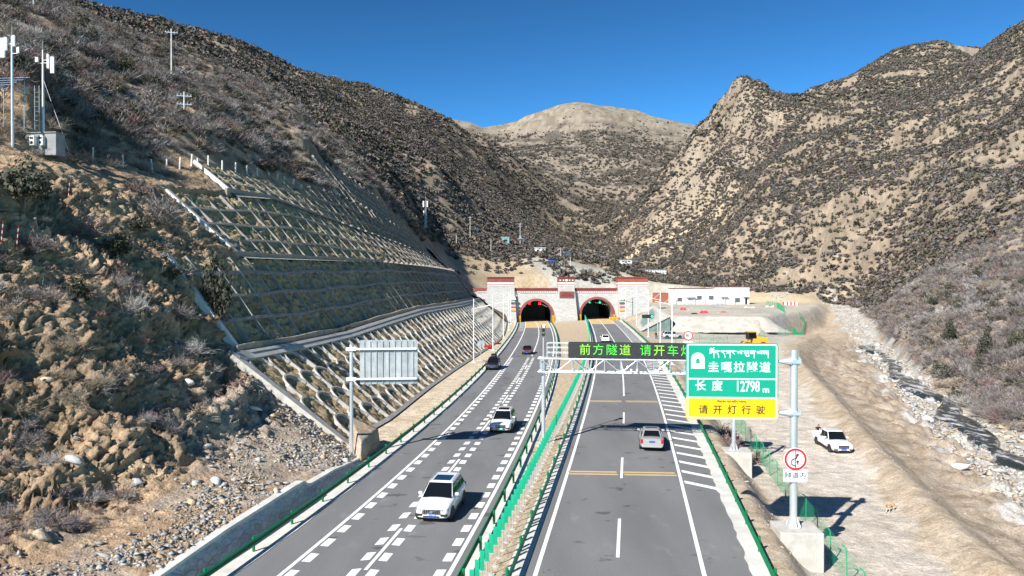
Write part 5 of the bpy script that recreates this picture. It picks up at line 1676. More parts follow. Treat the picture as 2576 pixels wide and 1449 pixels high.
def bulk(n, lo, hi, dens, T, rad, cols, name, label, cat, m, zs=(0.6, 1.0), rr=(-0.80, 0.80)):
    d = np.sqrt(rng.uniform(lo * lo, hi * hi, n)); r = rng.uniform(*rr, n); X = r * d; Y = d
    f = fbm(X / 14, Y / 14, octv=3, seed=200) * 0.6 + fbm(X / 60, Y / 60, octv=2, seed=201) * 0.5
    k = allowed(X, Y) * np.clip(dens(X, Y, f), 0, 1)
    ok = rng.uniform(0, 1, n) < k; X = X[ok]; Y = Y[ok]
    Z = gz(X, Y)
    qx = 1288 + FPX * X / Y; qy = HZN + FPX * (CAM_Z - Z) / Y
    vis = (qx > -120) & (qx < 2700) & (qy > -60) & (qy < 1500)
    # keep what is not far behind a ridge
    X, Y, Z = X[vis], Y[vis], Z[vis]
    hid = np.zeros(len(X), bool)
    for fr in (0.5, 0.62, 0.72, 0.8, 0.86, 0.91, 0.95):
        zr = CAM_Z + (Z + 2.5 - CAM_Z) * fr; hid |= gz(X * fr, Y * fr) > zr + 0.5
    X, Y, Z = X[~hid], Y[~hid], Z[~hid]
    N = len(X); nt = len(T[0])
    ang = rng.uniform(0, 2 * math.pi, N); sc = rng.uniform(*rad, N) * (1 + 0.12 * rng.normal(size=N)).clip(0.6, 1.5)
    which = rng.integers(0, len(T), N); ci = rng.choice(len(cols), N, p=np.array([c[1] for c in cols]) / sum(c[1] for c in cols))
    carr = np.array([c[0] for c in cols])[ci] * (1 + rng.uniform(-0.22, 0.22, (N, 1)))
    TT = np.stack(T)[which]                      # N, nt, 3, 3
    ca, sa = np.cos(ang)[:, None, None], np.sin(ang)[:, None, None]
    zs_ = rng.uniform(*zs, N)
    x = (TT[..., 0] * ca - TT[..., 1] * sa) * sc[:, None, None] + X[:, None, None]
    y = (TT[..., 0] * sa + TT[..., 1] * ca) * sc[:, None, None] + Y[:, None, None]
    z = TT[..., 2] * (sc * zs_)[:, None, None] + Z[:, None, None] - 0.08
    V = np.stack([x, y, z], -1).reshape(-1, 3)
    C = np.repeat(carr, nt * 3, 0) * (1 + np.repeat(rng.uniform(-0.15, 0.15, (N * nt, 1)), 3, 0))
    o = fast_mesh(name, V, np.arange(len(V)).reshape(-1, 3), m, col=np.clip(C, 0.005, 0.6))
    tag(o, label, cat, kind='stuff')
    return N


def bank_litter(n, T, cols, rad, name, label, cat, m, smin):
    i = rng.integers(0, len(_bys), n * 3); j = rng.integers(0, len(_bss), n * 3)
    y, s = _bys[i], _bss[j]; f = fbm(y / 3.0, s / 2.2, octv=3, seed=401)
    ok = (s > smin) & ((s < 23.5) | (s > 31)) & (_tin[i, j] < 0.05) & (y > 22) & (y < 92) & (rng.uniform(0, 1, len(y)) < np.clip(0.45 + 1.0 * f, 0, 1)); i, j = i[ok][:n], j[ok][:n]
    P = BPT[i, j]; N = len(P); nt = min(len(t) for t in T)
    TT = np.stack([t[:nt] for t in T])[rng.integers(0, len(T), N)]
    ang = rng.uniform(0, 6.28, N); ca, sa = np.cos(ang)[:, None, None], np.sin(ang)[:, None, None]; sc = rng.uniform(*rad, N)[:, None, None]
    V = np.stack([(TT[..., 0] * ca - TT[..., 1] * sa) * sc + P[:, 0, None, None], (TT[..., 0] * sa + TT[..., 1] * ca) * sc + P[:, 1, None, None], TT[..., 2] * sc * 0.8 + P[:, 2, None, None] - 0.04], -1).reshape(-1, 3)
    carr = np.array([c[0] for c in cols])[rng.integers(0, len(cols), N)] * (1 + rng.uniform(-0.25, 0.25, (N, 1)))
    o = fast_mesh(name, V, np.arange(len(V)).reshape(-1, 3), m, col=np.clip(np.repeat(carr, nt * 3, 0), 0.005, 0.7)); tag(o, label, cat, kind='stuff')


def lod(T, k):
    return [t[rng.permutation(len(t))[:k]] for t in T]


near_t = [twig_template(16, 8, 1, 0.05) for _ in range(3)]
mid_t = [np.concatenate([leaf_template(7, 4, 0.31)[:24], twig_template(10, 1, 0, 0.09)[:12]]) for _ in range(4)]
far_t = [leaf_template(5, 3, 0.52)[:14] for _ in range(4)]
near_j = [leaf_template(8, 12, 0.15, 1.2) for _ in range(3)]
mid_j = [leaf_template(6, 4, 0.26, 1.2) for _ in range(3)]
_b = lambda c, k: tuple(k * q for q in c)
CS = [(_b(GREY, 1.3), 4), (_b(PURP, 1.3), 4), (_b(REDD, 1.25), 1.2), (_b(PALE, 1.2), 1.2), (_b(DRY, 1.2), 1.0), ((0.105, 0.096, 0.076), 3.5)]
CF = [((0.088, 0.08, 0.066), 5), ((0.115, 0.10, 0.087), 4), ((0.14, 0.122, 0.107), 2)]
CJ = [(JUN, 3), (JUN2, 2), ((0.05, 0.05, 0.036), 2)]
tuft_t = [twig_template(34, 2, 0, 0.035, flat=0.9) for _ in range(4)]
bank_litter(1300, tuft_t, [(DRY, 1), (GREY, 1), ((0.33, 0.26, 0.165), 1), ((0.28, 0.215, 0.14), 1)], (0.18, 0.55), 'dry_grass_tufts', 'dry brown grass tufts and twigs covering the eroded left bank', 'dry grass', M_twig, 5.5)
bank_litter(380, near_t, CS, (0.4, 0.95), 'bank_scrub', 'small bare scrub covering the eroded left bank', 'scrub', M_twig, 8.0)
lowright = lambda X, Y: smooth01((X - river_x(Y)) / 4) * smooth01((60 - (X - river_x(Y))) / 40)
CM = [(_b(GREY, 0.80), 4), (_b(PURP, 0.85), 4), (_b(REDD, 0.8), 1.5), (_b(DRY, 0.75), 1.5), ((0.088, 0.08, 0.064), 5)]
nb1 = bulk(26000, 60, 230, lambda X, Y, f: 0.75 + 0.55 * f, near_t, (0.9, 1.9), CS, 'near_scrub', 'bare grey brown scrub thick on the near hillsides of the valley', 'scrub', M_twig)
nb2 = bulk(120000, 230, 640, lambda X, Y, f: 0.62 + 1.0 * f, mid_t, (1.1, 2.2), CM, 'middle_scrub', 'dark scrub dotted over the middle hillsides', 'scrub', M_twig)
nb3 = bulk(170000, 640, 1350, lambda X, Y, f: 0.52 + 0.95 * f, far_t, (1.5, 3.0), CF, 'distant_scrub', 'dark specks of scrub on the distant hillsides', 'scrub', M_twig)
bulk(60000, 1350, 2900, lambda X, Y, f: (0.30 + 0.5 * f) * smooth01((560 - gz(X, Y) + 150 * f) / 260), far_t, (2.2, 5.0), CF, 'far_mountain_scrub', 'dark scrub over the lower spurs of the far mountain', 'scrub', M_twig, rr=(-0.13, 0.30))
nb4 = bulk(2600, 60, 230, lambda X, Y, f: 0.45 - 0.3 * f, near_j, (0.7, 1.3), CJ, 'near_juniper_scrub', 'dark green juniper bushes among the near bare scrub', 'juniper scrub', M_leaf, zs=(0.8, 1.3))
nb5 = bulk(60000, 230, 800, lambda X, Y, f: 0.42 - 0.3 * f, mid_j, (0.9, 1.9), CJ, 'hillside_juniper_scrub', 'dark green juniper bushes dotted over the hillsides', 'juniper scrub', M_leaf, zs=(0.8, 1.35))
print('SCRUB', nb1, nb2, nb3, nb4, nb5, n_ind)
# ------------------------------------------------------------------ vehicles
M_tyre = mat('tyre_rubber', (0.018, 0.018, 0.018), 0.8)
M_rim = mat('alloy_rim', (0.45, 0.46, 0.47), 0.3, 0.8)
M_chrome = mat('chrome', (0.65, 0.66, 0.67), 0.15, 0.9)
M_hl = mat('headlamp_glass', (0.55, 0.57, 0.60), 0.08, spec=0.6)
M_tail = mat('tail_lamp_red', (0.42, 0.01, 0.015), 0.15)
M_pblue = mat('plate_blue', (0.02, 0.10, 0.50), 0.4)
M_pgreen = mat('plate_mint', (0.20, 0.60, 0.42), 0.4)
M_seat = mat('seat_grey', (0.05, 0.05, 0.05), 0.8)


def paint(nm, c, metal=0.0, rough=0.28): return mat(nm, c, rough, metal, coat=0.6)


P_white = paint('white_car_paint', (0.74, 0.75, 0.76))
P_silver = paint('silver_car_paint', (0.50, 0.49, 0.46), 0.45)
P_grey = paint('pale_silver_paint', (0.55, 0.57, 0.60), 0.35)
P_black = paint('black_car_paint', (0.012, 0.013, 0.016))
P_red = paint('dark_red_paint', (0.075, 0.008, 0.016))
P_blue = paint('blue_car_paint', (0.01, 0.05, 0.24))


def lofted(st, L_, sub=1):
    """st: (frac, ztop, halfwidth, zbottom) front (-y) to rear; closed skin"""
    mb = MB(); P = []
    for fr, zt, hw, zb in st:
        y = -L_ / 2 + fr * L_
        h = zt - zb
        half = [(0, zb), (hw * 0.80, zb), (hw * 0.955, zb + 0.05), (hw, zb + 0.30 * h), (hw * 1.0, zb + 0.60 * h), (hw * 0.965, zt - 0.10 * h), (hw * 0.87, zt - 0.01), (hw * 0.45, zt + 0.022), (0, zt + 0.03)]
        ring = half + [(-x, z) for x, z in reversed(half[1:-1])]
        P.append([(x, y, z) for x, z in ring])
    mb.grid(P, close=True)
    mb.poly(P[0]); mb.poly(list(reversed(P[-1])))
    return mb


def lerp3(a, b, t): return tuple(a[i] + (b[i] - a[i]) * t for i in range(3))


def patch(mb, q, u0, u1, v0, v1, off):
    """quad inside the quad q=(bl,br,tr,tl) pushed off outward"""
    bl, br, tr, tl = [Vector(p) for p in q]
    f = lambda u, v: (bl * (1 - u) + br * u) * (1 - v) + (tl * (1 - u) + tr * u) * v
    n = (br - bl).cross(tl - bl); n.normalize()
    pts = [f(u0, v0), f(u1, v0), f(u1, v1), f(u0, v1)]
    a = [p + n * off for p in pts]; b = [p - n * 0.03 for p in pts]
    mb.hexa(b + a)


def wheel_set(t, L_, W, r, fy, ry, rimm=None):
    first = None
    for sx in (-1, 1):
        for y in (fy, ry):
            mb = MB(); n = 20; w = 0.235
            prof = [(0, r * 0.55), (0.0, r * 0.93), (0.03, r), (w - 0.03, r), (w, r * 0.93), (w, r * 0.55)]
            P = [[(sx * (W / 2 + 0.015 - x), rr * math.cos(2 * math.pi * k / n), rr * math.sin(2 * math.pi * k / n)) for x, rr in prof] for k in range(n + 1)]
            mb.grid(P); wh = mb.build('wheel', M_tyre, t, smooth=False); wh.location = (0, y, r)
            mb = MB(); xo = sx * (W / 2 - 0.005)
            mb.mi = 0; mb.poly([(xo - sx * 0.03, r * 0.66 * math.cos(2 * math.pi * k / 20), r * 0.66 * math.sin(2 * math.pi * k / 20)) for k in range(20)])
            mb.mi = 1
            for k in range(10):
                a = 2 * math.pi * k / 10
                mb.bar((xo - sx * 0.012, 0, 0), (xo - sx * 0.012, r * 0.66 * math.cos(a), r * 0.66 * math.sin(a)), 0.035, 0.03, up=(1, 0, 0))
            mb.build('rim', [M_black, rimm or M_rim], wh)


def plate(t, y, z, m, text, face, par):
    mb = MB(); mb.box(-0.22, 0.22, y - 0.008 if face < 0 else y - 0.012, y + 0.012 if face < 0 else y + 0.008, z - 0.07, z + 0.07)
    p = mb.build('number_plate', m, t)
    if text:
        letters('plate_lettering', text, 0.115, M_swhite if m is M_pblue else M_sblack, p, (0, y + face * 0.012, z), bold=0.001, sx=0.82, rz=0 if face < 0 else math.pi)
    return p


def car(kind, m, loc, rz, label, plate_m=None, text='', dims=None, roofbox=False, face='front', rails=True, sunroof=True, rear_text='', dark_nose=False, vol_badge=False, group=None):
    t = empty(kind, loc, rz, label, {'suv': 'SUV', 'sedan': 'car', 'hatchback': 'car', 'pickup_truck': 'pickup truck'}[kind], group)
    L_, W, H = dims
    hw = W / 2
    k = H / 1.77
    if kind == 'suv':
        st = [(0.0, 0.72 * k, hw * 0.76, 0.36), (0.016, 0.86 * k, hw * 0.85, 0.28), (0.06, 0.94 * k, hw * 0.94, 0.25), (0.15, 1.01 * k, hw * 0.99, 0.24), (0.28, 1.08 * k, hw, 0.24), (0.5, 1.11 * k, hw, 0.24), (0.78, 1.13 * k, hw, 0.24), (0.92, 1.13 * k, hw * 0.98, 0.27), (0.985, 1.10 * k, hw * 0.92, 0.34), (1.0, 1.0 * k, hw * 0.84, 0.42)]
        gh = dict(b0=0.262, b1=0.98, r0=0.455, r1=0.86, zb=1.05 * k, wb=0.91, wr=0.685); fy, ry, r = 0.175, 0.785, 0.365
        cuts = (0.02, 0.40, 0.70, 0.97)
    elif kind == 'sedan':
        st = [(0.0, 0.62, hw * 0.80, 0.30), (0.02, 0.74, hw * 0.90, 0.24), (0.10, 0.84, hw * 0.98, 0.2), (0.30, 0.95, hw, 0.2), (0.5, 0.98, hw, 0.2), (0.75, 1.02, hw, 0.2), (0.88, 1.05, hw * 0.98, 0.24), (0.975, 1.02, hw * 0.92, 0.30), (1.0, 0.90, hw * 0.86, 0.38)]
        gh = dict(b0=0.29, b1=0.86, r0=0.44, r1=0.70, zb=0.95, wb=0.89, wr=0.66); fy, ry, r = 0.18, 0.78, 0.335
        cuts = (0.03, 0.48, 0.96)
    elif kind == 'hatchback':
        st = [(0.0, 0.66, hw * 0.80, 0.30), (0.02, 0.80, hw * 0.90, 0.24), (0.10, 0.90, hw * 0.98, 0.2), (0.28, 1.0, hw, 0.2), (0.5, 1.02, hw, 0.2), (0.8, 1.04, hw, 0.2), (0.95, 1.04, hw * 0.96, 0.26), (1.0, 0.92, hw * 0.86, 0.36)]
        gh = dict(b0=0.26, b1=0.97, r0=0.43, r1=0.86, zb=0.98, wb=0.90, wr=0.70); fy, ry, r = 0.18, 0.79, 0.33
        cuts = (0.03, 0.48, 0.8, 0.97)
    else:
        st = [(0.0, 0.78, hw * 0.80, 0.40), (0.018, 0.92, hw * 0.90, 0.34), (0.07, 1.00, hw * 0.97, 0.32), (0.26, 1.10, hw, 0.32), (0.5, 1.12, hw, 0.34), (0.615, 1.12, hw, 0.36), (0.63, 0.80, hw, 0.36), (0.9, 0.80, hw, 0.38), (0.985, 0.80, hw * 0.96, 0.42), (1.0, 0.76, hw * 0.93, 0.45)]
        gh = dict(b0=0.255, b1=0.625, r0=0.375, r1=0.60, zb=1.07, wb=0.90, wr=0.74); fy, ry, r = 0.17, 0.775, 0.375
        cuts = (0.03, 0.52, 0.97)
    Y = lambda f: -L_ / 2 + f * L_
    body = lofted(st, L_).build('body', m, t, smooth=True, sub=1)
    # greenhouse
    zb, zr = gh['zb'], H - 0.02
    B = [(-hw * gh['wb'], Y(gh['b0']), zb), (hw * gh['wb'], Y(gh['b0']), zb), (hw * gh['wb'], Y(gh['b1']), zb), (-hw * gh['wb'], Y(gh['b1']), zb)]
    R = [(-hw * gh['wr'], Y(gh['r0']), zr), (hw * gh['wr'], Y(gh['r0']), zr), (hw * gh['wr'], Y(gh['r1']), zr), (-hw * gh['wr'], Y(gh['r1']), zr)]
    mb = MB(); mb.hexa(B + R)
    ymid = (Y(gh['r0']) + Y(gh['r1'])) / 2
    cab = mb.build('roof', m, t, bevel=0.12)
    mb = MB(); patch(mb, (B[0], B[1], R[1], R[0]), 0.045, 0.955, 0.02, 0.90, 0.008); mb.build('windshield', M_glass, t)
    mb = MB(); patch(mb, (B[2], B[3], R[3], R[2]), 0.09, 0.91, 0.22 if kind != 'sedan' else 0.06, 0.88, 0.008); mb.build('rear_window', M_glass, t)
    for q in ((B[1], B[2], R[2], R[1]), (B[3], B[0], R[0], R[3])):
        rev = q[0] == B[3]
        for i in range(len(cuts) - 1):
            a, b = cuts[i] + 0.012, cuts[i + 1] - 0.012
            if rev: a, b = 1 - b, 1 - a
            mb = MB(); patch(mb, q, a, b, 0.12, 0.84, 0.008); mb.build('side_window', M_glass, t)
    if sunroof and kind != 'pickup_truck':
        mb = MB(); mb.box(-hw * 0.50, hw * 0.50, Y(gh['r0']) + 0.18, Y(gh['r0']) + (1.3 if kind == 'suv' else 0.62), zr - 0.02, zr + 0.012); mb.build('sunroof', M_glass, t, bevel=0.01)
    if rails and kind == 'suv':
        for sx in (-1, 1):
            mb = MB(); x = sx * hw * (gh['wr'] - 0.03); mb.tube([(x, Y(gh['r0']) + 0.15, zr), (x, Y(gh['r0']) + 0.25, zr + 0.055), (x, Y(gh['r1']) - 0.2, zr + 0.055), (x, Y(gh['r1']) - 0.08, zr)], 0.02, 6)
            mb.build('roof_rail', M_galv, t)
    # arches, wheels, sills
    for sx in (-1, 1):
        for f in (fy, ry):
            mb = MB(); n = 16; y0 = Y(f); rr = r * 1.17
            P = [(sx * (hw + 0.006), y0 + rr * math.cos(math.pi * (k / n * 1.16 - 0.08)), r + rr * math.sin(math.pi * (k / n * 1.16 - 0.08))) for k in range(n + 1)]
            Q = [(sx * (hw - 0.12), p[1], p[2]) for p in P]
            mb.poly(P); mb.grid([P, Q]); mb.build('wheel_arch', M_black, t)
        mb = MB(); mb.box(min(sx * (hw - 0.05), sx * (hw + 0.004)), max(sx * (hw - 0.05), sx * (hw + 0.004)), Y(fy) + r, Y(ry) - r, 0.25, 0.33); mb.build('sill', M_black, t)
        mb = MB(); x = sx * (hw * gh['wb'] + 0.13); ym = Y(gh['b0']) + 0.42
        mb.box(x - 0.11, x + 0.11, ym - 0.06, ym + 0.09, zb + 0.06, zb + 0.22); mb.build('mirror', m, t, bevel=0.04)
        for f in (0.47, 0.63):
            if kind == 'pickup_truck' and f > 0.55: continue
            mb = MB(); mb.box(min(sx * (hw - 0.02), sx * (hw + 0.018)), max(sx * (hw - 0.02), sx * (hw + 0.018)), Y(f), Y(f) + 0.2, zb - 0.22, zb - 0.18); mb.build('door_handle', m, t)
    wheel_set(t, L_, W, r, Y(fy), Y(ry))
    # face
    yf = -L_ / 2
    zh = st[1][1]
    for sx in (-1, 1):
        mb = MB(); x0, x1 = hw * 0.56, hw * 0.90
        pts = [(sx * x0, yf + 0.00, zh - 0.17), (sx * x1, yf + 0.14, zh - 0.16), (sx * x1, yf + 0.20, zh - 0.04), (sx * x0, yf + 0.02, zh - 0.07)]
        mb.hexa([(a, b + 0.12, c) for a, b, c in pts] + [(a, b - 0.03, c) for a, b, c in pts])
        mb.build('headlight', M_hl if kind != 'suv' else mat('dark_headlamp', (0.16, 0.17, 0.18), 0.1, spec=0.6), t)
        mb = MB(); mb.box(min(sx * hw * 0.50, sx * hw * 0.86), max(sx * hw * 0.50, sx * hw * 0.86), yf - 0.015, yf + 0.25, 0.42, 0.56); mb.build('air_intake', M_black, t, bevel=0.02)
    mb = MB(); gz0, gz1 = zh - 0.32, zh - 0.06
    mb.mi = 0; mb.box(-hw * 0.48, hw * 0.48, yf - 0.012, yf + 0.1, gz0, gz1); mb.mi = 1
    for z in (gz0, gz1): mb.box(-hw * 0.5, hw * 0.5, yf - 0.03, yf + 0.03, z - 0.014, z + 0.014)
    for x in (-hw * 0.49, hw * 0.49): mb.box(x - 0.014, x + 0.014, yf - 0.03, yf + 0.03, gz0, gz1)
    if vol_badge:
        for i in range(9):
            x = -hw * 0.42 + i * hw * 0.105; mb.box(x - 0.010, x + 0.010, yf - 0.026, yf, gz0, gz1)
        mb.bar((-hw * 0.30, yf - 0.035, gz0 + 0.03), (hw * 0.30, yf - 0.035, gz1 - 0.02), 0.02, 0.025, up=(0, 1, 0))
        disc(mb, 0, (gz0 + gz1) / 2, 0.07, yf - 0.05, yf - 0.03, 14)
    elif kind != 'sedan':
        mb.box(-hw * 0.46, hw * 0.46, yf - 0.02, yf, (gz0 + gz1) / 2 - 0.012, (gz0 + gz1) / 2 + 0.012)
    mb.build('grille', [M_black, M_chrome], t)
    mb = MB(); mb.box(-hw * 0.46, hw * 0.46, yf - 0.01, yf + 0.2, 0.36, 0.45); mb.build('lower_grille', M_black, t, bevel=0.02)
    if dark_nose:
        mb = MB(); mb.box(-hw * 0.78, hw * 0.78, yf - 0.022, yf + 0.1, 0.44, zh - 0.28); mb.build('nose_trim', M_black, t, bevel=0.02)
        mb = MB()
        for sx in (-1, 1): mb.bar((sx * hw * 0.3, yf - 0.035, 0.46), (sx * hw * 0.74, yf - 0.035, zh - 0.3), 0.03, 0.06, up=(0, 1, 0))
        mb.build('nose_strip', M_chrome, t)
    if plate_m is not None: plate(t, yf - 0.04, gz0 - 0.03 if not dark_nose else gz0 - 0.06, plate_m, text, -1, t)
    # rear
    yr = L_ / 2; zt = st[-2][1]
    for sx in (-1, 1):
        mb = MB(); mb.box(min(sx * hw * 0.72, sx * hw * 0.93), max(sx * hw * 0.72, sx * hw * 0.93), yr - 0.16, yr + 0.02 if kind == 'sedan' else yr - 0.01, zt - 0.36, zt - 0.06); mb.build('tail_light', M_tail, t, bevel=0.03)
    mb = MB(); mb.box(-hw * 0.8, hw * 0.8, yr - 0.1, yr + 0.01, 0.36, 0.50); mb.build('rear_bumper_trim', M_black if kind != 'sedan' else m, t, bevel=0.03)
    plate(t, yr + 0.012, zt - 0.22, M_pblue, rear_text, 1, t)
    if roofbox:
        mb = MB(); P = []
        for f, w, h in ((0, 0.28, 0.05), (0.06, 0.36, 0.2), (0.3, 0.42, 0.34), (0.8, 0.42, 0.34), (1, 0.36, 0.2)):
            y = Y(gh['r0']) + 0.1 + f * 1.7
            P.append([(-w, y, zr + 0.08), (w, y, zr + 0.08), (w * 0.96, y, zr + 0.06 + h * 0.8), (w * 0.7, y, zr + 0.08 + h), (-w * 0.7, y, zr + 0.08 + h), (-w * 0.96, y, zr + 0.06 + h * 0.8)])
        mb.grid(P, close=True); mb.poly(P[0]); mb.poly(P[-1]); mb.build('roof_box', M_black, t, smooth=False)
    if kind == 'pickup_truck':
        mb = MB(); z0, z1 = 0.78, 1.14
        for sx in (-1, 1): mb.box(min(sx * (hw - 0.09), sx * (hw - 0.005)), max(sx * (hw - 0.09), sx * (hw - 0.005)), Y(0.622), Y(0.985), z0, z1)
        mb.box(-hw + 0.09, hw - 0.09, Y(0.97), Y(0.985), z0, z1); bed = mb.build('cargo_bed', m, t, bevel=0.02)
        mb = MB(); mb.box(-hw + 0.1, hw - 0.1, Y(0.63), Y(0.965), 0.79, 0.85); mb.build('bed_floor', M_black, bed)
        mb = MB(); mb.tube([(-hw * 0.74, Y(0.66), 1.12), (-hw * 0.66, Y(0.65), 1.5), (hw * 0.66, Y(0.65), 1.5), (hw * 0.74, Y(0.66), 1.12)], 0.03, 6); mb.build('roll_bar', M_black, t)
    return t


def heading(k, y):
    return -math.atan2(float(lane(k, y + 2) - lane(k, y - 2)), 4.0)


car('suv', P_white, (-4.0, 42.0, 0.005), heading('LC', 42), 'large white SUV with a dark sunroof and chrome grille nearest on the left carriageway', M_pblue, '藏C·C3066', (4.95, 2.0, 1.75), vol_badge=True)
car('suv', P_white, (-0.75, 65.2, 0.005), heading('LC', 65), 'white SUV with a black nose and mint number plate behind the nearest SUV', M_pgreen, '', (4.75, 1.90, 1.70), dark_nose=True)
car('suv', P_black, (-2.75, 109.5, 0.02), heading('LL', 109), 'black SUV with a roof box beside the left guard rail', M_pblue, '', (4.75, 1.9, 1.72), roofbox=True)
car('hatchback', P_red, (2.75, 131.8, 0.005), heading('LC', 131), 'dark red car coming out of the left tunnel', M_pblue, '', (4.3, 1.78, 1.5), sunroof=False)
car('sedan', P_silver, (11.05, 58.6, 0.005), heading('RC', 58) + math.pi, 'silver saloon car driving away under the gantry shadow', None, '', (5.0, 1.86, 1.46))
car('suv', P_white, (19.75, 156.5, 0.01), heading('RC', 156) + math.pi, 'white SUV driving away just above the message board', None, '', (4.6, 1.86, 1.66))
car('suv', P_grey, (36.1, 166.5, float(gz(36.1, 166.5)) + 0.02), math.radians(91), 'pale silver SUV parked side-on below the sprayed concrete slope', M_pblue, '', (4.75, 1.9, 1.66), rails=False)
car('pickup_truck', P_white, (28.7, 66.1, -2.0), -0.05, 'white double cab pickup parked on the pale dirt road', M_pblue, '', (5.2, 1.84, 1.78))
_p = hit(1390, 662, 200)
car('hatchback', P_blue, (_p.x, _p.y, _p.z + 0.02), math.radians(80), 'small blue car on the bench above the tunnel portal', None, '', (4.3, 1.78, 1.5), sunroof=False)


def skin_mesh(name, verts, edges, radii, parent=None, sub=1, mats=None, matf=None, root=0):
    me = bpy.data.meshes.new(name); me.from_pydata(verts, edges, [])
    o = bpy.data.objects.new(name, me); COL.objects.link(o)
    md = o.modifiers.new('skin', 'SKIN'); md.use_smooth_shade = True
    for i, r in enumerate(radii):
        sv = me.skin_vertices[0].data[i]; sv.radius = (r, r) if not isinstance(r, tuple) else r; sv.use_root = (i == root)
    sb = o.modifiers.new('sub', 'SUBSURF'); sb.levels = sub; sb.render_levels = sub
    dg = bpy.context.evaluated_depsgraph_get(); dg.update()
    m2 = bpy.data.meshes.new_from_object(o.evaluated_get(dg)); m2.name = name
    bpy.data.objects.remove(o)
    m2.materials.clear()
    for m in mats: m2.materials.append(m)
    if matf:
        for p in m2.polygons: p.material_index = matf(p.center)
    for p in m2.polygons: p.use_smooth = True
    r = bpy.data.objects.new(name, m2); COL.objects.link(r)
    if parent is not None: r.parent = parent
    return r


M_skin = mat('skin', (0.42, 0.25, 0.17), 0.6); M_hair = mat('black_hair', (0.012, 0.01, 0.009), 0.6)
M_cloth = mat('dark_jacket', (0.018, 0.018, 0.022), 0.85); M_trs = mat('dark_trousers', (0.03, 0.032, 0.045), 0.85); M_shoe = mat('black_shoes', (0.012, 0.012, 0.012), 0.6)


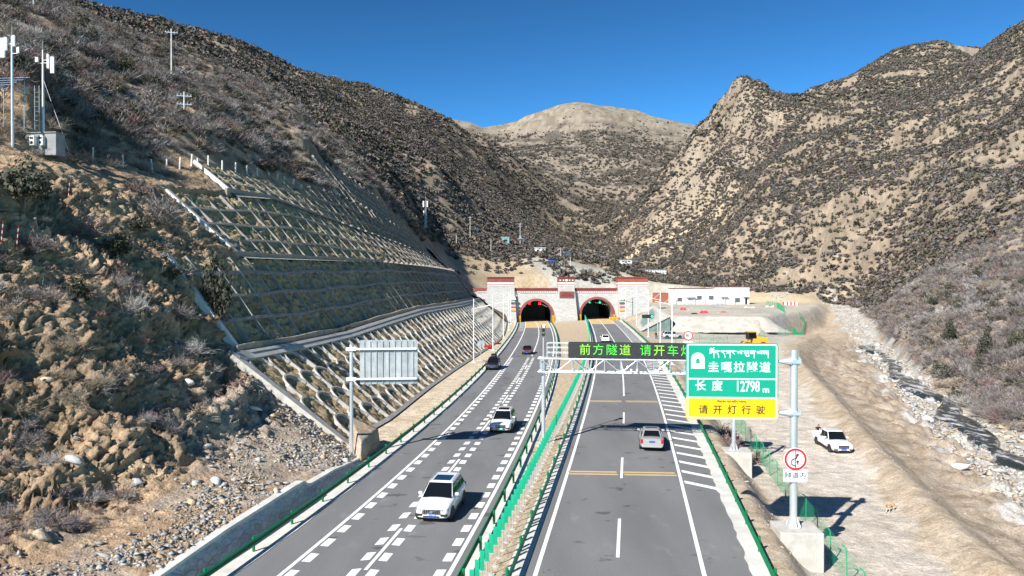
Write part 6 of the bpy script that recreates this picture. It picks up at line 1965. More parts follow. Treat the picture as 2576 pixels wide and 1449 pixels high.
def person(loc, rz, label, lean=0.0, arms=((-0.22, 0.0, 0.80), (0.22, 0.0, 0.80))):
    """stands facing -y; lean tips the trunk forward"""
    V = []; E_ = []; Rr = []
    def add(p, r, par=None):
        V.append(p); Rr.append(r)
        if par is not None: E_.append((par, len(V) - 1))
        return len(V) - 1
    hip = (0, 0, 0.93)
    def tr(x, y, z):           # trunk point rotated about the hip
        dz = z - 0.93; return (x, -math.sin(lean) * dz + y * math.cos(lean), 0.93 + math.cos(lean) * dz - y * 0)
    pel = add(hip, (0.155, 0.105))
    w = add(tr(0, 0, 1.12), (0.14, 0.10), pel); ch = add(tr(0, 0, 1.32), (0.165, 0.115), w); nk = add(tr(0, 0, 1.47), 0.06, ch); hd0 = add(tr(0, -0.01, 1.54), 0.058, nk)
    hd = add(tr(0, -0.015, 1.62), (0.078, 0.092), hd0); add(tr(0, -0.005, 1.69), (0.066, 0.078), hd)
    nose = None
    for i, sx in enumerate((-1, 1)):
        sh = add(tr(sx * 0.19, 0, 1.41), 0.062, ch)
        hx, hy, hz = arms[i]
        s = Vector(V[sh]); h = Vector((hx, hy, hz)); mid = (s + h) / 2 + Vector((sx * 0.05, 0.06, -0.02))
        el = add(tuple(mid), 0.045, sh); wr = add(tuple(h), 0.03, el)
        d = (h - mid).normalized(); pm = h + d * 0.07; pa = add(tuple(pm), (0.034, 0.018), wr)
        for k in range(4):
            off = Vector((0, (k - 1.5) * 0.019, 0)); f1 = add(tuple(pm + d * 0.045 + off), 0.0095, pa); add(tuple(pm + d * (0.075 + 0.012 * (1.5 - abs(k - 1.5))) + off + Vector((-sx * 0.012, 0, 0))), 0.008, f1)
        th = add(tuple(h + d * 0.035 + Vector((0, -0.035, 0))), 0.010, wr); add(tuple(h + d * 0.075 + Vector((-sx * 0.012, -0.05, 0))), 0.009, th)
        kn0 = add((sx * 0.09, 0, 0.84), 0.088, pel); kn = add((sx * 0.10, -0.015, 0.49), 0.058, kn0); an = add((sx * 0.11, 0.01, 0.10), 0.042, kn); add((sx * 0.115, -0.05, 0.045), (0.045, 0.04), an); add((sx * 0.12, -0.15, 0.035), (0.042, 0.03), len(V) - 1)
    zc = V[nk][2]
    t = empty('person', loc, rz, label, 'person')
    hdv = Vector(V[hd])
    def mf(c):
        if (c - hdv).length < 0.17: return 0
        for i in (0, 1):
            if (c - Vector(arms[i])).length < 0.17 and c.z < 1.0 + 0.3: 
                d = c - Vector(arms[i])
                if d.length < 0.16 and (c.z < arms[i][2] + 0.005 or lean > 0.3): return 0
        if c.z < 0.085: return 3
        return 2 if c.z < 0.92 else 1
    skin_mesh('body', V, E_, Rr, t, 1, [M_skin, M_cloth, M_trs, M_shoe], mf)
    mb = MB(); P = []
    c = hdv + Vector((0, 0.012, 0.035))
    for k in range(6):
        a = math.pi / 2 * k / 5
        P.append([tuple(c + Vector((0.088 * math.cos(a) * math.cos(b), 0.10 * math.cos(a) * math.sin(b) + 0.012, 0.085 * math.sin(a) + (0.0 if math.sin(b) < 0 else -0.05 * math.cos(a))))) for b in [2 * math.pi * j / 14 for j in range(14)]])
    mb.grid(P, close=True); mb.build('hair', M_hair, t, smooth=True)
    mb = MB()
    for sx in (-1, 1): mb.tube([tuple(hdv + Vector((sx * 0.03, -0.094, 0.012))), tuple(hdv + Vector((sx * 0.03, -0.086, 0.012)))], 0.011, 8)
    mb.build('eyes', M_sblack, t)
    mb = MB(); mb.hexa([tuple(hdv + Vector(q)) for q in ((-0.012, -0.085, -0.03), (0.012, -0.085, -0.03), (0.012, -0.115, -0.03), (-0.012, -0.115, -0.03), (-0.006, -0.085, 0.015), (0.006, -0.085, 0.015), (0.006, -0.092, 0.015), (-0.006, -0.092, 0.015))])
    mb.tube([tuple(hdv + Vector((-0.025, -0.088, -0.052))), tuple(hdv + Vector((0.025, -0.088, -0.052)))], 0.006, 5)
    for sx in (-1, 1): mb.tube([tuple(hdv + Vector((sx * 0.078, 0.0, -0.02))), tuple(hdv + Vector((sx * 0.092, 0.005, 0.02)))], 0.014, 6)
    mb.build('nose_and_ears', M_skin, t)
    return t


person((28.65, 69.35, -2.0), math.radians(4), 'person in dark clothes leaning over the tailgate of the white pickup', 0.55, ((-0.25, -0.50, 1.17), (0.2, -0.52, 1.17)))
_p = on(1650.5, 853.8, 0.0)
person((_p.x, _p.y, float(gz(_p.x, _p.y)) + 0.01), 0.4, 'person in dark clothes standing beside the tall white lamp posts', 0.0)

# dog on the dirt road: nose to the left
DG = on(2243, 1290, -2.0)
t = empty('dog', (DG.x, DG.y, float(gz(DG.x, DG.y)) + 0.0), math.radians(-62), 'tan dog walking on the pale dirt road', 'dog')
V = [(0, 0.10, 0.42), (0, -0.05, 0.43), (0, -0.24, 0.42), (0, -0.36, 0.50), (0, -0.47, 0.57), (0, -0.58, 0.53), (0, 0.28, 0.44), (0, 0.42, 0.48), (0, 0.52, 0.60), (0, 0.50, 0.70)]
Rr = [0.085, 0.10, 0.11, 0.065, 0.062, 0.03, 0.085, 0.026, 0.024, 0.012]
E_ = [(0, 1), (1, 2), (2, 3), (3, 4), (4, 5), (0, 6), (6, 7), (7, 8), (8, 9)]
def leg(par, pts, rs):
    q = par
    for p, r in zip(pts, rs):
        V.append(p); Rr.append(r); E_.append((q, len(V) - 1)); q = len(V) - 1
for sx, fo, ho in ((-1, -0.07, 0.06), (1, 0.08, -0.05)):
    leg(2, [(sx * 0.075, -0.25, 0.33), (sx * 0.08, -0.23 + fo * 0.5, 0.18), (sx * 0.08, -0.24 + fo, 0.035), (sx * 0.08, -0.29 + fo, 0.022)], [0.05, 0.03, 0.022, 0.024])
    leg(6, [(sx * 0.075, 0.24, 0.32), (sx * 0.08, 0.22 + ho * 0.3, 0.24), (sx * 0.08, 0.33 + ho, 0.14), (sx * 0.08, 0.30 + ho, 0.035), (sx * 0.08, 0.25 + ho, 0.022)], [0.065, 0.04, 0.025, 0.02, 0.024])
for sx in (-1, 1):
    leg(4, [(sx * 0.05, -0.44, 0.62), (sx * 0.065, -0.43, 0.67)], [0.022, 0.008])
skin_mesh('body', V, E_, Rr, t, 1, [mat('tan_fur', (0.42, 0.26, 0.12), 0.95, c2=(0.52, 0.36, 0.20), scale=9), mat('pale_fur', (0.55, 0.46, 0.34), 0.95), M_sblack], lambda c: 2 if (c.y < -0.575) else 1 if (c.z < 0.2 or (c.z < 0.36 and abs(c.y) < 0.3)) else 0)

# wheel loader, mostly above the green sign
lx, ly = 45.6, 140.0
M_ly = mat('machine_yellow', (0.66, 0.36, 0.02), 0.45); 
t = empty('wheel_loader', (lx, ly, float(gz(lx, ly))), math.radians(4), 'yellow wheel loader with a dark cab just above the green sign', 'wheel loader')
mb = MB(); mb.box(-0.2, 2.7, -0.75, 0.75, 1.0, 2.05); mb.hexa([(0.6, -0.7, 2.05), (2.6, -0.7, 2.05), (2.6, 0.7, 2.05), (0.6, 0.7, 2.05), (0.6, -0.62, 2.5), (2.5, -0.62, 2.25), (2.5, 0.62, 2.25), (0.6, 0.62, 2.5)]); mb.box(2.7, 3.0, -0.9, 0.9, 0.8, 1.5); mb.build('body', M_ly, t, bevel=0.06)
mb = MB(); mb.box(-1.1, 0.45, -0.7, 0.7, 1.9, 3.25); cb = mb.build('cab', M_black, t, bevel=0.05)
mb = MB(); mb.box(-0.95, 0.3, -0.712, -0.70, 2.2, 3.1); mb.build('cab_window', M_glass, cb)
mb = MB(); mb.box(-1.25, 0.6, -0.8, 0.8, 3.25, 3.38); mb.build('cab_roof', M_ly, cb, bevel=0.03)
mb = MB(); mb.tube([(1.5, 0.2, 2.4), (1.5, 0.2, 3.1), (1.62, 0.2, 3.2)], 0.07, 8); mb.build('exhaust', M_black, t)
for x in (-1.35, 1.7):
    for y in (-0.95, 0.95):
        mb = MB(); mb.tube([(x, y - 0.27, 0.72), (x, y + 0.27, 0.72)], 0.72, 18); wh = mb.build('wheel', M_tyre, t)
        mb = MB(); mb.tube([(x, y - 0.29, 0.72), (x, y + 0.29, 0.72)], 0.36, 14); mb.build('rim', M_ly, wh)
mb = MB()
for y in (-0.5, 0.5): mb.bar((-0.6, y, 1.7), (-2.5, y, 0.7), 0.14, 0.3)
mb.box(-1.5, -0.6, -0.5, 0.5, 0.8, 1.6); mb.build('lift_arm', M_ly, t)
mb = MB(); mb.grid([[(-2.4 - 0.75 * math.sin(a) - 0.1, y, 0.55 - 0.5 * math.cos(a)) for a in np.linspace(-0.6, 2.2, 8)] for y in (-1.35, 1.35)]); mb.build('bucket', M_ly, t)
# ------------------------------------------------------------------ lamp posts, signals, poles
M_lampw = mat('white_lamp_post', (0.72, 0.73, 0.73), 0.45)


def lamp_post(x, y, z, sgn, h, label):
    t = empty('street_lamp', (x, y, z), 0, label, 'street lamp', 'white lamp posts at the tunnel')
    mb = MB(); mb.tube([(0, 0, 0), (0, 0, h)], 0.10, 10, r1=0.07); mb.box(-0.3, 0.3, -0.3, 0.3, -0.2, 0.06); mb.build('post', M_lampw, t)
    mb = MB(); mb.tube([(0, 0, h - 1.65), (sgn * 2.3, 0, h - 1.1)], 0.045, 6); mb.tube([(0, 0, h - 0.25), (sgn * 1.25, 0, h - 1.32)], 0.022, 5); mb.tube([(0, 0, h - 1.72), (0, 0, h - 1.55)], 0.16, 8); mb.build('arm', M_lampw, t)
    mb = MB(); mb.hexa([(sgn * 1.9, -0.13, h - 1.24), (sgn * 2.7, -0.13, h - 1.06), (sgn * 2.7, 0.13, h - 1.06), (sgn * 1.9, 0.13, h - 1.24), (sgn * 1.9, -0.1, h - 1.16), (sgn * 2.7, -0.1, h - 1.0), (sgn * 2.7, 0.1, h - 1.0), (sgn * 1.9, 0.1, h - 1.16)]); mb.build('lamp_head', M_lampw, t)


for i, (px, py) in enumerate(((1191.6, 912), (1240, 881), (1266.4, 851.5), (1280, 830.7), (1285, 814.5))):
    p = on(px, py, 0.0); lamp_post(p.x, p.y, 0.0, 1, 10.2, f'white street lamp beside the arched slope, {("nearest", "second", "third", "fourth", "farthest")[i]} of the five left of the road')
for i, (px, y) in enumerate(((1691, 115), (1661.3, 142), (1631, 170), (1601.5, 204), (1573.3, 226))):
    x = (px - 1288) / FPX * y; lamp_post(x, y, float(gz(x, y)), -1, 10.9 if y < 220 else 9.6, f'white street lamp right of the right carriageway, {("nearest", "second", "third", "fourth", "farthest")[i]} of five')

p = on(1654.6, 853, 0.0)
t = empty('traffic_light', p, 0, 'traffic light showing green on an arm from a grey pole before the right tunnel', 'traffic light')
mb = MB(); mb.tube([(0, 0, 0), (0, 0, 5.6)], 0.09, 8); mb.tube([(0, 0, 5.2), (-2.6, 0, 5.2)], 0.05, 6); mb.build('pole', M_galv, t)
mb = MB(); mb.box(-3.5, -0.85, -0.2, 0.1, 4.65, 5.45); sb = mb.build('signal_box', M_sblack, t, bevel=0.05)
mb = MB(); disc(mb, -1.25, 5.05, 0.30, -0.23, -0.2, 18); mb.build('green_lamp', M_gl, sb)
mb = MB()
for x in (-3.05, -2.15): disc(mb, x, 5.05, 0.30, -0.22, -0.2, 18)
mb.build('dark_lamps', M_black, sb)

M_pole = mat('concrete_pole', (0.55, 0.54, 0.51), 0.8, c2=(0.66, 0.65, 0.62), scale=2)


def utility_pole(px, pyt, pyb, label, arms=1, lo=60, plat=False, d=None):
    p = hit(px, pyb, lo) if d is None else at(px, pyb, d)
    h = (pyb - pyt) / FPX * p.y
    t = empty('utility_pole', p, 0.3, label, 'utility pole', 'utility poles in the valley')
    mb = MB(); mb.tube([(0, 0, -0.8), (0, 0, h)], max(0.13, p.y * 0.0004), 8, r1=max(0.09, p.y * 0.0003)); mb.build('pole', M_pole, t)
    if arms:
        mb = MB()
        for k in range(arms):
            z = h - 0.6 - k * 1.2; mb.bar((-1.0, 0, z), (1.0, 0, z), 0.11, 0.11)
            for x in (-0.9, -0.45, 0.45, 0.9): mb.tube([(x, 0, z), (x, 0, z + 0.3)], 0.05, 6)
        mb.build('crossarm', M_galv, t)
    if plat:
        mb = MB(); mb.box(-1.2, 1.2, -0.5, 0.5, h * 0.28, h * 0.31); mb.box(-0.4, 0.5, -0.35, 0.35, h * 0.31, h * 0.43); mb.tube([(1.4, 0, -0.5), (1.4, 0, h * 0.31)], 0.1, 6); mb.build('transformer', M_galv, t)
    return t, p, h


for a in ((89, -30, 31, 'pale utility pole at the upper left frame edge', 0, 60), (434, 76, 200, 'tall utility pole with a crossarm on the left hillside', 1, 60), (465.4, 233, 292, 'short utility pole lower on the left hillside', 2, 60),
          (1182.7, 544, 610, 'utility pole with a crossarm above the lattice slopes', 1, 150), (1308.4, 561, 617, 'utility pole with a transformer platform above the portal', 2, 150), (1148, 593, 622, 'short bare utility pole beside the sprayed gully', 0, 150),
          (1410.6, 623, 651, 'utility pole beside the blue roofed shed', 1, 200), (1434.6, 647, 673, 'bare utility pole above the middle portal tower', 0, 200), (1235, 600, 640, 'thin bare utility pole near the reddish scrub', 0, 150)):
    r = utility_pole(a[0], a[1], a[2], a[3], a[4], a[5], 'platform' in a[3])
# lattice mast far left of the valley
p = hit(1071, 580, 150); h = 75 / FPX * p.y
t = empty('telecom_mast', p, 0, 'slender lattice telecom mast with white antennas above the lattice slopes', 'telecom mast')
mb = MB()
for a in (0.5, 2.6, 4.7):
    mb.tube([(0.5 * math.cos(a), 0.5 * math.sin(a), -1), (0.28 * math.cos(a), 0.28 * math.sin(a), h)], 0.07, 5)
for k in range(16):
    z0, z1 = h * k / 16, h * (k + 1) / 16
    for a, b in ((0.5, 2.6), (2.6, 4.7), (4.7, 0.5)):
        mb.tube([(0.45 * math.cos(a), 0.45 * math.sin(a), z0), (0.45 * math.cos(b), 0.45 * math.sin(b), z1)], 0.035, 4)
mb.tube([(0, 0, h), (0, 0, h + 3)], 0.04, 5); mb.build('lattice', M_galv, t)
mb = MB()
for x in (-0.75, 0.65): mb.box(x - 0.22, x + 0.22, -0.5, -0.3, h * 0.78, h * 0.98)
mb.box(-0.85, -0.5, -0.5, -0.3, h * 0.5, h * 0.66); mb.build('antenna', M_white, t)

# equipment cabin and telecom poles on the terrace at the upper left
TP = on_left(103, 385); td = TP.y; sc = td / FPX
t = empty('equipment_cabin', (TP.x, td, TP.z - 0.15), -0.12, 'shaded grey equipment cabin with two air conditioner units on the left terrace', 'cabin')
M_cab = mat('cabin_shade_grey', (0.20, 0.21, 0.215), 0.6, c2=(0.27, 0.28, 0.285), scale=1.4)  # walls coloured darker, standing in for shade on the turned face
w, h = 43 * sc, 56 * sc
mb = MB(); mb.box(-w, w, 0, 1.1, 0, h); cb = mb.build('cabin_walls', M_cab, t, bevel=0.03)
mb = MB(); mb.box(-w - 0.08, w + 0.08, -0.1, 1.2, h, h + 0.07); mb.build('cabin_roof', M_cab, t)
for x in (-0.55, 0.25):
    mb = MB(); mb.mi = 0; mb.box(x - 0.22, x + 0.22, -0.32, 0, h * 0.42, h * 0.86); mb.mi = 1; mb.tube([(x, -0.325, h * 0.55), (x, -0.33, h * 0.55)], 0.13, 12); mb.box(x - 0.16, x + 0.16, -0.328, -0.3, h * 0.7, h * 0.8)
    mb.build('air_conditioner', [M_white, M_black], t)


def telecom_pole(px, pyt, pyb, label, panels):
    q = on_left(px, max(pyb, 366)); s_ = q.y / FPX
    t = empty('telecom_pole', q, 0, label, 'telecom pole'); hh = (pyb - pyt) * s_
    mb = MB(); mb.tube([(0, 0, -0.4), (0, 0, hh * 0.72), (0, 0, hh)], 0.12, 10, r1=0.06); mb.tube([(0, 0, hh), (0, 0, hh + 0.8)], 0.018, 5); mb.build('pole', M_galv, t)
    for (dx, z0, z1, wd) in panels:
        mb = MB(); x = dx * s_; mb.box(x - wd * s_ / 2, x + wd * s_ / 2, -0.25, -0.08, hh - (z1 - pyt) * s_, hh - (z0 - pyt) * s_); mb.bar((0, 0, hh - (z0 + 14 - pyt) * s_), (x, -0.1, hh - (z0 + 14 - pyt) * s_), 0.06, 0.06); mb.build('antenna', M_white, t, bevel=0.02)
    return t, q, hh


t1, q1, h1 = telecom_pole(36, 90, 364, 'left telecom pole with a tall white antenna panel at the left frame edge', ((-21, 97, 146, 14), (-11, 95, 128, 5), (9, 90, 118, 5), (19, 120, 134, 6)))
t2, q2, h2 = telecom_pole(113, 112, 352, 'right telecom pole with white antenna panels behind the cabin', ((27, 131, 172, 9), (16, 124, 160, 5), (-12, 132, 144, 7)))
mb = MB(); mb.tube([(0, 0, h2 * 0.7), (84 * q2.y / FPX, -1.2, -0.7)], 0.02, 4); mb.build('guy_wire', M_galv, t2)
mb = MB()
for k in range(11): z = 0.6 + k * 0.42; mb.tube([(-0.95, 0.3, z), (-0.55, 0.3, z)], 0.018, 4)
for x in (-0.95, -0.55): mb.tube([(x, 0.3, -0.5), (x, 0.3, 5.4)], 0.025, 5)
mb.build('ladder', M_galv, t2)
# solar panel on its frame
q = at(10, 215, td - 1.0)
t = empty('solar_panel', (q.x, q.y, q.z), 0, 'dark blue solar panel on a steel frame at the left frame edge', 'solar panel')
M_pv = mat('solar_cells', (0.012, 0.018, 0.045), 0.12, spec=0.7)
mb = MB(); A = [Vector(v) for v in ((-2.2, -0.7, -0.55), (0.5, -0.5, -0.35), (1.75, 0.9, 0.85), (-1.0, 0.7, 0.70))]
n = (A[1] - A[0]).cross(A[3] - A[0]).normalized() * 0.04; mb.hexa([p - n for p in A] + [p + n for p in A]); pn = mb.build('panel', M_pv, t)
mb = MB(); f = lambda u, v: (A[0] * (1 - u) + A[1] * u) * (1 - v) + (A[3] * (1 - u) + A[2] * u) * v + n * 1.15
for k in range(7): mb.bar(f(k / 6, 0), f(k / 6, 1), 0.02, 0.012); 
for k in range(5): mb.bar(f(0, k / 4), f(1, k / 4), 0.02, 0.012)
mb.build('cell_frame', M_galv, pn)
mb = MB()
for u, v in ((0.1, 0.1), (0.9, 0.1), (0.9, 0.9), (0.1, 0.9)):
    a = f(u, v); mb.tube([a - n * 2, Vector((a.x, a.y, -3.6))], 0.035, 5)
mb.build('support_frame', M_galv, t)

# concrete posts of the fence along the top of the cut
pp = MB(); pp.hexa([(-0.07, -0.07, -0.3), (0.07, -0.07, -0.3), (0.07, 0.07, -0.3), (-0.07, 0.07, -0.3), (-0.06, -0.06, 1.0), (0.06, -0.06, 1.0), (0.06, 0.06, 1.0), (-0.06, 0.06, 1.0)])
pproto = None
PP = ((160, 362, 386, 0), (234, 370, 405, 0), (310, 390, 422, 0), (385, 400, 431, 0), (421, 400, 429, 0), (455, 396, 424, 0), (483, 389, 417, 0), (498, 398, 412, 0), (525, 392, 419, 95), (560, 404, 429, 99), (593, 409, 435, 105), (622, 416, 440, 110), (648, 423, 444, 114), (678, 434, 459, 119), (698, 438, 461, 122), (716, 444, 465, 125), (736, 450, 472, 128))
for i, (px, a, b, d) in enumerate(PP):
    if d == 0: q = on_left(px, b)
    else: q = at(px, b, d)
    if pproto is None: o = pproto = pp.build('fence_post', M_pole, bevel=0.01)
    else: o = pproto.copy(); COL.objects.link(o)
    o.location = q; o.scale = (q.y / 70, q.y / 70, max(0.8, (b - a) / FPX * q.y)); o.rotation_euler = (RND.uniform(-.06, .06), RND.uniform(-.06, .06) + (0.25 if px == 736 else 0), 0)
    tag(o, f'white concrete fence post above the cut slope, {ORD(i + 1)} counted from the cabin', 'fence post', 'concrete fence posts along the top of the cut')
# red and white survey stakes on the bank
for i, (px, py) in enumerate(((44, 620), (4, 612), (172, 500))):
    q = on_left(px, py); t = empty('survey_stake', q, 0, ('red and white survey stake under the big juniper', 'red and white survey stake at the left frame edge', 'thin survey stake in the shaded bank')[i], 'survey stake')
    mb = MB()
    for k in range(8): mb.mi = k % 2; mb.tube([(0.1 * k * 0.2, 0, k * 0.2 - 0.2), (0.1 * (k + 1) * 0.2, 0, k * 0.2)], 0.022, 6)
    mb.build('stake', [M_white, M_sred], t)

# ------------------------------------------------------------------ green mesh fence along the dirt road
M_fence = mat('fence_green', (0.02, 0.30, 0.13), 0.5)
FX = lambda y: float(lane('RR', y)) + 7.45
t = empty('mesh_fence', (FX(22), 22, -2), 0, 'green wire mesh fence between the road embankment and the dirt road', 'fence')
post = None
fy_ = list(np.arange(22.0, 112.0, 2.9))
pm = MB(); pm.tube([(0, 0, -0.2), (0, 0, 1.75), (-0.06, 0.05, 1.88), (-0.2, 0.08, 1.95)], 0.035, 6)
for y in fy_:
    z = float(gz(FX(y), y))
    if post is None: post = o = pm.build('post', M_fence, t)
    else: o = post.copy(); COL.objects.link(o); o.parent = t
    o.location = Vector((FX(y), y, z)) - t.location; o.rotation_euler = (RND.uniform(-0.05, 0.05), RND.uniform(-0.07, 0.03), RND.uniform(-.3, .3))
wm = MB()
for a, b in zip(fy_[:-1], fy_[1:]):
    za, zb_ = float(gz(FX(a), a)), float(gz(FX(b), b)); n = 22 if a < 60 else 11
    wd = 0.0055 if a < 60 else 0.008
    P = lambda u, h: Vector((FX(a) * (1 - u) + FX(b) * u, a + (b - a) * u, za * (1 - u) + zb_ * u + h))
    for k in range(n): wm.bar(P(k / n, 0.08), P(k / n, 1.75), wd, wd)
    for k in range(9): wm.bar(P(0, 0.08 + k * 0.208), P(1, 0.08 + k * 0.208), wd, wd)
wm.build('wire_mesh', M_fence, t, world=True, fix=False)

# ------------------------------------------------------------------ low buildings and works on the right
def R2X(px, d): return ((2500 + 0.3494 * px) / 1.59006 - 1288) / FPX * d
def R2Z(py, d): return CAM_Z - ((1050 + 0.3494 * py) / 1.59006 - HZN) / FPX * d


BD = 270.0
M_wall = mat('white_render', (0.74, 0.74, 0.73), 0.8, c2=(0.80, 0.80, 0.79), scale=0.6)
M_brn = mat('brown_frame', (0.10, 0.055, 0.04), 0.6); M_door = mat('grey_door', (0.48, 0.49, 0.50), 0.6); M_roofd = mat('dark_roof_edge', (0.16, 0.07, 0.06), 0.7)
t = empty('station_building', (R2X(1000, BD), BD, 4.3), 0, 'long white flat roofed service building right of the tunnel portal', 'building')
bx = lambda px: R2X(px, BD) - t.location.x
bz = lambda py: R2Z(py, BD) - 4.3
mb = MB(); mb.box(bx(572), bx(1022), 0, 11, -0.8, bz(300)); mb.box(bx(1022) + 0.003, bx(1420), -0.4, 12, -0.8, bz(281)); wl_o = mb.build('wall', M_wall, t)
mb = MB(); mb.box(bx(565), bx(1020), -0.25, 11.2, bz(300), bz(296)); mb.box(bx(1016), bx(1426), -0.65, 12.2, bz(281), bz(277)); mb.build('roof_edge', M_roofd, t)
mb = MB()
for px in range(582, 1016, 13): mb.box(bx(px), bx(px + 6), -0.12, 0.02, bz(320), bz(312))
for px in range(1030, 1415, 13): mb.box(bx(px), bx(px + 6), -0.52, -0.38, bz(300), bz(292))
mb.build('eaves_dentils', M_door, t)
for a, b, c, d in ((600, 655, 446, 402), (825, 878, 425, 380), (960, 1015, 425, 380), (1255, 1312, 455, 405)):
    y = -0.4 if a > 1022 else 0.0
    mb = MB(); mb.box(bx(a), bx(b), y - 0.1, y + 0.05, bz(c), bz(d)); wn_ = mb.build('window', M_brn, t)
    mb = MB(); m_ = (bx(a) + bx(b)) / 2
    mb.box(bx(a) + 0.15, m_ - 0.05, y - 0.115, y - 0.05, bz(c) + 0.15, bz(d) - 0.15); mb.box(m_ + 0.05, bx(b) - 0.15, y - 0.115, y - 0.05, bz(c) + 0.15, bz(d) - 0.15); mb.build('pane', mat('pane_glass', (0.10, 0.13, 0.14), 0.1, spec=0.6), wn_)
for a, b, c, d, m in ((670, 695, 478, 402, M_door), (725, 775, 478, 405, M_door), (1092, 1125, 478, 412, M_door), (1374, 1396, 478, 405, M_black)):
    y = -0.4 if a > 1022 else 0.0
    mb = MB(); mb.box(bx(a), bx(b), y - 0.06, y + 0.05, -0.1, bz(d)); mb.build('door', m, t)
for a, b, d in ((693, 800, 396), (1084, 1166, 388), (1338, 1416, 388)):
    y = -0.4 if a > 1022 else 0.0
    mb = MB(); mb.box(bx(a), bx(b), y - 1.3, y, bz(d), bz(d - 6)); mb.build('door_canopy', M_wall, t)
mb = MB()
for px in (580, 795, 908, 1020, 1135, 1248, 1362): mb.box(bx(px) - 0.2, bx(px) + 0.2, -0.85 if px > 1022 else -0.45, -0.4 if px > 1022 else 0, -0.5, bz(415))
mb.build('grey_pilaster', M_door, t)
mb = MB()
for px in (1037, 1372, 1386): mb.tube([(bx(px), 3, bz(281)), (bx(px), 3, bz(255))], 0.06, 5)
mb.build('roof_vent_pipe', M_door, t)
# red boundary wall left of it
a, b = R2X(318, 288), R2X(568, 288)
t = empty('boundary_wall', (a, 288, float(gz(a, 288))), 0, 'red brown boundary wall between the portal and the white building', 'wall')
mb = MB(); mb.box(0, b - a, 0, 0.4, -2, R2Z(350, 288) - t.location.z); mb.build('wall', mat('red_brown_render', (0.30, 0.10, 0.065), 0.8), t)
mb = MB(); mb.box(-0.1, b - a + 0.1, -0.08, 0.48, R2Z(350, 288) - t.location.z, R2Z(346, 288) - t.location.z); mb.build('coping', M_roofd, t)
# seeded apron with ribs right of the portal
t = empty('ribbed_apron', (33.3, 190, 0.3), 0, 'pale ribbed concrete apron sloping up right of the portal', 'slope facing')
A = [Vector(v) for v in ((32.6, 188, 0.1), (40.6, 189.5, 3.9), (44.0, 229, 5.3), (36.4, 229, 0.3))]
f = lambda u, v: (A[0] * (1 - u) + A[3] * u) * (1 - v) + (A[1] * (1 - u) + A[2] * u) * v
mb = MB(); mb.hexa([tuple(p - Vector((0, 0, 4.5))) for p in A] + [tuple(p) for p in A]); mb.build('slab', mat('teal_grey_soil', (0.10, 0.19, 0.18), 0.9, c2=(0.22, 0.27, 0.24), scale=1.0), t, world=True)
mb = MB()
for k in range(24): mb.bar(f(k / 23, 0.03) + Vector((0, 0, .06)), f(k / 23, 0.97) + Vector((0, 0, .06)), 0.55, 0.2)
for v in (0.02, 0.5, 0.98): mb.bar(f(0, v) + Vector((0, 0, .09)), f(1, v) + Vector((0, 0, .09)), 0.5, 0.22)
mb.build('ribs', M_conc, t, world=True)
# sprayed concrete retaining face under the forecourt
t = empty('concrete_bank', (38, 186, 0), 0, 'pale sprayed concrete bank under the forecourt of the white building', 'slope facing')
mb = MB(); P = []
for k in range(40):
    x = 41 + k * 0.75; hgt = 3.55 * float(smooth01((x - 40.5) / 3)) * float(smooth01((73 - x) / 8)) + 0.02; r_ = []
    for j in range(9):
        v = j / 8; r_.append((x + 0.3 * math.sin(j * 2.1 + k), 185.8 + v * 8.0 + 0.25 * RND.uniform(-1, 1), -0.1 + hgt * v + 0.07 + 0.07 * RND.uniform(-1, 1)))
    P.append(r_)
mb.grid(P); mb.build('concrete_skin', mat('sprayed_concrete', (0.38, 0.365, 0.325), 0.9, c2=(0.50, 0.48, 0.43), scale=0.5, detail=8, bump=0.3, bscale=2), t, world=True, smooth=True)
# barriers, fence pieces and site litter on the forecourt
M_pink = mat('site_red', (0.55, 0.05, 0.07), 0.5)
p = Vector((R2X(1895, 262), 262, 0)); p.z = float(gz(p.x, p.y))
t = empty('water_barrier', p, -0.25, 'row of red and white plastic barriers by the curve of the dirt road', 'barrier')
for k in range(8):
    mb = MB(); mb.hexa([(k * 0.62 - 2.6, -0.25, 0), (k * 0.62 - 2.02, -0.25, 0), (k * 0.62 - 2.02, 0.25, 0), (k * 0.62 - 2.6, 0.25, 0), (k * 0.62 - 2.6, -0.1, 1.1), (k * 0.62 - 2.02, -0.1, 1.1), (k * 0.62 - 2.02, 0.1, 1.1), (k * 0.62 - 2.6, 0.1, 1.1)]); mb.build('barrier_block', M_pink if k % 2 == 0 else M_white, t)


def far_fence(pts, label):
    t = empty('mesh_fence', (pts[0][0], pts[0][1], float(gz(*pts[0]))), 0, label, 'fence')
    wm = MB(); post = None; pm = MB(); pm.tube([(0, 0, 0), (0, 0, 1.9)], 0.05, 5)
    for (x0, y0), (x1, y1) in zip(pts[:-1], pts[1:]):
        m_ = max(1, int(math.hypot(x1 - x0, y1 - y0) / 3))
        for k in range(m_):
            u0, u1 = k / m_, (k + 1) / m_
            a = gp(x0 + (x1 - x0) * u0, y0 + (y1 - y0) * u0); b = gp(x0 + (x1 - x0) * u1, y0 + (y1 - y0) * u1)
            if post is None: post = o = pm.build('post', M_fence, t)
            else: o = post.copy(); COL.objects.link(o); o.parent = t
            o.location = a - t.location
            for j in range(8): wm.bar(a.lerp(b, j / 8) + Vector((0, 0, 0.1)), a.lerp(b, j / 8) + Vector((0, 0, 1.75)), 0.02, 0.02)
            for j in range(6): wm.bar(a + Vector((0, 0, 0.1 + j * 0.33)), b + Vector((0, 0, 0.1 + j * 0.33)), 0.02, 0.02)
    wm.build('wire_mesh', M_fence, t, world=True, fix=False)


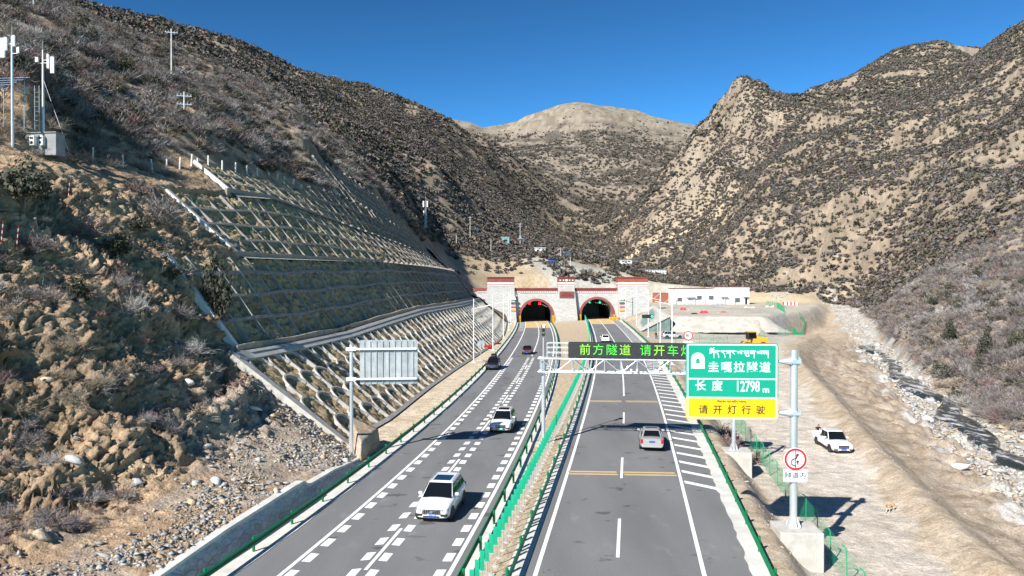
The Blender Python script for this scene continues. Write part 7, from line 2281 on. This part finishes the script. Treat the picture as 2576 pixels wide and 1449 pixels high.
def r2(px, py, z=None, d=None):
    D_ = ((2500 + 0.3494 * px) / 1.59006, (1050 + 0.3494 * py) / 1.59006)
    return hit(D_[0], D_[1], 120)


far_fence([(lambda v: (v.x, v.y))(r2(*q)) for q in ((1615, 495), (1740, 520), (1830, 580))], 'green mesh fence right of the white building')
far_fence([(lambda v: (v.x, v.y))(r2(*q)) for q in ((2003, 640), (2058, 700), (2045, 780), (1925, 830), (1748, 848))], 'green mesh fence round the bend of the dirt road')
far_fence([(lambda v: (v.x, v.y))(r2(*q)) for q in ((1565, 865), (1605, 850))], 'short piece of green mesh fence behind the wheel loader')
far_fence([(lambda v: (v.x, v.y))(on(*q, 0.0)) for q in ((1830, 862), (1760, 864), (1700, 866), (1660, 868))], 'green mesh fence along the service road behind the gantry')
for i, (px, py, w_, lab, m) in enumerate(((665, 545, 2.0, 'crumpled red tarpaulin on the pale forecourt', M_pink), (905, 582, 2.6, 'red plastic sheets lying flat on the forecourt', M_pink), (1125, 572, 1.8, 'small red board on the forecourt edge', M_pink),
                                         (1430, 525, 4.0, 'heap of grey rubble and boards before the white building', M_concd), (1050, 485, 5.0, 'grey covered stack along the foot of the white building', M_galv), (790, 590, 1.8, 'dark sheet lying on the forecourt', M_black), (1660, 515, 3.6, 'pale rubble heap at the fence right of the white building', M_conc))):
    v = r2(px, py); mb = MB(); P = []
    for a in range(7):
        P.append([(w_ * (a / 6 - 0.5), 1.2 * (b / 4 - 0.5), (0.05 if min(a, b) == 0 or a == 6 or b == 4 else 0.15 + (0.22 if w_ < 2.5 and i else 0.75) * RND.random())) for b in range(5)])
    mb.grid(P); o = mb.build(('tarpaulin', 'plastic_sheet', 'board', 'rubble_heap', 'covered_stack', 'dark_sheet', 'stone_heap')[i], m); o.location = v; tag(o, lab, 'site material')
v = r2(1520, 420)
t = empty('power_frame', (v.x, 272, 4.3), 0, 'grey steel power equipment frame at the right end of the white building', 'electrical frame')
mb = MB()
for x in (-3, -1, 1, 3): mb.tube([(x, 0, -0.5), (x, 0, 4.6)], 0.09, 6)
for z in (2.6, 3.6, 4.5): mb.bar((-3.3, 0, z), (3.3, 0, z), 0.12, 0.12)
mb.build('frame', M_galv, t)
mb = MB(); mb.box(-2.4, -1.2, -0.6, 0.6, 2.65, 3.5); mb.box(0.2, 1.6, -0.5, 0.5, 2.65, 3.3); mb.box(2.0, 3.2, -0.5, 0.5, 3.62, 4.4); mb.build('transformer_box', M_concd, t)
# red barriers beside the left road
for i, (px, py) in enumerate(((1227, 878), (1250, 866))):
    p = on(px, py, 0.0); t = empty('plastic_barrier', p, 0.4, ('red plastic barrier tipped over beside the round sign', 'red plastic barrier lying flat behind the tipped one')[i], 'barrier')
    mb = MB(); mb.hexa([(-0.9, -0.25, 0), (0.9, -0.25, 0), (0.9, 0.25, 0), (-0.9, 0.25, 0), (-0.85, -0.12, 0.75 - i * 0.45), (0.85, -0.12, 0.75 - i * 0.45), (0.85, 0.12, 0.75 - i * 0.45), (-0.85, 0.12, 0.75 - i * 0.45)]); mb.build('barrier_body', M_sred, t, bevel=0.05)
    mb = MB(); mb.box(-0.6, 0.6, -0.27, -0.2, 0.12, 0.26); mb.build('slot', M_black, t)

# ------------------------------------------------------------------ houses up the valley
def house(px0, px1, pyt, pyb, name, label, wall, roof, roofh=0.4, nwin=3, lo=150, rows=1):
    p = hit((px0 + px1) / 2, pyb, lo); s_ = p.y / FPX; w = (px1 - px0) * s_ / 2; h = (pyb - pyt) * s_
    t = empty(name, p, 0.1, label, 'building')
    mb = MB(); mb.box(-w, w, 0, w * 0.9, -2.5, h); mb.build('wall', wall, t)
    mb = MB(); mb.hexa([(-w - 0.2, -0.3, h), (w + 0.2, -0.3, h), (w + 0.2, w * 0.9 + 0.3, h), (-w - 0.2, w * 0.9 + 0.3, h), (-w - 0.2, -0.3, h + 0.12), (w + 0.2, -0.3, h + 0.12), (w + 0.2, w * 0.9 + 0.3, h + roofh), (-w - 0.2, w * 0.9 + 0.3, h + roofh)]); mb.build('roof', roof, t)
    for r_ in range(rows):
        for k in range(nwin):
            x = -w + (k + 0.5) * 2 * w / nwin; z = h * (0.35 + 0.45 * r_ if rows > 1 else 0.4); mb = MB(); mb.box(x - 0.22 * 2 * w / nwin, x + 0.22 * 2 * w / nwin, -0.06, 0.02, z, z + h * (0.16 if rows > 1 else 0.3)); mb.build('window', M_glass, t)
    return t


M_bluer = mat('blue_roof', (0.05, 0.20, 0.42), 0.5); M_tealc = mat('teal_cabinet', (0.22, 0.42, 0.42), 0.6)
house(1615, 1677, 678, 692, 'long_building', 'long white two storey building far up the valley', M_wall, M_door, 0.2, 14, 250, 2)
house(1346, 1373, 624, 638, 'shed', 'white shed half hidden by scrub above the portal', M_wall, M_wall, 0.3, 2)
house(1408, 1438, 637, 645, 'shed', 'low shed with a blue roof up the valley', M_bluer, M_bluer, 0.3, 3)
house(1505, 1521, 646, 654, 'shed', 'small red shed far up the valley', mat('shed_red', (0.5, 0.12, 0.13), 0.6), M_door, 0.2, 2)
house(1560, 1590, 655, 664, 'shed', 'small white shed beyond the red one', M_wall, M_wall, 0.2, 2)
house(1185, 1203, 578, 584, 'shed', 'tiny bright blue shed behind the utility pole', M_bluer, M_bluer, 0.2, 1)
house(1263, 1281, 598, 614, 'pump_house', 'pale teal tank house on the knoll above the portal', M_tealc, M_wall, 0.3, 1)
# ------------------------------------------------------------------ stream, boulders, scree
def rock_template(seed, sub=1):
    r = random.Random(seed)
    bm_ = bmesh.new()
    for _ in range(9 if sub == 1 else 16):
        q = Vector((r.gauss(0, 1), r.gauss(0, 1), r.gauss(0, 1))).normalized() * r.uniform(0.62, 1.15); bm_.verts.new(q)
    h_ = bmesh.ops.convex_hull(bm_, input=bm_.verts[:]); bmesh.ops.delete(bm_, geom=[g for g in h_['geom_interior'] if isinstance(g, bmesh.types.BMVert)], context='VERTS'); bmesh.ops.triangulate(bm_, faces=bm_.faces[:]); bm_.verts.index_update()
    pl = [(Vector((r.gauss(0, 1), r.gauss(0, 1), r.gauss(0, 1))).normalized(), r.uniform(0.45, 0.8)) for _ in range(2)]
    sx, sy, sz = r.uniform(0.8, 1.25), r.uniform(0.75, 1.1), r.uniform(0.5, 0.8)
    for v in bm_.verts:
        p = v.co.copy()
        for n, d in pl:
            k = p.dot(n)
            if k > d: p -= n * (k - d)
        v.co = Vector((p.x * sx, p.y * sy, p.z * sz)) 
    V = np.array([v.co[:] for v in bm_.verts]); F = np.array([[v.index for v in f.verts] for f in bm_.faces]); bm_.free()
    return V, F


M_rock = colmat('stone', nscale=2.2, namp=0.3, bump=0.5, bdist=0.1, rough=0.88)
RT1 = [rock_template(k, 1) for k in range(8)]; RT2 = [rock_template(40 + k, 2) for k in range(6)]


def rock_mass(name, P, S, C, label, cat):
    """P (n,3), S radius, C colour"""
    n = len(P); which = rng.integers(0, len(RT1), n); VVs = []; FFs = []; CCs = []; base = 0
    for w, (V0, F0) in enumerate(RT1):
        k = np.nonzero(which == w)[0]; m_ = len(k); nv = len(V0)
        if not m_: continue
        a = rng.uniform(0, 6.28, (m_, 1)); ca, sa = np.cos(a), np.sin(a); st = rng.uniform(0.6, 1.5, (m_, 1)); tl = rng.uniform(-0.6, 0.6, (m_, 1)); Sk = S[k][:, None]
        x = (V0[None, :, 0] * ca - V0[None, :, 1] * sa) * Sk * st + P[k, 0][:, None]; y = (V0[None, :, 0] * sa + V0[None, :, 1] * ca) * Sk + P[k, 1][:, None]
        z = (V0[None, :, 2] + V0[None, :, 0] * tl) * Sk * 0.9 + P[k, 2][:, None] + Sk * 0.15
        VVs.append(np.stack([x, y, z], -1).reshape(-1, 3)); FFs.append((F0[None] + (np.arange(m_) * nv)[:, None, None]).reshape(-1, 3) + base); CCs.append(np.repeat(C[k], nv, 0)); base += m_ * nv
    VV = np.concatenate(VVs); FF = np.concatenate(FFs)
    o = fast_mesh(name, VV, FF, M_rock, col=np.clip(np.concatenate(CCs), 0.02, 0.8)); tag(o, label, cat, kind='stuff')


def rock_cols(n, base, var=0.25, tan=0.3, tancol=(0.42, 0.34, 0.24)):
    c = np.array(base)[None, :] * (1 + rng.uniform(-var, var, (n, 1)))
    k = rng.uniform(0, 1, n) < tan; c[k] = np.array(tancol)[None, :] * (1 + rng.uniform(-var, var, (k.sum(), 1)))
    return c


# scree on the foot of the bank
n = 15000
y = np.exp(rng.uniform(math.log(24), math.log(60), n)); s = np.abs(rng.normal(0, 4.2, n)) + 0.15
dens = np.clip(0.25 + 0.9 * fbm(y / 3.5, s / 2.5, octv=3, seed=300) + 0.35 * smooth01((6 - s) / 4) + 0.5 * smooth01((y - 46) / 6) * smooth01((10 - s) / 4), 0, 1)
sand = smooth01((y - 28) / 3) * smooth01((39 - y) / 4) * smooth01(1 - np.abs(s - 3.4) / 1.6)
ok = (rng.uniform(0, 1, n) < dens * (1 - 0.92 * sand)) & (s < 16); y, s = y[ok], s[ok]
ii = np.clip(np.searchsorted(_bys, y), 0, len(_bys) - 1); jj = np.clip(np.searchsorted(_bss, s), 0, len(_bss) - 1)
P = BPT[ii, jj] + np.stack([rng.normal(0, .04, len(y)), rng.normal(0, .06, len(y)), 0 * y], -1)
S = np.exp(rng.normal(-2.7, 0.6, len(y))).clip(0.03, 0.42)
rock_mass('scree', P, S, rock_cols(len(y), (0.30, 0.30, 0.295), 0.38, 0.35, (0.36, 0.29, 0.2)), 'grey and tan broken stone scattered at the foot of the left bank', 'scree')
# stream gravel
n = 20000
y = np.exp(rng.uniform(math.log(34), math.log(300), n)); w = np.interp(y, [34, 70, 110, 200], [9.5, 6.5, 5, 4]); x = river_x(y) + rng.uniform(-1, 0.62, n) * w
ok = rng.uniform(0, 1, n) < np.clip(0.55 + 0.8 * fbm(x / 3, y / 5, octv=3, seed=310), 0, 1); x, y = x[ok], y[ok]
S = np.exp(rng.normal(-1.75, 0.5, len(x))).clip(0.08, 0.75)
rock_mass('stream_gravel', np.stack([x, y, gz(x, y)], -1), S, rock_cols(len(x), (0.40, 0.395, 0.38), 0.3, 0.35, (0.38, 0.31, 0.23)), 'pale stones filling the bed and banks of the stream', 'gravel')
# loose stones on dirt and berm
n = 9000
y = np.exp(rng.uniform(math.log(26), math.log(150), n)); x = lane('RR', y) + 3.5 + rng.uniform(0, 1, n) * (river_x(y) - 6 - lane('RR', y))
q = np.abs(x - berm_x(y)); emb = (x < lane('RR', y) + 8); ok = (rng.uniform(0, 1, n) < np.where(emb, 0.5, np.where(x > berm_x(y), 0.5, 0.12))); x, y = x[ok], y[ok]
S = np.exp(rng.normal(-3.1, 0.5, len(x))).clip(0.02, 0.22)
rock_mass('loose_stones', np.stack([x, y, gz(x, y)], -1), S, rock_cols(len(x), (0.42, 0.39, 0.34), 0.3, 0.4), 'small loose stones on the embankment and dirt bank', 'stones')

M_rocks = [mat('boulder_grey', (0.33, 0.33, 0.33), 0.88, c2=(0.47, 0.465, 0.45), scale=2.2, detail=8, bump=0.6, bscale=4), mat('boulder_tan', (0.38, 0.31, 0.22), 0.88, c2=(0.52, 0.45, 0.34), scale=2.2, detail=8, bump=0.6, bscale=4), mat('boulder_white', (0.56, 0.55, 0.53), 0.88, c2=(0.68, 0.67, 0.65), scale=2.0, detail=8, bump=0.6, bscale=4)]
rmesh = []
for V, F in RT2:
    for m in M_rocks:
        o = fast_mesh('boulder', V, F, m); COL.objects.unlink(o); rmesh.append(o.data); bpy.data.objects.remove(o)
CN = ('grey', 'tan', 'white')


def boulder(p, r, c, label, group):
    o = bpy.data.objects.new('boulder', rmesh[RND.randrange(len(RT2)) * 3 + c]); COL.objects.link(o)
    o.location = (p.x, p.y, p.z + r * 0.18); o.scale = (r * RND.uniform(0.85, 1.3), r * RND.uniform(0.8, 1.1), r * RND.uniform(0.75, 1.1)); o.rotation_euler = (RND.uniform(-.3, .3), RND.uniform(-.3, .3), RND.uniform(0, 6.28))
    tag(o, label, 'boulder', group)


for px, py, rp, c, lab in ((540, 1215, 20, 2, 'large white boulder at the foot of the scree'), (495, 1220, 16, 0, 'grey boulder left of the large white one'), (470, 965, 22, 2, 'long pale slab at the edge of the grey scar'), (385, 975, 18, 1, 'tan boulder below the long pale slab'),
                       (540, 1055, 26, 1, 'big tan boulder in the scree below the lattice corner'), (525, 940, 18, 2, 'pale boulder just under the lattice corner'), (190, 1160, 26, 0, 'grey boulder in the shade of the bank'), (90, 1355, 30, 1, 'rounded earthy boulder low at the left'),
                       (120, 960, 22, 1, 'tan rock poking from the bank left of the hollow'), (330, 950, 16, 1, 'tan rock on the lip of the dark hollow'), (520, 1130, 20, 0, 'grey boulder among the scree'), (610, 1090, 20, 1, 'tan boulder near the lattice border beam'),
                       (640, 1030, 14, 2, 'small white stone by the lattice border beam'), (425, 1190, 16, 0, 'grey stone in the lower scree'), (330, 1220, 17, 0, 'grey stone above the sandy strip'), (720, 1220, 13, 0, 'grey stone resting behind the wall coping'), (690, 1235, 13, 1, 'tan stone behind the wall coping'), (870, 1160, 13, 2, 'white stone beside the sign pole base')):
    p = on_left(px, py); boulder(p, rp / FPX * p.y, c, lab, None)
for k in range(64):
    y = math.exp(RND.uniform(math.log(42), math.log(210))); w = float(np.interp(y, [34, 70, 110, 200], [10, 8, 6, 4.5])); x = float(river_x(y)) + RND.uniform(-1, 0.5) * w
    r = RND.uniform(0.35, 0.95); c = RND.choice((0, 0, 1, 2, 2)); side = 'left bank of the stream' if x < river_x(y) - 2.5 else 'right bank of the stream' if x > river_x(y) + 2.5 else 'middle of the stream'
    boulder(gp(x, y), r, c, f'{"large" if r > 0.65 else "small"} {CN[c]} boulder at the {side} about {int(y)} metres off', 'boulders along the stream')

# the stream
M_water = bpy.data.materials.new('stream_water'); M_water.use_nodes = True
_n = M_water.node_tree.nodes; _l = M_water.node_tree.links; _b = _n['Principled BSDF']
_tc = _n.new('ShaderNodeTexCoord'); _mp = _n.new('ShaderNodeMapping'); _mp.inputs['Scale'].default_value = (1.0, 0.35, 1); _l.new(_tc.outputs['Object'], _mp.inputs[0])
_nz = _n.new('ShaderNodeTexNoise'); _nz.inputs['Scale'].default_value = 0.9; _nz.inputs['Detail'].default_value = 8; _nz.inputs['Roughness'].default_value = 0.7; _l.new(_mp.outputs[0], _nz.inputs[0])
_rp = _n.new('ShaderNodeValToRGB'); _rp.color_ramp.elements[0].position = 0.50; _rp.color_ramp.elements[1].position = 0.60
_rp.color_ramp.elements[0].color = (0.028, 0.032, 0.024, 1); _rp.color_ramp.elements[1].color = (0.62, 0.64, 0.65, 1); _l.new(_nz.outputs['Fac'], _rp.inputs[0]); _l.new(_rp.outputs[0], _b.inputs['Base Color'])
_b.inputs['Roughness'].default_value = 0.14
_bp = _n.new('ShaderNodeBump'); _bp.inputs['Strength'].default_value = 0.7; _bp.inputs['Distance'].default_value = 0.25; _l.new(_nz.outputs['Fac'], _bp.inputs['Height']); _l.new(_bp.outputs[0], _b.inputs['Normal'])
mb = MB(); P = []
for y in np.arange(16, 330, 1.2):
    c = float(river_x(y)) + 1.1 * math.sin(y * 0.13) + 0.6 * math.sin(y * 0.31) + 0.5; z = float(river_z(y)) + 0.06; w = 2.0 + 0.8 * math.sin(y * 0.21 + 1) + 0.4 * math.sin(y * 0.63)
    P.append([(c - w + 2 * w * k / 6, y, z + 0.05 * RND.uniform(-1, 1) - (0.75 if k in (0, 6) else 0)) for k in range(7)])
mb.grid(P); o = mb.build('water', M_water, smooth=True, fix=False); tag(o, kind='structure')
bmr = bmesh.new(); bmr.from_mesh(o.data)
if sum(f.normal.z for f in bmr.faces) < 0: bmesh.ops.reverse_faces(bmr, faces=bmr.faces); bmr.to_mesh(o.data)
bmr.free()
